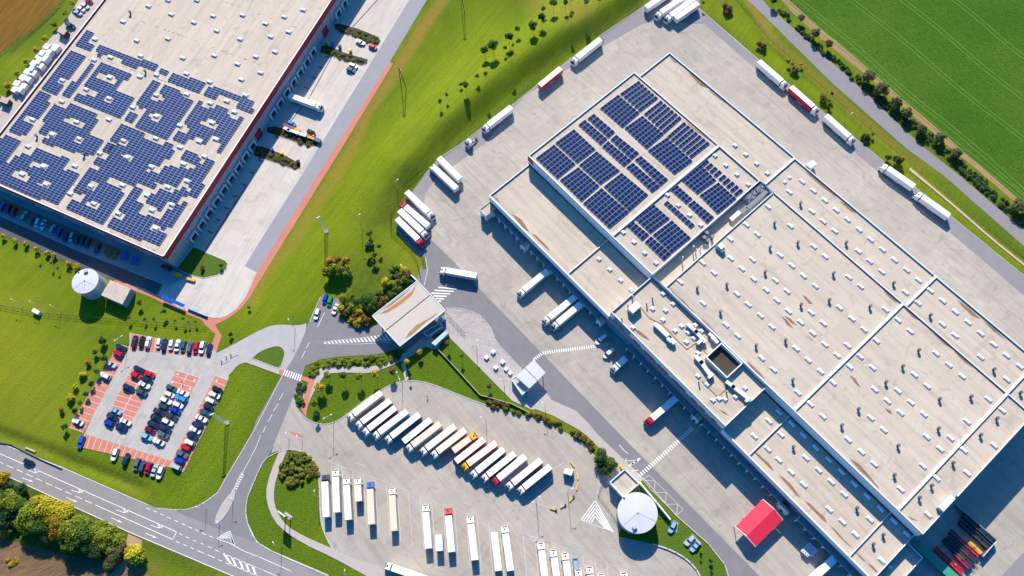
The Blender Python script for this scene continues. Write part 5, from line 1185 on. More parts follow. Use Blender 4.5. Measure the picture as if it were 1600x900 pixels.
SH = {'hatch': (4.1, 1.74, -1.95, 1.05, .86, 1.45, .35, .30), 'sedan': (4.6, 1.78, -1.45, 1.0, .84, 1.40, .75, .55), 'estate': (4.6, 1.78, -2.1, 1.0, .86, 1.48, .30, .65), 'van': (5.2, 1.95, -2.5, 1.7, 1.0, 2.0, .12, .85)}
def car_meshes(kind, col):
    L, Wd, xa, xb_, zb, zt, ra, rb = SH[kind]; m = CARM[col]
    b = MB(); h0 = hull(L, Wd); h1 = [(x * .985, y * .95) for x, y in h0]
    loft(b, h0, .28, h0, .62, m); loft(b, h0, .62, h1, zb, m, m); b.face([(*q, .28) for q in h0[::-1]], M_chas)
    for s in (-1, 1): b.box((L / 2 - .12, s * .62, .58), (.16, .34, .14), 0, M_galv); b.box((-L / 2 + .08, s * .66, .62), (.1, .3, .14), 0, TCOL['red']); b.box((xb_ - .1, s * (Wd / 2 + .08), zb), (.16, .18, .14), 0, m)
    body = b.mesh('body')
    g = MB(); y0_, y1_ = Wd / 2 * .92, Wd / 2 * .72
    A = [(xa, -y0_), (xb_, -y0_), (xb_, y0_), (xa, y0_)]; T_ = [(xa + ra, -y1_), (xb_ - rb, -y1_), (xb_ - rb, y1_), (xa + ra, y1_)]
    loft(g, A, zb - .01, T_, zt - .02, M_glass, M_glass)
    for s in (-1, 1): g.box((xa * .3, s * (y0_ + y1_) / 2, zb), (.09, .06, zt - zb - .05), 0, m)
    glass = g.mesh('windows')
    r = MB(); r.prism([(xa + ra - .02, -y1_ - .02), (xb_ - rb - .02, -y1_ - .02), (xb_ - rb + .06, 0), (xb_ - rb - .02, y1_ + .02), (xa + ra - .02, y1_ + .02)], zt - .03, zt + .03, m)
    w = MB(); w.cyl((0, -.1, 0), .31, .31, .2, 12, M_rub, M_chas, axis='y')
    return body, glass, r.mesh('roof_panel'), w.mesh('car_wheel'), L, Wd
def car(label, px, an, kind, col, grp, floor=.13, s=1.0):
    me = cached(('car', kind, col), lambda: car_meshes(kind, col)); z = floor + .9
    w = W(*px, z)
    t = thing('van' if kind == 'van' else 'car', label, 'van' if kind == 'van' else 'car', (w[0], w[1], floor), an, grp); t.scale = (s, s, s)
    link('body', me[0], t); link('windows', me[1], t); link('roof_panel', me[2], t)
    for x in (.31, -.31):
        for y in (-1, 1): link('wheel', cached(('cw',), lambda: me[3]), t, (x * me[4], y * (me[5] / 2 - .1), .31))
    return t
def cars(f, lst, ax, grp, place, floor=.13, s=1.12):
    """lst: (x, y, colour, shape); ax: two pixels giving the way the cars point"""
    cnt = {}
    tot = {}
    for q in lst: tot[q[2]] = tot.get(q[2], 0) + 1
    CN = {'navy': 'dark navy', 'teal': 'dark teal', 'gray': 'dark grey', 'lightblue': 'light blue', 'royal': 'royal blue', 'darkgreen': 'dark green', 'skyblue': 'sky blue', 'maroon': 'dark maroon'}
    for x, y, c, k in lst:
        px = f(x, y); cnt[c] = cnt.get(c, 0) + 1
        a, b = (px[0] - ax[0] * 8, px[1] - ax[1] * 8), (px[0] + ax[0] * 8, px[1] + ax[1] * 8)
        o = '' if tot[c] == 1 else ORD[cnt[c]] + ' '
        kn = {'hatch': 'hatchback', 'sedan': 'saloon', 'estate': 'estate car', 'van': 'van'}[k]
        lab = f'{o}{CN.get(c, c)} car in the {place}' if tot[c] > 1 else f'the only {CN.get(c, c)} {kn} in the {place.split(",")[0]}'
        car(lab, px, ang(a, b) + (math.pi if RN.random() < .5 else 0), k, c, grp, floor, s * RN.uniform(.96, 1.03))
GC = 'cars in the staff car park'
cars(y1, [(841, 332, 'navy', 'estate'), (886, 332, 'black', 'hatch'), (925, 338, 'white', 'estate'), (992, 343, 'white', 'hatch'), (1027, 352, 'navy', 'estate'), (1070, 353, 'white', 'hatch'), (1108, 357, 'white', 'sedan'), (1145, 363, 'teal', 'hatch'), (1186, 367, 'gray', 'estate'), (1225, 370, 'red', 'hatch'), (1263, 370, 'white', 'estate'), (1307, 378, 'navy', 'hatch')], (-.22, 1), GC, 'top row, car park, from the left')
cars(y1, [(755, 370, 'navy', 'sedan'), (738, 408, 'crimson', 'hatch'), (692, 475, 'silver', 'estate'), (655, 548, 'white', 'estate'), (485, 835, 'white', 'sedan')], (.88, .42), GC, 'left edge row, from the top')
cars(y1, [(868, 506, 'navy', 'sedan'), (850, 545, 'red', 'hatch'), (803, 620, 'navy', 'estate'), (725, 768, 'lightblue', 'sedan'), (703, 803, 'navy', 'sedan'), (680, 842, 'royal', 'hatch')], (.88, .42), GC, 'left half of double row one, from the top')
cars(y1, [(935, 537, 'red', 'hatch'), (920, 572, 'navy', 'hatch'), (902, 605, 'white', 'sedan'), (883, 650, 'teal', 'sedan'), (785, 835, 'white', 'sedan'), (757, 868, 'navy', 'sedan')], (.88, .42), GC, 'right half of double row one, from the top')
cars(y1, [(1072, 625, 'teal', 'estate'), (1060, 665, 'white', 'hatch'), (1038, 703, 'white', 'estate'), (1020, 740, 'darkgreen', 'hatch'), (993, 773, 'navy', 'sedan'), (975, 812, 'black', 'sedan'), (957, 852, 'navy', 'sedan'), (937, 887, 'maroon', 'hatch'), (917, 928, 'lightblue', 'estate')], (.88, .42), GC, 'left half of double row two, from the top')
cars(y1, [(1143, 655, 'white', 'sedan'), (1133, 690, 'skyblue', 'estate'), (1112, 730, 'white', 'hatch'), (1095, 765, 'royal', 'hatch'), (1072, 800, 'darkgreen', 'sedan'), (1048, 837, 'white', 'estate'), (1033, 877, 'navy', 'sedan'), (1018, 916, 'gray', 'sedan'), (990, 960, 'white', 'sedan')], (.88, .42), GC, 'right half of double row two, from the top')
cars(y1, [(1357, 632, 'black', 'hatch'), (1340, 667, 'white', 'sedan'), (1315, 703, 'white', 'hatch'), (1302, 740, 'navy', 'hatch'), (1280, 778, 'teal', 'sedan'), (1258, 815, 'white', 'sedan'), (1233, 857, 'navy', 'estate'), (1218, 886, 'white', 'sedan'), (1202, 924, 'navy', 'estate'), (1185, 965, 'white', 'hatch'), (1160, 997, 'red', 'hatch'), (1138, 1037, 'gray', 'estate'), (1120, 1077, 'royal', 'hatch'), (1100, 1117, 'silver', 'hatch')], (.88, .42), GC, 'right edge row, from the top')
cars(y5, [(505, 62, 'blue', 'estate'), (718, 138, 'white', 'estate'), (787, 170, 'navy', 'estate'), (855, 200, 'gray', 'hatch'), (890, 213, 'teal', 'hatch'), (925, 223, 'crimson', 'hatch'), (965, 238, 'silver', 'sedan'), (1001, 252, 'white', 'estate')], (-.4, 1), GC, 'bottom row, car park, from the left')
GP = 'cars in the shade along the left warehouse'
cars(z5, [(10, 392, 'blue', 'hatch'), (50, 405, 'navy', 'hatch'), (83, 425, 'red', 'hatch'), (150, 450, 'silver', 'estate'), (197, 478, 'teal', 'hatch'), (233, 493, 'white', 'hatch'), (268, 503, 'white', 'sedan'), (328, 530, 'lightblue', 'hatch'), (368, 550, 'royal', 'hatch'), (408, 580, 'navy', 'hatch'), (447, 580, 'silver', 'hatch'), (480, 593, 'navy', 'sedan'), (513, 605, 'black', 'hatch'), (545, 620, 'navy', 'hatch'), (607, 650, 'navy', 'estate')], (-.4, 1), GP, 'shaded row below the warehouse, from the left', .13)
G0 = 'single cars about the site'
for lab, px, ax, k, c, fl in (
  ('dark car driving alone along the highway', y5(180, 188), (.9, .42), 'estate', 'black', .07),
  ('small blue hatchback parked beside a green one near the gate', y2(432, 66), (-.3, 1), 'hatch', 'royal', .07), ('bright green car parked by the shrubs before the gate', y2(460, 82), (-.3, 1), 'hatch', 'green', .07),
  ('white saloon parked against the autumn shrubs', y2(495, 130), (-.42, 1), 'sedan', 'white', .07), ('white car standing at the roadside edge by the lawn', y2(380, 162), (-.3, 1), 'estate', 'white', .07),
  ('white car parked by the upper planting bed of the loading yard', z2(652, 262), (.92, .38), 'sedan', 'white', .13), ('red car next to the road by the planting bed', z2(730, 290), (.92, .38), 'hatch', 'crimson', .13),
  ('white car side by side with a dark one in the loading yard', z2(608, 409), (.92, .38), 'hatch', 'white', .13), ('dark teal car side by side with a white one', z2(592, 434), (.92, .30), 'hatch', 'teal', .13),
  ('dark car parked by the orange machinery', z2(344, 824), (.8, .4), 'hatch', 'black', .13), ('teal car in the shade above the orange machinery', z2(222, 770), (.9, .4), 'hatch', 'skyblue', .13),
  ('pale blue car alone on the grass by the round tank', y7(1003, 592), (-.5, 1), 'estate', 'lightblue', .2), ('pale estate car, left one of two below the tank lawn', y7(1112, 676), (-.68, .75), 'estate', 'silver', .2), ('pale saloon, right one of two below the tank lawn', y7(1146, 714), (-.68, .75), 'sedan', 'lightblue', .2),
  ('white car heading the trio beside the upper left roof edge', z1(530, 36), (.85, .42), 'estate', 'white', .13), ('white car in the middle of the trio by the roof edge', z1(506, 53), (.85, .42), 'sedan', 'white', .13), ('light car ending the trio by the roof edge', z1(486, 78), (.85, .42), 'sedan', 'silver', .13),
  ('crimson car at the very top left beside the warehouse', z1(555, 4), (.85, .42), 'hatch', 'crimson', .13), ('dark blue van parked beside the brown hut', z1(440, 158), (.85, .42), 'van', 'teal', .13),
  ('white van nearest the office entrance', y3(556, 322), (-.62, .5), 'van', 'white', .15), ('white panel van between another van and the grey truck', y3(604, 408), (-.62, .5), 'van', 'white', .15),
  ('small pickup with a blue load bed in the lower truck row', y7(397, 822), (-.1, -1), 'van', 'lightblue', .15)):
    a, b = (px[0] - ax[0] * 8, px[1] - ax[1] * 8), (px[0] + ax[0] * 8, px[1] + ax[1] * 8)
    car(lab, px, ang(a, b), k, c, G0, fl, 1.05)

# ================================================================== OTHER BUILDINGS
def cylt(px, z, r): return W(*px, z)
def tank(label, px, h, rpx, kind):
    c = W(*px, h); e = W(px[0] + rpx, px[1], h); r = math.hypot(e[0] - c[0], e[1] - c[1])
    t = thing('water_tank', label, 'water tank', (c[0], c[1], 0))
    b = MB(); b.cyl((c[0], c[1], 0), r, r, h - .25, 48, M_tankS); b.build('shell', t)
    b = MB(); n = 48
    for i in range(n):
        a, d = 2 * math.pi * i / n, 2 * math.pi * (i + 1) / n
        P = lambda rr, t_, z: (c[0] + rr * math.cos(t_), c[1] + rr * math.sin(t_), z)
        b.face([P(r + .15, a, h - .25), P(r + .15, d, h - .25), P(r + .15, d, h), P(r + .15, a, h)], M_tank); b.face([P(r + .15, a, h), P(r + .15, d, h), (c[0], c[1], h + .5)], M_tank)
    b.build('roof', t)
    b = MB()
    for k in range(3):
        an = .6 + k * 1.0
        b.beam((c[0] - r * math.cos(an), c[1] - r * math.sin(an), h + .06), (c[0], c[1], h + .54), .07, M_galv)
    b.build('roof_seam', t)
    q = (px[0] + (-5 if kind else 2), px[1] + (23 if kind else -14)); w = W(*q, h)
    b = MB(); b.box((w[0], w[1], h + .1), (1.5, 1.2, .9), .3, M_glassB, M_galv); b.build('roof_hatch', t)
    b = MB(); w = (c[0] + r * math.cos(2.2) * .99, c[1] + r * math.sin(2.2)) ; b.box((w[0], w[1], 0), (.5, .3, h + .6), 2.2 + math.pi / 2, M_steel); b.build('ladder', t)
    b = MB(); b.cyl((c[0], c[1], h + .5), .15, .15, .5, 8, M_vent); b.build('vent_pipe', t)
tank('white-roofed round tank by the left warehouse', (133, 439), 8.0, 20, 0)
tank('large grey-white round tank at the edge of the truck park', (996.2, 801), 7.0, 30.8, 1)
def house(name, label, cat, quad, h, wall, roof, par=.0, door=None, base=0.0):
    pts = [W2(*q, h) for q in quad]; c = (sum(p_[0] for p_ in pts) / 4, sum(p_[1] for p_ in pts) / 4)
    t = thing(name, label, cat, (c[0], c[1], base))
    b = MB(); b.prism(pts, base, h - par, wall, roof); b.build('wall', t)
    if par:
        b = MB(); q = [(c[0] + (x - c[0]) * .965, c[1] + (y - c[1]) * .965) for x, y in pts] + [(c[0] + (pts[0][0] - c[0]) * .965, c[1] + (pts[0][1] - c[1]) * .965)]
        b.wallrun(q, .35, h - par + .003, h, wall, M_wallW); b.build('parapet', t)
    i = 2; a, d = pts[i], pts[(i + 1) % 4]; an = math.atan2(d[1] - a[1], d[0] - a[0]); m_ = ((a[0] + d[0]) / 2, (a[1] + d[1]) / 2)
    n = (m_[0] - c[0], m_[1] - c[1]); l = math.hypot(*n); b = MB(); b.box((m_[0] + n[0] / l * .05, m_[1] + n[1] / l * .05, base), (1.2, .16, 2.1), an, M_steel); b.build('door', t)
    return t, pts
house('pump_house', 'low blue-sided pump house with a sandy roof beside the white-roofed tank', 'pump house', [(172, 437.5), (204.5, 451), (191, 475.5), (158, 461)], 4.6, M_wallB, M_roof)
house('pump_house', 'square flat-roofed pump house with white parapet beside the large round tank', 'pump house', tl(y7, [(705, 230), (797, 321), (696, 410), (609, 313)]), 5.2, M_wallW, M_roof, .8, base=.1)
# gate canopy
cor = [T(540, 380, 6.6667)(748, 386), T(540, 380, 6.6667)(1042, 697), T(560, 480, 6.6667)(430, 408), T(540, 380, 6.6667)(272, 756)]
GH = 7.0; pts = [W2(*q, GH) for q in cor]; c = (sum(q[0] for q in pts) / 4, sum(q[1] for q in pts) / 4)
t = thing('gate_canopy', 'large beige flat canopy spanning the gate lanes beside the round block paving', 'gate canopy', (c[0], c[1], 0))
b = MB(); b.prism(pts, GH - .9, GH - .15, M_wallW, surf('canopy_membrane', (.55, .48, .41), (.48, .42, .36), .85, ((.1, .5), (.6, .4), (4, .3))), True); b.build('roof', t)
b = MB(); q = [(c[0] + (x - c[0]) * .985, c[1] + (y - c[1]) * .985) for x, y in pts]; b.wallrun(q + q[:1], .3, GH - .147, GH, M_chas, M_wallW)
m1 = ((q[0][0] + q[1][0]) / 2, (q[0][1] + q[1][1]) / 2); m2 = ((q[2][0] + q[3][0]) / 2, (q[2][1] + q[3][1]) / 2); m1 = W2(*T(540, 380, 6.6667)(885, 533), GH); m2 = W2(*T(560, 480, 6.6667)(280, 243), GH)
b.wallrun([m1, m2], .25, GH - .147, GH - .03, M_chas); b.build('parapet', t)
for s, u in ((.1, .1), (.9, .1), (.5, .5), (.1, .9), (.9, .9), (.5, .12), (.5, .88)):
    A = np.array(q[0]) * (1 - s) + np.array(q[1]) * s; D = np.array(q[3]) * (1 - s) + np.array(q[2]) * s; P = A * (1 - u) + D * u
    b = MB(); b.cyl((P[0], P[1], 0), .3, .3, GH - .9, 12, M_galv); b.build('column', t)
st_ = MB(); GHs = GH - .13
def lens2(f, pts_, z, mat):
    w = wl(tl(f, pts_), z)
    if sum(w[i][0] * w[(i + 1) % len(w)][1] - w[(i + 1) % len(w)][0] * w[i][1] for i in range(len(w))) < 0: w = w[::-1]
    st_.face(w, mat)
lens2(T(540, 380, 6.6667), [(350, 738), (430, 690), (560, 600), (690, 500), (735, 428), (720, 480), (690, 540), (600, 620), (510, 680), (430, 725)], GHs, M_stain2)
lens2(T(540, 380, 6.6667), [(380, 700), (480, 620), (600, 530), (680, 470), (600, 545), (480, 640)], GHs + .02, M_stain)
lens2(T(560, 480, 6.6667), [(492, 325), (520, 270), (600, 190), (680, 145), (760, 100), (835, 45), (780, 105), (710, 150), (620, 230), (560, 290)], GHs, surf('canopy_silt', (.36, .22, .11), (.28, .16, .08), .9, ((.5, .6),)))
st_.build('roof_stain', t)
f = T(560, 480, 6.6667)
house('gate_office', 'blue-glass gate office half under the gate canopy', 'gate office', [f(672, 268), f(850, 160), f(880, 200), f(725, 305)], 3.4, M_glassB, M_steel, .3)
house('gate_lobby', 'pale blue-roofed flat lobby at the corner of the gate lawn', 'gate lobby', [f(760, 372), f(905, 245), f(938, 268), f(800, 400)], 3.0, M_wallB, surf('pale_blue_roof', (.42, .55, .66), (.34, .46, .56), .5, ((.3, .3),)))
house('gate_booth', 'small blue glass booth at the canopy corner by the block paving', 'gate booth', [f(820, 130), f(885, 92), f(905, 110), f(850, 165)], 3.0, M_glassB, M_glassB)
c4 = [(806, 587.5), (834, 562), (852.5, 582.5), (827, 607)]; pts = [W2(*q, 5.2) for q in c4]; c = (sum(q[0] for q in pts) / 4, sum(q[1] for q in pts) / 4)
t = thing('weighing_canopy', 'white twin-panel canopy beside the yard lane', 'canopy', (c[0], c[1], 0))
b = MB(); b.prism(pts, 4.9, 5.2, M_wallW, M_tank, True); b.build('roof', t)
b = MB(); b.wallrun([((pts[0][0] + pts[1][0]) / 2, (pts[0][1] + pts[1][1]) / 2), ((pts[2][0] + pts[3][0]) / 2, (pts[2][1] + pts[3][1]) / 2)], .18, 5.2, 5.26, M_chas); b.build('roof_joint', t)
for q in pts: b = MB(); b.cyl((c[0] + (q[0] - c[0]) * .8, c[1] + (q[1] - c[1]) * .8, 0), .15, .15, 4.9, 8, M_galv); b.build('column', t)
house('weighing_office', 'narrow white-walled office with a sandy roof tucked under the white canopy', 'office', [(799, 592), (806, 587), (826, 607.5), (816, 617)], 3.2, M_wallW, M_roof, .3)
f = T(840, 680, 10)
house('kiosk', 'small pink-roofed kiosk by the yellow barriers at the row end', 'kiosk', [f(425, 515), (f(565, 530)), f(530, 632), f(405, 595)], 3.0, M_wallB, surf('kiosk_roof', (.80, .66, .58), (.7, .6, .54), .7, ((1, .3),)), base=.14)
for i, (x, y, dx, dy) in enumerate([(545, 455, .5, .7), (622, 635, .12, 1), (618, 800, -.12, 1)]): 
    a, d = f(x - dx * 50, y - dy * 50), f(x + dx * 50, y + dy * 50); A, D = W(*a, .5), W(*d, .5)
    t = thing('barrier', ['upper', 'middle', 'lower'][i] + ' yellow barrier right of the small kiosk', 'barrier', (A[0], A[1], .14), 0, 'yellow barriers')
    b = MB(); b.wallrun([A, D], .4, .14, .7, M_yel); b.build('body', t)
for i, (p0, p1) in enumerate([((362, 432), (385, 402)), ((305, 472), (333, 455)), ((240, 476), (275, 488))]):
    A, D = W(*y7(*p0), .5), W(*y7(*p1), .5)
    t = thing('barrier', ['right-hand', 'middle', 'left-hand'][i] + ' yellow barrier in the arc below the kiosk', 'barrier', (A[0], A[1], .14), 0, 'yellow barriers')
    b = MB(); b.wallrun([A, D], .4, .14, .7, M_yel); b.build('body', t)
    b = MB(); b.box((D[0], D[1], .14), (.6, .6, .75), .4, M_chas); b.build('foot', t)
A, D = W(*f(1300, 480), .8), W(*f(1335, 520), .8)
t = thing('barrier', 'yellow boom post at the top corner of the square pump house', 'barrier', (A[0], A[1], .14), 0, 'yellow barriers'); b = MB(); b.wallrun([A, D], .9, .14, 1.2, M_yel); b.build('body', t)
# red awning
q = [(1192, 780), (1223.5, 812), (1180.5, 854.5), (1149, 822.5)]; E_0, E_1, E_2, E_3 = [np.array(W2(*p_, 4.2)) for p_ in q]
r0, r1 = (E_0 + E_1) / 2, (E_2 + E_3) / 2; c = (r0 + r1) / 2
t = thing('red_awning', 'large bright red gabled tent standing in front of the docks', 'tent', (float(c[0]), float(c[1]), 0))
P3 = lambda p_, z: (float(p_[0]), float(p_[1]), z)
b = MB(); R0, R1 = P3(r0, 5.9), P3(r1, 5.9)
b.face([P3(E_3, 4.2), R1, R0, P3(E_0, 4.2)], M_redC); b.face([R1, P3(E_2, 4.2), P3(E_1, 4.2), R0], M_redC); b.face([P3(E_0, 4.2), R0, P3(E_1, 4.2)], M_wallW); b.face([P3(E_3, 4.2), P3(E_2, 4.2), R1], M_wallW)
b.build('canvas', t)
b = MB()
for a, d in ((P3(E_0, 4.15), R0), (R0, P3(E_1, 4.15)), (P3(E_2, 4.15), R1), (P3(E_3, 4.15), R1), (P3(E_3, 4.15), P3(E_2, 4.15))): b.beam(a, d, .18, M_wallW)
b.build('frame', t)
for k in range(4):
    for e0, e1 in ((E_0, E_3), (E_1, E_2)):
        P = e0 + (e1 - e0) * (.03 + .94 * k / 3); b = MB(); b.box((float(P[0]), float(P[1]), 0), (.2, .2, 4.15), A_R, M_wallW); b.build('post', t)
# hut and storage left of the left warehouse
house('hut', 'small brown flat-roofed hut beside the dark blue van', 'hut', tl(z1, [(372, 165), (420, 190), (398, 218), (355, 195)]), 3.0, M_bark, surf('hut_roof', (.45, .36, .33), (.38, .3, .28), .8, ((1, .3),)))
house('hut', 'small brown hut at the far left edge by the warehouse', 'hut', tl(z1, [(10, 600), (60, 620), (42, 650), (-5, 632)]), 2.8, M_bark, surf('hut_roof', (.45, .36, .33), (.38, .3, .28), .8, ((1, .3),)))
M_tarp = surf('white_wrap', (.78, .77, .80), (.62, .62, .72), .5, ((.8, .5), (3, .3)))
k = 0
for x, y, s in ((300, 292, 1.0), (348, 298, 1.1), (270, 335, .9), (308, 330, 1.0), (245, 385, .9), (285, 365, 1.2), (218, 400, 1.0), (260, 412, .9), (175, 445, 1.0), (212, 455, .9), (145, 482, 1.0), (180, 495, .8), (110, 520, 1.0), (150, 535, .9), (95, 560, .9), (130, 562, .8), (240, 350, .8), (200, 430, .8)):
    k += 1; p_ = W(*z1(x, y), 2.6); w_, d_ = 3.2 * s, 3.6 * s
    t = thing('wrapped_stack', f'white wrapped stack beside the left roof edge, {ORD[k]} of the heap from the top', 'stack', (p_[0], p_[1], 0), C_L + .1 * RN.uniform(-1, 1), 'white wrapped stacks')
    hh = RN.uniform(2.0, 3.0); b = MB(); b.box((0, 0, .15), (w_, d_ * .48, hh), 0, M_tarp); b.box((.1, d_ * .5, .15), (w_ * .9, d_ * .45, hh * .85), 0, M_tarp); link('wrapping', b.mesh('wrapping'), t)
    b = MB(); b.box((0, .8, 0), (w_, d_, .15), 0, M_wood); link('pallet', b.mesh('pallet'), t)
# pallets and skips below the left warehouse
k = 0
for i in range(5):
    for j in range(3):
        k += 1; q = z5(655 + 17 * i - 4 * j, 652 + 6 * i + 20 * j); p_ = W(*q, .9)
        if (i, j) in ((0, 2),): continue
        t = thing('pallet_stack', f'brown pallet stack, {ORD[i + 1]} from the left in row {["one", "two", "three"][j]} of the shaded pallet store', 'pallet stack', (p_[0], p_[1], .1), C_L + RN.uniform(-.1, .1), 'brown pallet stacks')
        n = RN.randint(3, 7)
        for m_ in range(1): b = MB(); [b.box((0, 0, .17 * s_), (1.2, 1.0, .12), 0, M_wood) for s_ in range(n)]; link('pallet', b.mesh('pallet'), t)
for i, (x, y) in enumerate(((775, 697), (840, 728))):
    p_ = W(*z5(x, y), 1.4); t = thing('skip', ['left', 'right'][i] + ' blue skip in the shade below the warehouse corner', 'skip', (p_[0], p_[1], .1), ang(z5(0, 0), z5(-14, 40)), 'blue skips')
    b = MB(); lf = [(-2.2, -1.1), (2.2, -1.1), (2.2, 1.1), (-2.2, 1.1)]; loft(b, [(x_ * .8, y_ * .8) for x_, y_ in lf], 0, lf, 1.5, CARM['skyblue']); link('body', b.mesh('body'), t)
    b = MB(); b.box((0, 0, 1.35), (4.1, 2.0, .1), 0, CARM['blue']); link('load', b.mesh('load'), t)
def crate(name, label, px, ax, size, col, grp=None, z=.13, lid=None, cat='container'):
    a, d = (px[0] - ax[0] * 8, px[1] - ax[1] * 8), (px[0] + ax[0] * 8, px[1] + ax[1] * 8); w = W(*px, z + size[2])
    t = thing(name, label, cat, (w[0], w[1], z), ang(a, d), grp); b = MB(); b.box((0, 0, .1), (size[0], size[1], size[2] - .25), 0, col); 
    for k_ in range(max(1, int(size[0] / .9))): b.box((-size[0] / 2 + .45 + .9 * k_, 0, .1), (.12, size[1] + .08, size[2] - .3), 0, col)
    link('body', b.mesh('body'), t); b = MB(); b.box((0, 0, size[2] - .15), (size[0] + .1, size[1] + .1, .12), 0, lid or col); link('lid', b.mesh('lid'), t); return t
r7 = T(200, 360, 10)
crate('container', 'red open container at the lower warehouse corner', r7(590, 575), (.95, .35), (4.2, 1.5, 1.4), TCOL['red'])
crate('container', 'orange container by the corner lawn kerb', r7(768, 688), (.95, .3), (3.4, 1.8, 1.2), TCOL['yellow'])
crate('container', 'slim orange container nearest the sunlit concrete', r7(978, 762), (.95, .3), (3.6, 1.0, .9), TCOL['yellow'])
crate('barrier', 'long low blue barrier beside the corner lawn, left part', r7(740, 615), (.95, .38), (5.5, .5, .7), CARM['blue'], cat='barrier')
crate('barrier', 'long low blue barrier beside the corner lawn, right part', r7(880, 680), (.95, .33), (6.5, .5, .7), CARM['blue'], cat='barrier')
q2 = T(400, 150, 10)
for lab, p_, s_, c_, h_ in (('dark red boom lift arm lying in the shade of the yard', (510, 468), (5.6, 1.1, 1.6), TCOL['maroon'], 0), ('orange lift chassis at the sunlit end of the machinery row', (618, 515), (4.4, 1.2, 1.5), TCOL['orange'], 0), ('orange lift arm nearest the road end of the machinery row', (850, 645), (5.2, 1.0, 1.4), TCOL['orange'], 0),
        ('pale blue work platform, first in the machinery row', (478, 508), (3.2, 1.3, 2.0), CARM['lightblue'], 0), ('bright blue work platform, second in the machinery row', (515, 530), (2.0, 1.2, 2.0), CARM['skyblue'], 0), ('dark blue work platform, third in the machinery row', (580, 548), (2.6, 1.3, 1.8), CARM['navy'], 0),
        ('light work platform, fourth in the machinery row', (628, 565), (2.4, 1.3, 1.9), CARM['lightblue'], 0), ('white and grey work platform, fifth in the machinery row', (690, 588), (3.0, 1.3, 1.6), CARM['silver'], 0), ('mid-blue work platform, sixth in the machinery row', (750, 605), (2.0, 1.4, 2.0), CARM['blue'], 0),
        ('grey trailer drawbar machine at the road end', (955, 680), (3.2, 1.6, 1.6), CARM['gray'], 0), ('light orange tool box beside the dark car', (860, 600), (3.0, .9, .8), TCOL['orange'], 0)):
    t = crate('work_machine', lab, q2(*p_), (.93, .36), s_, c_, 'lifting machines by the third planting bed', cat='machine', lid=M_galv if 'platform' in lab else None)
    for sx in (-.32, .32):
        for sy in (-.5, .5): link('wheel', cached('whl', m_wheel), t, (sx * s_[0], sy * s_[1], .25), 0, (.6, .6, .6))
for lab, p_, c_, s_ in (('yellow-green bin by the red door of the left warehouse', (305, 645), surf('lime_plastic', (.45, .55, .02), (.4, .5, .02), .6, ((1, .2),)), 1.3), ('blue round bin beside the yellow-green one', (395, 680), CARM['blue'], 1.9), ('dark bin at the edge of the warehouse shadow', (505, 722), CARM['navy'], 1.8), ('yellow bin on the second planting bed edge', (672, 780), M_yel, 1.7)):
    w = W(*T(480, 0, 10)(*p_), 1.3); t = thing('waste_bin', lab, 'bin', (w[0], w[1], .13)); b = MB(); b.cyl((0, 0, 0), s_ * .42, s_ * .5, 1.3, 14, c_); link('body', b.mesh('body'), t); b = MB(); b.cyl((0, 0, 1.3), s_ * .53, s_ * .4, .2, 14, c_); link('lid', b.mesh('lid'), t)
for lab, p_, c_ in (('blue round bin on the third bay of the loading yard', (500, 233), CARM['blue']), ('small dark bin at the tip of the fourth planting bed', (465.5, 252), CARM['navy']), ('small yellow bin beside the fourth planting bed', (440, 239), M_yel)):
    w = W(*p_, 1.3) if 'third' not in lab else W(*q2(248, 835), 1.3); t = thing('waste_bin', lab, 'bin', (w[0], w[1], .13)); b = MB(); b.cyl((0, 0, 0), .7, .8, 1.3, 14, c_); link('body', b.mesh('body'), t); b = MB(); b.cyl((0, 0, 1.3), .85, .6, .2, 14, c_); link('lid', b.mesh('lid'), t)
for i, (a, d) in enumerate((((1025, 62), (1155, 118)), ((1175, 128), (1295, 178)))):
    A, D = W(*y1(*a), .6), W(*y1(*d), .6); t = thing('bike_rack', ['crowded blue bicycle shelter on the red footpath', 'empty blue railing at the end of the red footpath'][i], 'bicycle stand', (A[0], A[1], .1))
    b = MB(); b.wallrun([A, D], 1.5 if i == 0 else .35, 2.0 if i == 0 else .1, 2.15 if i == 0 else 1.1, CARM['blue'], CARM['blue'] if i == 0 else CARM['lightblue']); b.build('roof' if i == 0 else 'rail', t)
    for k_ in range(5):
        s_ = (k_ + .1) / 4.2; b = MB(); b.box((A[0] + (D[0] - A[0]) * s_, A[1] + (D[1] - A[1]) * s_, .1), (.12, .12, 1.9 if i == 0 else .9), 0, M_galv); b.build('post', t)
# white pallet boxes by the docks
k = 0
for i in range(4):
    for j in range(4):
        x, y = 215 + 20 * i + 14 * j, 775 - 22 * i + 0 * j
        u = np.array(y8(262 + 13 * j - 0, 703 + 12 * j)) + np.array((-14 * i / 4, 13.5 * i / 4)) 
        if (i, j) == (3, 3): continue
        p_ = W(float(u[0]), float(u[1]), 2.1); k += 1
        t = thing('caged_tank', f'white caged liquid tank, {ORD[j + 1]} in line {["one", "two", "three", "four"][i]} of the block by the docks', 'caged tank', (p_[0], p_[1], .14), A_R, 'white caged tanks on pallets')
        b = MB(); b.box((0, 0, .15), (1.0, .95, .95), 0, M_tarp); b.box((0, 0, 1.2), (1.0, .95, .85), 0, M_tarp); link('tank', b.mesh('tank'), t)
        b = MB(); b.cyl((0, 0, 2.05), .2, .2, .12, 10, CARM['blue']); link('cap', b.mesh('cap'), t)
        b = MB(); b.box((0, 0, 0), (1.1, 1.05, .15), 0, M_wood); b.box((0, 0, 1.08), (1.08, 1.02, .12), 0, M_galv); link('pallet', b.mesh('pallet'), t)
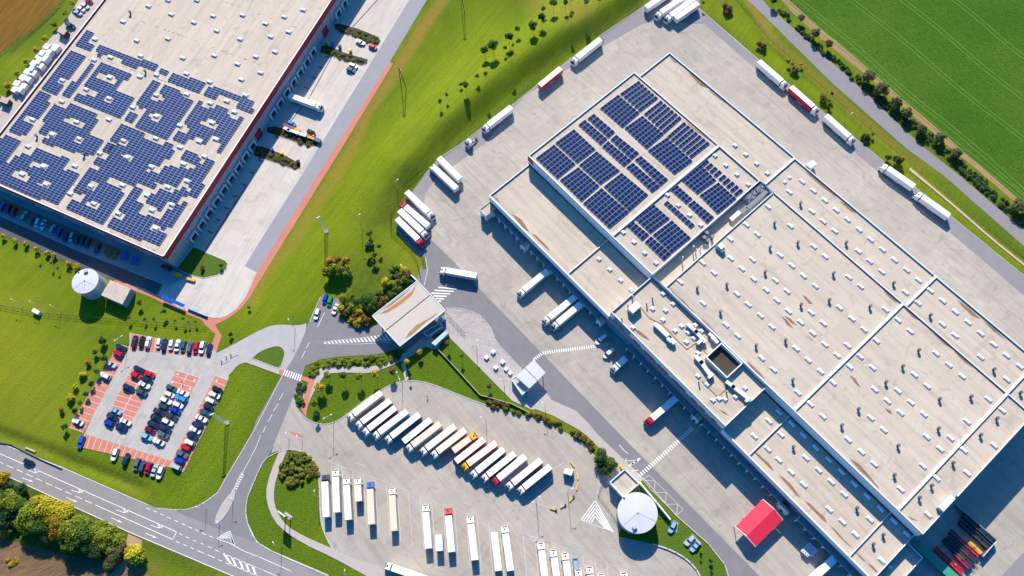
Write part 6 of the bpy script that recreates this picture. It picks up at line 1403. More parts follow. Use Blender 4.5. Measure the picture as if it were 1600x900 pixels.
# storage yard in the shade at the lower right
g9 = T(1360, 765, 6.6667)
def bundle(label, a, d, w_, h_, cols, n=5):
    A, D = np.array(W2(*g9(*a), h_)), np.array(W2(*g9(*d), h_)); an = math.atan2(*(D - A)[::-1]); L = float(np.linalg.norm(D - A)); c = (A + D) / 2
    t = thing('storage_rack', label, 'storage rack', (float(c[0]), float(c[1]), 0), an, 'racks in the shaded storage yard')
    r_ = random.Random(len(label)); m_ = max(2, int(L / 2.6))
    for k_ in range(m_):
        b = MB(); hh = h_ * r_.uniform(.6, 1); b.box((-L / 2 + L * (k_ + .5) / m_, 0, .1), (L / m_ * .9, w_ * r_.uniform(.75, 1), hh), 0, r_.choice(cols)); link('stored_goods', b.mesh('stored_goods'), t)
    b = MB()
    for k_ in range(m_ + 1):
        for s in (-1, 1): b.box((-L / 2 + L * k_ / m_, s * w_ / 2, 0), (.1, .1, h_ + .5), 0, M_steel)
    for s in (-1, 1): b.box((0, s * w_ / 2, h_ + .4), (L, .1, .1), 0, M_steel)
    link('frame', b.mesh('frame'), t)
dk = surf('dark_goods', (.035, .04, .06), (.02, .022, .035), .7, ((1, .5),)); mr = TCOL['crimson']; rd = TCOL['red']
bundle('long bright red rack in the shaded storage yard', (690, 610), (960, 870), 1.8, 2.2, [rd, rd, mr])
bundle('thin red rack right of the bright red one', (880, 665), (1030, 820), 1.1, 2.2, [rd, mr])
bundle('crimson rack with yellow crates, middle of the storage yard', (850, 430), (1140, 690), 1.6, 2.6, [mr, TCOL['maroon'], mr])
bundle('yellow crate rack beside the crimson one', (1030, 545), (1170, 665), 1.4, 2.4, [M_yel, TCOL['orange']])
bundle('dark green rack left of the crimson one', (770, 520), (1060, 800), 1.6, 2.0, [dk, surf('green_goods', (.03, .10, .05), (.02, .06, .03), .7, ((1, .5),)), dk])
bundle('dark mixed rack between green and red racks', (820, 490), (1100, 750), 1.3, 2.2, [dk, TCOL['maroon'], dk])
bundle('long dark rack beside the glass wall, inner one', (940, 330), (1240, 600), 1.8, 2.4, [dk])
bundle('long dark rack against the glass wall', (980, 260), (1290, 540), 2.0, 3.0, [dk, CARM['navy']])
A, D = W(*g9(900, 160), 3), W(*g9(1320, 530), 3); t = thing('glass_wall', 'long thin glass-topped wall beside the dark racks', 'wall', (A[0], A[1], 0)); b = MB(); b.wallrun([A, D], .25, 0, 3, M_steel, M_galv); b.build('wall', t)
E2 = W(*g9(1175, 695), 3); b = MB(); b.wallrun([D, E2], .25, 0, 3, M_steel, M_wallW); b.build('wall', t)
A, D = W(*g9(480, 560), 3.2), W(*g9(860, 900), 3.2); t = thing('green_shelter', 'long low green-roofed shelter running down from the annex', 'shelter', (A[0], A[1], 0)); b = MB(); b.wallrun([A, (A[0] + (D[0] - A[0]) * 1.3, A[1] + (D[1] - A[1]) * 1.3)], 3.2, 2.9, 3.2, M_steel, surf('green_roof', (.05, .30, .20), (.04, .24, .16), .6, ((.5, .4),))); b.build('roof', t)
for k_ in range(8):
    for s in (-1, 1):
        s_ = k_ / 6; b = MB(); b.box((A[0] + (D[0] - A[0]) * s_ + s * 1.0, A[1] + (D[1] - A[1]) * s_ + s * 1.0, 0), (.15, .15, 2.9), 0, M_steel); b.build('post', t)
# white cubes on the block paving
for i, (x, y, s_) in enumerate(((1482, 398, 1.45), (1441, 432, 1.45), (1541, 461, 1.45), (1498, 496, 1.45), (1563, 505, 1.3), (1588, 530, 1.3))):
    p_ = W(*y2(x, y), 1.0); t = tag((lambda b: (b.box((p_[0], p_[1], .15), (s_, s_, .95), .72, M_wallW, M_dome), b.build('stone_cube', None, (p_[0], p_[1], .15)))[1])(MB()), ['uppermost', 'leftmost', 'rightmost of the middle', 'lower left', 'small right', 'lowest small'][i] + ' white block standing on the round block paving', 'stone block', 'white blocks on the paving'); t.location = (p_[0], p_[1], .15)

# ================================================================== FENCES, WALLS, MASTS
def fence(label, pts, h=2.0, step=3.0, z0=0.0, mat=None, rails=2, name='fence', mesh=True):
    P = [W2(*q) for q in pts]; t = thing(name, label, 'fence', (P[0][0], P[0][1], hz(*P[0]) + z0)); mat = mat or surf('dark_fence', (.07, .085, .075), (.05, .06, .055), .7, ((1, .4),))
    b = MB(); tot = 0; posts = []
    for a, d in zip(P[:-1], P[1:]):
        L = math.hypot(d[0] - a[0], d[1] - a[1]); n = max(1, round(L / step))
        for k_ in range(n): posts.append((a[0] + (d[0] - a[0]) * k_ / n, a[1] + (d[1] - a[1]) * k_ / n))
    posts.append(P[-1])
    for a, d in zip(posts[:-1], posts[1:]):
        za, zb = hz(*a) + z0, hz(*d) + z0
        for r_ in range(rails): b.beam((a[0], a[1], za + h * (r_ + 1) / rails - .05), (d[0], d[1], zb + h * (r_ + 1) / rails - .05), .06, mat)
        if mesh:
            n_ = 6
            for j in range(1, n_): s_ = j / n_; b.beam((a[0] + (d[0] - a[0]) * s_, a[1] + (d[1] - a[1]) * s_, za + .05), (a[0] + (d[0] - a[0]) * s_, a[1] + (d[1] - a[1]) * s_, za + h - .05), .03, mat)
    b.build('rail', t)
    for p_ in posts[:100]: b = MB(); zz = hz(*p_) + z0; b.box((p_[0], p_[1], zz - .1), (.09, .09, h + .2), 0, mat); b.build('post', t)
    if len(posts) > 100:
        b = MB()
        for p_ in posts[100:]: zz = hz(*p_) + z0; b.box((p_[0], p_[1], zz - .1), (.09, .09, h + .2), 0, mat)
        b.build('far_posts', t)['kind'] = 'stuff'
fence('thin grey mesh fence around the upper left side of the big yard', [(1003, 4), (938, 49), (870, 90), (798, 158), (718, 220), (668, 252), (636, 281), (626, 302), (612, 332), (611, 362), (640, 386), (652, 408), (658, 436)], 2.2)
fence('wire fence between the yard lawn and the country road', [(1140, -15), (1200, 56), (1250, 100), (1300, 146), (1350, 190), (1420, 250), (1500, 318), (1600, 400)], 1.6, 3.5)
fence('thin wire fence crossing the field above the car park', [y1(-20, 108), y1(250, 158), y1(480, 180), y1(800, 205), y1(1100, 228), y1(1290, 246)], 1.6, 4.0)
fence('field fence along the stubble field at the top left', [(-10, 95), (30, 62), (60, 42), (95, 8), (105, -10)], 1.4, 4.0)
def lowwall(name, label, pts, w, h, mat, z=0.0, cat='wall', top=None):
    P = [W(*q, z + h) for q in pts]; b = MB(); b.wallrun(P, w, z, z + h, mat, top); o = b.build(name, None, (P[0][0], P[0][1], z)); o.location = (P[0][0], P[0][1], z); tag(o, label, cat)
lowwall('garden_wall', 'thin white wall crossing the lawns below the gate office', [(680, 541), (700, 562), (750, 617), (762, 620), (800, 631), (830, 646)], .22, 1.2, M_path)
lowwall('retaining_wall', 'white retaining wall beside the large round tank', tl(y7, [(797, 312), (905, 440), (990, 545)]), .5, 2.4, M_wallW)
lowwall('screen_wall', 'pale wall running uphill from the gate canopy through the shrubs', [(625.5, 413), (651, 438)], .4, 2.6, M_wallW)
lowwall('guard_rail', 'steel guard rail beside the highway at the left', [(-20, 688), (16, 694), (60, 716), (96, 732)], .15, .7, M_steel, cat='guard rail')
lowwall('bench', 'pale long bench beside the highway grass', [y5(160, 97), y5(218, 122)], .6, .5, M_path, cat='bench')
fence('dark sliding gate frame on the block paving by the gate booth', [f_ for f_ in (T(560, 480, 6.6667)(918, 72), T(560, 480, 6.6667)(1110, 278))], 1.8, 2.5, .15, name='gate')
fence('curved dark handrail between the round tank and the chevrons', tl(y7, [(620, 275), (560, 330), (536, 400), (560, 430), (600, 480), (640, 540), (662, 590)]), 1.1, 2.0, .15, name='railing', mesh=False)

def lamp(label, base, h=9, arm=1.4, az=0, two=True, z=None):
    x, y = W2(*base); z = hz(x, y) if z is None else z; t = thing('street_lamp', label, 'street lamp', (x, y, z), az, 'tall street lamps')
    def mk_():
        b = MB(); b.cyl((0, 0, 0), .11, .06, h, 8, M_galv); return b.mesh('pole')
    link('pole', cached(('lp', h), mk_), t)
    for s in ((1, -1) if two else (1,)):
        b = MB(); b.beam((0, 0, h), (s * arm, 0, h + .25), .08, M_galv); a = link('arm', b.mesh('arm'), t)
        b = MB(); b.box((s * (arm + .3), 0, h + .2), (.75, .3, .12), 0, M_wallW); link('lamp_head', b.mesh('lamp_head'), a)
for lab, b_, h_, two in (('street lamp on the lawn where the gate road curves', y2(245, 255), 8, False), ('double street lamp on the tip of the tree lawn', y2(487, 838), 10, True), ('double street lamp on the lawn by the short garden path', y2(915, 590), 10, True),
        ('double street lamp beside the left edge of the car park', y1(800, 352), 8, True), ('double street lamp in front of the short purple truck', y7(152, 440), 10, True), ('street lamp by the kiosk in the truck park', y7(348, 380), 10, False),
        ('street lamp on the grassy bend beside the parking path', y6(395, 410), 8, False), ('street lamp beside the highway verge below the parking path', y6(162, 720), 8, False), ('street lamp at the splitter island tip', y5(1373, 580), 6, False), ('street lamp at the right kerb of the island', y5(1458, 430), 6, False),
        ('street lamp at the inner bend of the junction lawn', y5(1291, 480), 6, False), ('street lamp by the bottom-left parking lawn edge', y6(580, 895), 8, False), ('street lamp beside the weighing canopy lane', y3(208, 760), 8, False), ('street lamp standing on the block paving', y2(1380, 380), 7, False),
        ('street lamp over the round block paving edge, lower one', y2(1552, 610), 7, False), ('street lamp in the lawn below the garden wall', y2(1437, 840), 8, False), ('slim street lamp on the slope beside the pines', (566, 356), 11.5, False),
        ('street lamp by the fence bend of the yard', y6(0, 0) if 0 else z6(890, 300), 7, False), ('street lamp on the yard border by the crimson-sided truck', z4(478, 765), 6, False), ('street lamp at the foot of the bushy round bed', y6(290, 60), 5, False), ('street lamp at the road edge above the bushy round bed', y6(208, 45), 5, False)):
    lamp(lab, b_, h_, 1.2, RN.uniform(0, 3), two)
def mast(label, base, h, w, legs=4):
    x, y = W2(*base); z = hz(x, y); t = thing('lattice_mast', label, 'mast', (x, y, z))
    b = MB(); cs = [(math.cos(a) * w, math.sin(a) * w) for a in (.4 + i * math.pi / 2 for i in range(4))]
    for c in cs: b.beam((c[0], c[1], 0), (c[0] * .5, c[1] * .5, h), .1, M_galv)
    link('leg', b.mesh('leg'), t); b = MB(); n = int(h / 1.0)
    for k_ in range(n):
        s0, s1 = 1 - .5 * k_ / n, 1 - .5 * (k_ + 1) / n
        for i in range(4): c, d = cs[i], cs[(i + 1) % 4]; b.beam((c[0] * s0, c[1] * s0, h * k_ / n), (d[0] * s1, d[1] * s1, h * (k_ + 1) / n), .045, M_galv)
    link('lattice', b.mesh('lattice'), t); b = MB(); b.box((0, 0, h), (1.6, .3, .5), .4, M_wallW); link('antenna', b.mesh('antenna'), t); b = MB(); b.box((0, 0, -.2), (1.6, 1.6, .5), .3, M_path); link('footing', b.mesh('footing'), t)
mast('grey lattice mast on the slope below the red footpath', (510, 362), 13.5, .9)
mast('grey lattice mast on the lawn beside the car park', (355, 661), 15.5, .9)
x, y = W2(631, 137); z = hz(x, y); t = thing('power_pole', 'dark two-legged power pole on the slope near the road', 'power pole', (x, y, z)); M_pole = surf('tarred_wood', (.03, .035, .03), (.02, .022, .02), .8, ((1, .3),))
for s in (-1, 1): b = MB(); b.beam((s * 1.1, 0, 0), (s * .15, 0, 14.3), .28, M_pole); link('leg', b.mesh('leg'), t)
b = MB(); b.beam((-1.2, 0, 13.2), (1.2, 0, 13.2), .2, M_steel); b.beam((-.7, 0, 6), (.7, 0, 6), .16, M_pole); link('crossarm', b.mesh('crossarm'), t)
x, y = W2(*z2(1295, 75)); t = thing('power_pole', 'dark power pole cut by the top edge of the photo', 'power pole', (x, y, hz(x, y)))
for s in (-1, 1): b = MB(); b.beam((s * .6, 0, 0), (s * .15, 0, 13), .22, M_pole); link('leg', b.mesh('leg'), t)
b = MB(); b.beam((-1, 0, 12.2), (1, 0, 12.2), .2, M_steel); link('crossarm', b.mesh('crossarm'), t)
for i, (x_, y_) in enumerate(((8, 95), (145, 105), (258, 118), (385, 142))):
    p_ = y1(x_, y_); x, y = W2(p_[0], p_[1] + 2); t = thing('fence_lamp', 'short lamp pole on the field fence, ' + ORD[i + 1] + ' from the left', 'lamp pole', (x, y, 0), 2.2, 'lamp poles on the field fence')
    b = MB(); b.cyl((0, 0, 0), .08, .05, 5.5, 6, M_galv); link('pole', b.mesh('pole'), t); b = MB(); b.beam((0, 0, 5.5), (1.8, .6, 5.7), .1, M_galv); a = link('arm', b.mesh('arm'), t); b = MB(); b.box((2.0, .66, 5.6), (.7, .3, .14), .3, TCOL['cream']); link('lamp_head', b.mesh('lamp_head'), a)
crate('pump_cabinet', 'white and blue cabinet on the grass beside the field fence', y1(222, 145), (.85, .5), (3.4, 1.5, 1.8), M_wallW, lid=M_wallW, cat='cabinet', z=0)
x, y = W2(*y6(200, 525)); t = thing('advertising_sign', 'tilted dark-faced sign panel on posts inside the parking path loop', 'sign', (x, y, 0), ang(y6(180, 490), y6(220, 520)))
b = MB(); b.box((0, 0, 5.0), (3.6, .5, 3.2), 0, CARM['teal'], M_wallW); link('panel', b.mesh('panel'), t)
for s in (-1, 1): b = MB(); b.box((s * 1.2, 0, 0), (.25, .25, 5.0), 0, M_galv); link('post', b.mesh('post'), t)
b = MB(); b.box((0, 0, 0), (3.4, 1.6, .2), 0, M_path); link('footing', b.mesh('footing'), t)
# car park entrance gate
for i, (p0, p1) in enumerate((((1387, 460), (1387, 500)), ((1415, 432), (1415, 465)), ((1445, 420), (1445, 450)))):
    x, y = W2(*y1(*p0)); t = thing('entry_post', ['left', 'middle orange', 'right'][i] + ' barrier column at the car park entrance', 'barrier column', (x, y, .14), 0, 'entrance columns')
    b = MB(); b.box((0, 0, 0), (.4, .4, 1.1), 0, TCOL['orange'] if i == 1 else M_steel); link('column', b.mesh('column'), t); b = MB(); b.beam((0, 0, 1.0), (3.2 if i != 1 else .6, 1.2, 1.05), .1, M_wallW); link('boom', b.mesh('boom'), t)
# people
def person(label, px, an, top, legs):
    x, y = W2(*px); t = thing('person', label, 'person', (x, y, .15), an)
    me = bpy.data.meshes.new('body'); 
    V_ = [(0, 0, .95), (0, 0, 1.2), (0, 0, 1.42), (0, 0, 1.52), (0, 0, 1.68), (.0, .12, .88), (.12, .12, .48), (.1, .12, .05), (.22, .12, .03), (0, -.12, .88), (-.02, -.12, .48), (-.16, -.12, .06), (-.04, -.12, .03), (0, .2, 1.4), (.05, .28, 1.12), (.16, .28, .92), (0, -.2, 1.4), (-.05, -.28, 1.12), (.05, -.3, .92)]
    Ed = [(0, 1), (1, 2), (2, 3), (3, 4), (0, 5), (5, 6), (6, 7), (7, 8), (0, 9), (9, 10), (10, 11), (11, 12), (2, 13), (13, 14), (14, 15), (2, 16), (16, 17), (17, 18)]
    Rd = [.17, .15, .17, .06, .11, .1, .065, .045, .045, .1, .065, .045, .045, .06, .045, .035, .06, .045, .035]
    me.from_pydata(V_, Ed, []); o = link('body', me, t)
    md = o.modifiers.new('s', 'SKIN'); me.skin_vertices  # noqa
    for i, r_ in enumerate(Rd): me.skin_vertices[0].data[i].radius = (r_, r_)
    me.skin_vertices[0].data[0].use_root = True; o.modifiers.new('v', 'SUBSURF').levels = 1; me.materials.append(top)
    b = MB(); b.cyl((0, 0, 1.58), .1, .11, .12, 10, M_bark); b.cyl((0, 0, 1.7), .11, .06, .08, 10, M_bark); link('hair', b.mesh('hair'), t)
person('person in dark clothes walking across the truck park near the tree lawn', y2(1072, 682), 1.6, CARM['black'], CARM['navy'])
person('person in dark clothes standing on the red wheelchair bays', y1(1145, 592), 0, CARM['navy'], CARM['black'])

# ================================================================== PLANTS
def crown_mesh(seed, n, leaf, flat=1.0, clumps=7, spread=.62, solid=True):
    """unit crown: leaf-sized faces gathered in clumps through the volume"""
    r = random.Random(seed); b = MB(); mats = None; cl = []
    for k in range(clumps):
        a = 2 * math.pi * k / clumps + r.uniform(-.4, .4); rad = spread * r.uniform(.45, 1); cl.append((rad * math.cos(a), rad * math.sin(a), r.uniform(-.25, .45) * flat, r.uniform(.34, .52)))
    cl.append((0, 0, .5 * flat, .5)); cl.append((r.uniform(-.2, .2), r.uniform(-.2, .2), .1, .6))
    V_, F_ = [], []
    for i in range(n):
        c = cl[r.randrange(len(cl))]
        while True:
            d = Vector((r.gauss(0, 1), r.gauss(0, 1), r.gauss(0, 1) + .25))
            if d.length > .1: break
        d.normalize(); rr = c[3] * (r.random() ** .28)
        p = Vector((c[0], c[1], c[2])) + Vector((d.x * rr, d.y * rr, d.z * rr * flat))
        nn = (d + Vector((r.uniform(-.8, .8), r.uniform(-.8, .8), r.uniform(-.2, .9)))).normalized()
        u = nn.cross(Vector((r.uniform(-1, 1), r.uniform(-1, 1), r.uniform(-1, 1)))); 
        if u.length < .05: continue
        u.normalize(); v = nn.cross(u); s = leaf * r.uniform(.6, 1.35); u *= s; v *= s * r.uniform(.5, .9)
        k = len(V_); V_ += [tuple(p - u), tuple(p - v * .9 + u * .2), tuple(p + u), tuple(p + v)]; F_.append((k, k + 1, k + 2, k + 3))
    me = bpy.data.meshes.new('crown'); me.from_pydata(V_, [], F_); me.materials.append(L_green); return me
CROWN = {'s': [crown_mesh(s, 420, .17) for s in range(4)], 'm': [crown_mesh(10 + s, 1300, .12, .95, 9) for s in range(4)], 'l': [crown_mesh(20 + s, 5200, .062, .8, 13, .7) for s in range(4)], 'tall': [crown_mesh(40 + s, 500, .14, 1.5, 6, .45) for s in range(2)]}
def trunk_mesh(seed, limbs=4):
    r = random.Random(seed); b = MB(); b.cyl((0, 0, 0), .09, .055, .8, 8, M_bark)
    for k in range(limbs):
        a = 2 * math.pi * k / limbs + r.uniform(-.3, .3); b.beam((0, 0, .55 + .08 * (k % 3)), (.45 * math.cos(a), .45 * math.sin(a), 1.0 + r.uniform(-.1, .2)), .045, M_bark)
    return b.mesh('trunk')
TRK = [trunk_mesh(s) for s in range(3)]
TREES = []
def tree(px, r, h, leaf, label, grp=None, size=None, name='tree', trunk=True, ctr=True):
    """px: where the crown centre shows; r crown radius; h total height"""
    size = size or ('s' if r < 1.7 else 'm' if r < 3.6 else 'l')
    fl = 1.5 if size == 'tall' else .95
    zc = h - r * .8 * (1 if size != 'tall' else 1.4); zc = max(zc, r * .4)
    x, y = W2(*px, zc); z = hz(x, y); x, y = W2(*px, zc + z)
    t = thing(name, label, 'tree' if name.endswith('tree') else 'shrub', (x, y, z), 0, grp)
    me = RN.choice(CROWN[size]); c = link('crown', me, t, (0, 0, zc), RN.uniform(0, 6.28), (r * RN.uniform(.92, 1.1), r * RN.uniform(.92, 1.1), r * RN.uniform(.85, 1.05)))
    c.material_slots[0].link = 'OBJECT'; c.material_slots[0].material = leaf
    if trunk:
        k = zc * 1.05; link('trunk', RN.choice(TRK), t, (0, 0, -.1), RN.uniform(0, 6), (max(.5, r * .42), max(.5, r * .42), k))
    return t
LN = {'green': L_green, 'dark': L_dark, 'yg': L_yg, 'yel': L_yel, 'org': L_org, 'olive': L_olive, 'brown': L_brown, 'rust': L_rust}
CNM = {'green': 'green', 'dark': 'dark green', 'yg': 'yellow-green', 'yel': 'yellow', 'org': 'orange', 'olive': 'dull olive', 'brown': 'brownish', 'rust': 'rusty'}
def trees(f, lst, place, grp, kind='tree', size=None, name='tree', big='small'):
    for i, (x, y, r, h, c) in enumerate(lst):
        if 'embankment' in place: r *= 1.08; h *= 1.15
        if 'country road' in place: r *= .82; h *= .85
        tree(f(x, y), r, h, LN[c], f'{big} {CNM[c]} {kind}, {ORD[i + 1]} {place}', grp, size, name)
trees(y2, [(445, 545, 1.7, 5, 'yg'), (540, 545, 1.8, 6.5, 'green'), (642, 550, 1.8, 6.5, 'yg'), (745, 538, 1.9, 6.5, 'yel'), (850, 520, 1.7, 5.5, 'brown')], 'along the garden path lawn from the left', 'young trees on the tree lawn')
trees(y2, [(400, 622, 2.2, 5.5, 'yel'), (365, 712, 1.8, 5, 'yg'), (375, 795, 1.2, 4.5, 'dark')], 'down the left side of the tree lawn', 'young trees on the tree lawn')
trees(y2, [(943, 460, 1.3, 4, 'yel'), (1022, 400, 1.3, 4, 'yel'), (1195, 345, 1.4, 5, 'brown'), (1285, 425, 1.0, 4.5, 'green'), (1455, 612, 1.3, 4, 'brown'), (960, 568, .7, 3, 'dark')], 'around the gate office lawns from the left', 'young trees on the gate lawns')
trees(z2, [(1430, 310, 1.9, 6, 'green'), (1480, 280, 2.6, 8, 'green'), (1580, 228, 2.0, 7, 'dark'), (1556, 298, 1.0, 4.5, 'green'), (1597, 335, 1.2, 6, 'dark'), (1383, 475, 1.1, 4.5, 'brown'), (1435, 462, 1.2, 6.5, 'dark'), (1310, 530, 1.7, 6, 'green'), (1192, 592, 1.0, 4.5, 'green'), (1150, 632, 1.2, 5, 'green'), (1280, 528, 1.0, 3, 'olive')], 'of the scatter on the embankment above the yard', 'young trees on the embankment')
trees(z3, [(35, 180, 1.4, 5, 'green'), (130, 160, 2.2, 6.5, 'green'), (185, 105, 2.0, 7, 'dark'), (195, 55, 1.4, 5, 'green'), (258, 14, 2.0, 7, 'green'), (335, 16, 1.4, 6, 'green'), (370, 100, 1.1, 5, 'brown'), (465, 12, 1.4, 6.5, 'green'), (545, -8, 1.4, 7, 'dark'), (368, -12, 1.4, 6, 'dark'), (0, 222, 1.0, 4, 'green')], 'of the upper embankment trees from the left', 'young trees on the upper embankment')
trees(z4, [(210, 112, 2.3, 5.5, 'olive'), (298, 205, 2.9, 6.5, 'olive'), (382, 272, 2.6, 6, 'olive'), (625, 478, 4.0, 7, 'olive'), (712, 560, 4.2, 7, 'olive'), (802, 640, 4.2, 7, 'olive'), (868, 705, 3.4, 6.5, 'olive'), (958, 805, 3.0, 6, 'olive'), (1078, 860, 3.0, 6, 'olive'), (1180, 955, 3.0, 6, 'olive'), (1570, 1285, 4.0, 7, 'olive'), (36, 0, 2.4, 6, 'dark')], 'along the country road from the top', 'roadside trees', big='dusky')
trees(z4, [(150, 398, 1.4, 4, 'yel'), (172, 440, 1.9, 3, 'olive'), (128, 385, 1.1, 3, 'brown'), (210, 400, 1.0, 2.5, 'yel'), (345, 612, 1.9, 3.2, 'olive'), (378, 628, 1.3, 3, 'yg'), (385, 655, 1.2, 3, 'dark'), (400, 585, .9, 4, 'dark'), (612, 860, 2.2, 3, 'dark'), (655, 840, 1.0, 2.5, 'olive'), (750, 985, 1.6, 3, 'dark'), (812, 1000, 2.4, 4, 'dark'), (835, 995, 1.6, 4.5, 'org')], 'on the strip beside the upper right border from the top', 'shrubs on the border strip', 'shrub', name='shrub')
trees(z3, [(1330, 35, 1.5, 3.5, 'brown'), (1350, 62, 2.4, 3.2, 'brown'), (1545, 275, 1.6, 3, 'brown'), (1572, 292, 1.9, 3, 'rust'), (1195, 18, .9, 4, 'dark')], 'on the lawn by the top corner from the left', 'shrubs by the top corner', 'shrub', name='shrub')
# autumn group and shrubs above the gate
c8 = T(480, 400, 8)
trees(c8, [(290, 75, 2.6, 7, 'org'), (380, 60, 2.0, 6, 'rust'), (475, 70, 2.6, 6.5, 'org'), (265, 190, 2.8, 6, 'yg'), (340, 160, 2.8, 7, 'yg'), (410, 160, 2.6, 6.5, 'yg'), (490, 140, 2.2, 5.5, 'yel'), (305, 225, 2.2, 5, 'green')], 'of the autumn clump below the lattice mast', 'autumn clump of trees', big='bushy')
trees(c8, [(455, 530, 2.3, 4.5, 'yg'), (500, 560, 1.6, 4, 'green'), (615, 570, 2.0, 4.5, 'green'), (555, 645, 2.0, 4, 'yg'), (420, 655, 1.8, 4, 'yel'), (435, 700, 1.6, 3, 'yg'), (500, 700, 1.8, 3, 'brown'), (650, 700, 1.8, 3.5, 'yel'), (765, 560, 4.4, 6.5, 'green'), (800, 640, 3.0, 5, 'green'), (590, 760, 1.8, 2.5, 'brown'), (660, 830, 2.4, 2.8, 'org'), (740, 820, 2.6, 2.8, 'rust'), (560, 800, 1.8, 2.5, 'yel'), (700, 770, 2.0, 2.6, 'brown'), (620, 850, 1.8, 2.4, 'org')], 'of the mixed shrubbery left of the gate canopy', 'mixed shrubbery by the gate canopy', 'bush', name='shrub')
trees(c8, [(1110, 150, 2.6, 4.5, 'yg'), (1190, 180, 2.2, 4, 'yel'), (1060, 190, 1.8, 4, 'olive'), (1250, 230, 2.2, 3.6, 'brown'), (1210, 290, 2.4, 3.6, 'yg'), (1140, 260, 2.0, 4, 'olive'), (985, 330, 2.4, 4.5, 'yel'), (1060, 350, 2.2, 4, 'yg'), (1150, 320, 2.0, 3.6, 'yg'), (1120, 420, 2.6, 4, 'green'), (960, 560, 2.4, 3.6, 'brown'), (1060, 490, 2.2, 3.6, 'green'), (900, 480, 2.0, 3.6, 'olive'), (1280, 330, 1.8, 3, 'dark'), (930, 600, 2.0, 3, 'rust'), (1020, 300, 1.8, 3.6, 'dark')], 'of the shrubs between the screen wall and the canopy', 'shrubs beside the screen wall', 'bush', name='shrub')
trees(z6, [(708, 560, 1.6, 4.5, 'green'), (720, 605, 1.4, 3, 'brown'), (705, 640, 1.8, 5.5, 'dark'), (698, 665, 1.5, 4.5, 'green'), (770, 640, 1.2, 4.5, 'dark'), (742, 695, 1.4, 5, 'dark'), (735, 735, 1.6, 3.5, 'brown'), (585, 820, 1.4, 7, 'dark')], 'of the loose group on the slope above the shrubbery', 'loose trees on the slope')
# big trees at the lower left
trees(T(0, 780, 8), [(560, 140, 6.2, 10, 'yel'), (420, 180, 5.6, 9.5, 'yg'), (350, 290, 4.8, 8, 'yg'), (530, 300, 5.0, 8.5, 'green'), (760, 180, 5.0, 9.5, 'yel'), (690, 260, 4.2, 9, 'org'), (720, 400, 4.0, 7.5, 'org'), (900, 400, 6.0, 10, 'yg'), (1060, 420, 5.8, 9.5, 'green'), (930, 540, 4.6, 8, 'green'), (1180, 420, 4.8, 8, 'yg'), (1340, 470, 4.8, 8, 'yg'), (1440, 540, 4.2, 6.5, 'yg'), (1450, 640, 4.2, 6, 'olive'), (1400, 760, 3.6, 5, 'olive'), (240, 90, 4.0, 7, 'green'), (110, 40, 5.0, 8, 'yg'), (60, 390, 3.2, 3.5, 'yg'), (200, 290, 3.0, 4, 'brown'), (1200, 640, 4.0, 6, 'dark'), (100, 200, 5.0, 7, 'dark'), (650, 330, 4.2, 7, 'yg'), (830, 300, 4.4, 8, 'yg'), (470, 90, 3.8, 8, 'yel'), (1010, 330, 4.6, 8.5, 'yg'), (1100, 560, 4.2, 7, 'green'), (1280, 400, 3.6, 6, 'yg'), (620, 420, 3.8, 6, 'olive'), (1250, 540, 4.0, 6.5, 'green')], 'of the dense wood below the highway', 'trees of the roadside wood', big='large')
trees(y5, [(0, 305, 4.0, 8, 'org'), (35, 350, 3.5, 6, 'dark'), (-20, 430, 5, 8, 'green'), (0, 500, 4, 6, 'dark'), (130, 360, 3.0, 5, 'dark')], 'of the trees at the left photo edge below the highway', 'trees at the left edge')
trees(y5, [(845, 770, 4.2, 6.5, 'yel'), (815, 745, 2.6, 5, 'yel'), (860, 800, 2.6, 5, 'yg')], 'by the dirt track mouth', 'yellow trees by the dirt track', size='m', big='round')
# small yellow shrubs beside the shaded road and elsewhere
trees(z5, [(18, 575, 1.4, 2.6, 'yel'), (92, 603, 1.3, 2.6, 'yel'), (160, 625, 1.4, 2.4, 'yel'), (227, 655, 1.4, 2.6, 'yel'), (295, 682, 1.4, 2.4, 'yel'), (338, 697, 1.4, 2.4, 'yel'), (428, 748, 1.5, 2.6, 'yel'), (480, 765, 1.5, 2.6, 'yel')], 'in the row below the shaded road from the left', 'yellow shrubs below the shaded road', 'shrub', name='shrub')
trees(z1, [(455, 20, 1.6, 3.5, 'yel'), (405, 82, 1.4, 3.2, 'yg'), (340, 155, 1.6, 3.2, 'yg'), (282, 240, 1.7, 3.5, 'yel'), (228, 312, 2.0, 3.5, 'yel'), (168, 385, 1.7, 3.2, 'yel'), (108, 460, 1.7, 3.2, 'yel'), (48, 535, 1.9, 3.5, 'yel'), (0, 610, 1.6, 3, 'yel')], 'in the row beside the stubble field from the top', 'yellow trees beside the stubble field', 'tree')
trees(y1, [(640, 330, 1.8, 3.5, 'dark'), (595, 400, 1.5, 3, 'green'), (550, 467, 1.5, 2.2, 'org'), (515, 545, 1.8, 2.4, 'yel'), (470, 615, 1.4, 2.2, 'yel'), (440, 688, 1.8, 2.6, 'yel'), (385, 765, 1.3, 2.2, 'brown')], 'down the meadow left of the car park', 'bushes left of the car park', 'bush', name='shrub')
trees(y1, [(655, 440, 1.5, 3.4, 'dark'), (608, 520, 1.4, 3.6, 'green'), (570, 600, 1.3, 3.2, 'dark'), (540, 662, 1.3, 3.2, 'dark'), (500, 720, 1.2, 3.0, 'green'), (468, 765, 1.4, 3.2, 'dark'), (405, 868, 1.5, 3.4, 'green')], 'down the left border of the car park', 'border bushes of the car park', 'bush', name='shrub')
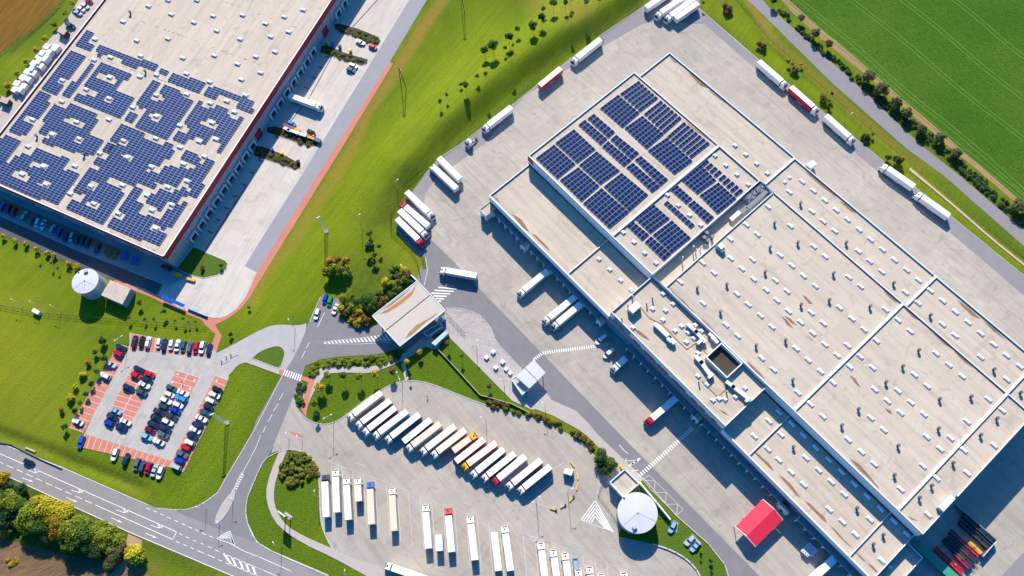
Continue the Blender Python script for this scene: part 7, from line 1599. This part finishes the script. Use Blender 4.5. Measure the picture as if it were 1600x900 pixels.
trees(y1, [(805, 185, .9, 3.2, 'olive'), (870, 90, 1.3, 3.6, 'olive'), (905, 195, .8, 2.6, 'olive'), (962, 195, .8, 3, 'olive'), (1022, 145, 1.4, 4.2, 'olive'), (1092, 205, .7, 2.6, 'olive'), (1145, 190, .9, 4, 'olive'), (1178, 215, .6, 2.6, 'olive'), (1222, 212, .7, 2.6, 'olive'), (1440, 290, 1.1, 2.4, 'dark'), (1555, 120, .9, 2, 'olive')], 'of the thin saplings above the car park from the left', 'thin saplings above the car park', 'sapling', big='little')
trees(z5, [(1265, 775, 1.2, 2.0, 'brown'), (1380, 760, 1.0, 2.6, 'dark'), (240, 705, .7, 3, 'olive'), (318, 745, .7, 3.4, 'olive'), (360, 775, .7, 3, 'olive'), (445, 800, .7, 3, 'olive')], 'of the tiny plants near the tank and corner lawn', 'tiny plants near the tank', 'plant', name='shrub', big='tiny')
trees(y7, [(1242, 805, .9, 2.4, 'dark'), (1180, 780, .6, 2.0, 'dark'), (1245, 880, 1.0, 2.4, 'dark'), (1180, 740, .6, 1.6, 'yg')], 'on the tank lawn from the top', 'plants on the tank lawn', 'plant', name='shrub', big='tiny')
trees(y7, [(560, 170, 3.4, 5, 'dark'), (610, 200, 3.2, 5, 'green'), (580, 240, 2.4, 4, 'dark'), (560, 130, 2.2, 3.6, 'green')], 'of the tall shrubs above the square pump house', 'tall shrubs by the pump house', 'shrub', name='shrub')

def hedge_mesh(poly, h, dens, leaf, seed=1, floor=.12):
    """leaf faces filling a bed outline (world xy) up to height h, lumpy on top"""
    r = random.Random(seed); xs = [p[0] for p in poly]; ys = [p[1] for p in poly]
    ox, oy = sum(xs) / len(xs), sum(ys) / len(ys)
    area = abs(sum(poly[i][0] * poly[i - 1][1] - poly[i - 1][0] * poly[i][1] for i in range(len(poly)))) / 2
    lumps = []
    while len(lumps) < max(6, int(area / 2.2)):
        q = (r.uniform(min(xs), max(xs)), r.uniform(min(ys), max(ys)))
        if inside(q, poly): lumps.append((q[0], q[1], r.uniform(.75, 1.35), r.uniform(.6, 1.05)))
    V_, F_ = [], []
    for i in range(int(area * dens)):
        c = lumps[r.randrange(len(lumps))]; d = Vector((r.gauss(0, 1), r.gauss(0, 1), abs(r.gauss(0, 1)) + .1)).normalized(); rr = c[2] * r.random() ** .3
        p = Vector((c[0] + d.x * rr - ox, c[1] + d.y * rr - oy, floor + d.z * h * c[3] * (rr / c[2])))
        nn = (d + Vector((r.uniform(-.7, .7), r.uniform(-.7, .7), r.uniform(-.1, .8)))).normalized(); u = nn.cross(Vector((r.uniform(-1, 1), r.uniform(-1, 1), .3)))
        if u.length < .05: continue
        u.normalize(); v = nn.cross(u); s = leaf * r.uniform(.6, 1.3); u *= s; v *= s * .7; k = len(V_)
        V_ += [tuple(p - u), tuple(p - v), tuple(p + u), tuple(p + v)]; F_.append((k, k + 1, k + 2, k + 3))
    me = bpy.data.meshes.new('hedge'); me.from_pydata(V_, [], F_); return me, (ox, oy)
def hedge(label, pts, h, mats, dens=60, leaf=.2, seed=1, name='hedge', base=.14):
    poly = [W2(*p, h * .5) for p in pts]; me, o = hedge_mesh(poly, h, dens, leaf, seed)
    for m_ in mats: me.materials.append(m_)
    r = random.Random(seed); V_ = me.vertices
    idx = []
    for pl in me.polygons:
        v = V_[pl.vertices[0]].co; q = math.sin(v.x * .9 + seed) * math.cos(v.y * .8 + 2 * seed) + r.uniform(-.7, .7); idx.append(int(max(0, min(len(mats) - 1, (q + 1.2) / 2.4 * len(mats)))))
    me.polygons.foreach_set('material_index', idx)
    t = link(name, me, None, (o[0], o[1], base)); tag(t, label, 'hedge' if name == 'hedge' else 'shrub bed', 'clipped hedges and shrub beds')
f = y2
hedge('long yellow-green hedge curving below the gate road', tl(f, [(302, 540), (330, 505), (380, 465), (450, 445), (550, 438), (700, 428), (800, 418), (862, 408), (905, 415), (850, 450), (780, 478), (700, 490), (560, 488), (450, 485), (400, 510), (370, 545), (330, 558)]), 1.3, [L_green, L_yg, L_yg, L_olive], 75, .22, 3)
hedge('dark green hedge piece in the shade under the gate canopy', tl(f, [(850, 405), (915, 395), (925, 420), (880, 440)]), 1.3, [L_dark, L_green], 75, .22, 4)
hedge('bean-shaped shrub bed beside the zebra crossing', tl(f, [(268, 600), (292, 592), (325, 620), (322, 655), (308, 700), (290, 735), (268, 742), (252, 720), (250, 670), (256, 630)]), 1.4, [L_green, L_dark, L_yg], 80, .22, 5, 'shrub_bed')
hedge('large round shrub bed at the left end of the truck park', tl(y6, [(195, 122), (270, 118), (340, 155), (375, 215), (385, 280), (340, 300), (260, 325), (190, 335), (150, 345), (120, 350), (125, 300), (140, 240), (165, 180)]), 1.6, [L_olive, L_green, L_yg, L_brown, L_yg], 75, .24, 6, 'shrub_bed')
hedge('rust and green hedge along the upper edge of the truck park', [(760, 622), (800, 634), (845, 650), (880, 662), (912, 678), (935, 702), (960, 730), (950, 738), (938, 722), (925, 703), (902, 686), (872, 669), (845, 656), (800, 645), (762, 633)], 1.7, [L_green, L_rust, L_brown, L_rust, L_dark], 80, .22, 7)
hedge('long dark hedgerow between the country road and the crop field', [(1212, 12), (1228, 18), (1300, 85), (1352, 125), (1400, 165), (1460, 212), (1535, 278), (1600, 335), (1600, 352), (1530, 292), (1450, 222), (1352, 140), (1290, 88)], 1.3, [L_dark, L_green, L_dark, L_olive], 45, .26, 8)
hedge('scrubby hedge at the foot of the roadside wood', tl(y5, [(420, 640), (520, 700), (640, 770), (770, 800), (690, 830), (560, 770), (300, 660), (60, 560), (60, 600), (30, 520), (200, 600)]), 1.6, [L_dark, L_dark, L_green, L_brown], 26, .32, 9, base=0)
hedge('sunlit ivy strip under the autumn trees at the bottom left', tl(T(0, 780, 8), [(1, 820), (60, 770), (160, 745), (240, 760), (230, 800), (120, 840), (20, 870), (0, 870)]), .8, [L_yel, L_org, L_yg], 50, .25, 10, base=.05)
for i, (pts, lab) in enumerate(((((530, 40), (560, 47), (591, 60), (592, 70), (575, 66), (545, 53), (528, 47)), 'speckled shrub bed at the top of the loading yard'), (((504, 74), (540, 85), (573, 94), (572, 99), (540, 95), (502, 82)), 'shrub bed second from the top in the loading yard'),
        (((424, 201), (460, 209), (495, 223), (480, 228), (450, 217), (420, 207)), 'shrub bed beside the lifting machines'), (((404, 231), (440, 243), (468, 257), (466, 264), (440, 256), (399, 243)), 'lowest shrub bed of the loading yard'))):
    hedge(lab, pts, .7, [L_brown, L_olive, L_yg, L_brown], 55, .2, 20 + i, 'shrub_bed', .16)

# ================================================================== LIGHT, SKY, CAMERA
SUN_EL, SUN_AZ = math.radians(37), math.radians(89)
s = Vector((math.cos(SUN_EL) * math.cos(SUN_AZ), math.cos(SUN_EL) * math.sin(SUN_AZ), math.sin(SUN_EL)))
ld = bpy.data.lights.new('sun', 'SUN'); ld.energy = 4.8; ld.angle = math.radians(.5); ld.color = (1, .92, .79)
lo = bpy.data.objects.new('sun', ld); COL.objects.link(lo); lo.rotation_euler = (-s).to_track_quat('-Z', 'Y').to_euler()
w = bpy.data.worlds.new('World'); scene.world = w; w.use_nodes = True; nt = w.node_tree
sk = nt.nodes.new('ShaderNodeTexSky'); sk.sky_type = 'NISHITA'; sk.sun_disc = False; sk.sun_elevation = SUN_EL; sk.sun_rotation = math.pi / 2 - SUN_AZ
sk.ozone_density = 6.0; sk.air_density = 1.0
bg = nt.nodes['Background']; bg.inputs[1].default_value = .125; 
hs = nt.nodes.new('ShaderNodeHueSaturation'); hs.inputs['Saturation'].default_value = 1.5
nt.links.new(sk.outputs[0], hs.inputs['Color']); nt.links.new(hs.outputs[0], bg.inputs[0])
cd = bpy.data.cameras.new('camera'); cam = bpy.data.objects.new('camera', cd); COL.objects.link(cam)
cd.sensor_width = 36; cd.lens = 36 * FPX / 1600; cd.clip_end = 6000; cd.clip_start = 1
m = Matrix((( CR[0], -CD[0], -CF[0], 0), (CR[1], -CD[1], -CF[1], 0), (CR[2], -CD[2], -CF[2], HC), (0, 0, 0, 1)))
cam.matrix_world = m
scene.camera = cam
scene.view_settings.view_transform = 'Standard'; scene.view_settings.look = 'None'; scene.view_settings.gamma = 1
scene.view_settings.exposure = .6
scene.render.engine = 'CYCLES'
scene.render.resolution_x, scene.render.resolution_y = 1024, 576
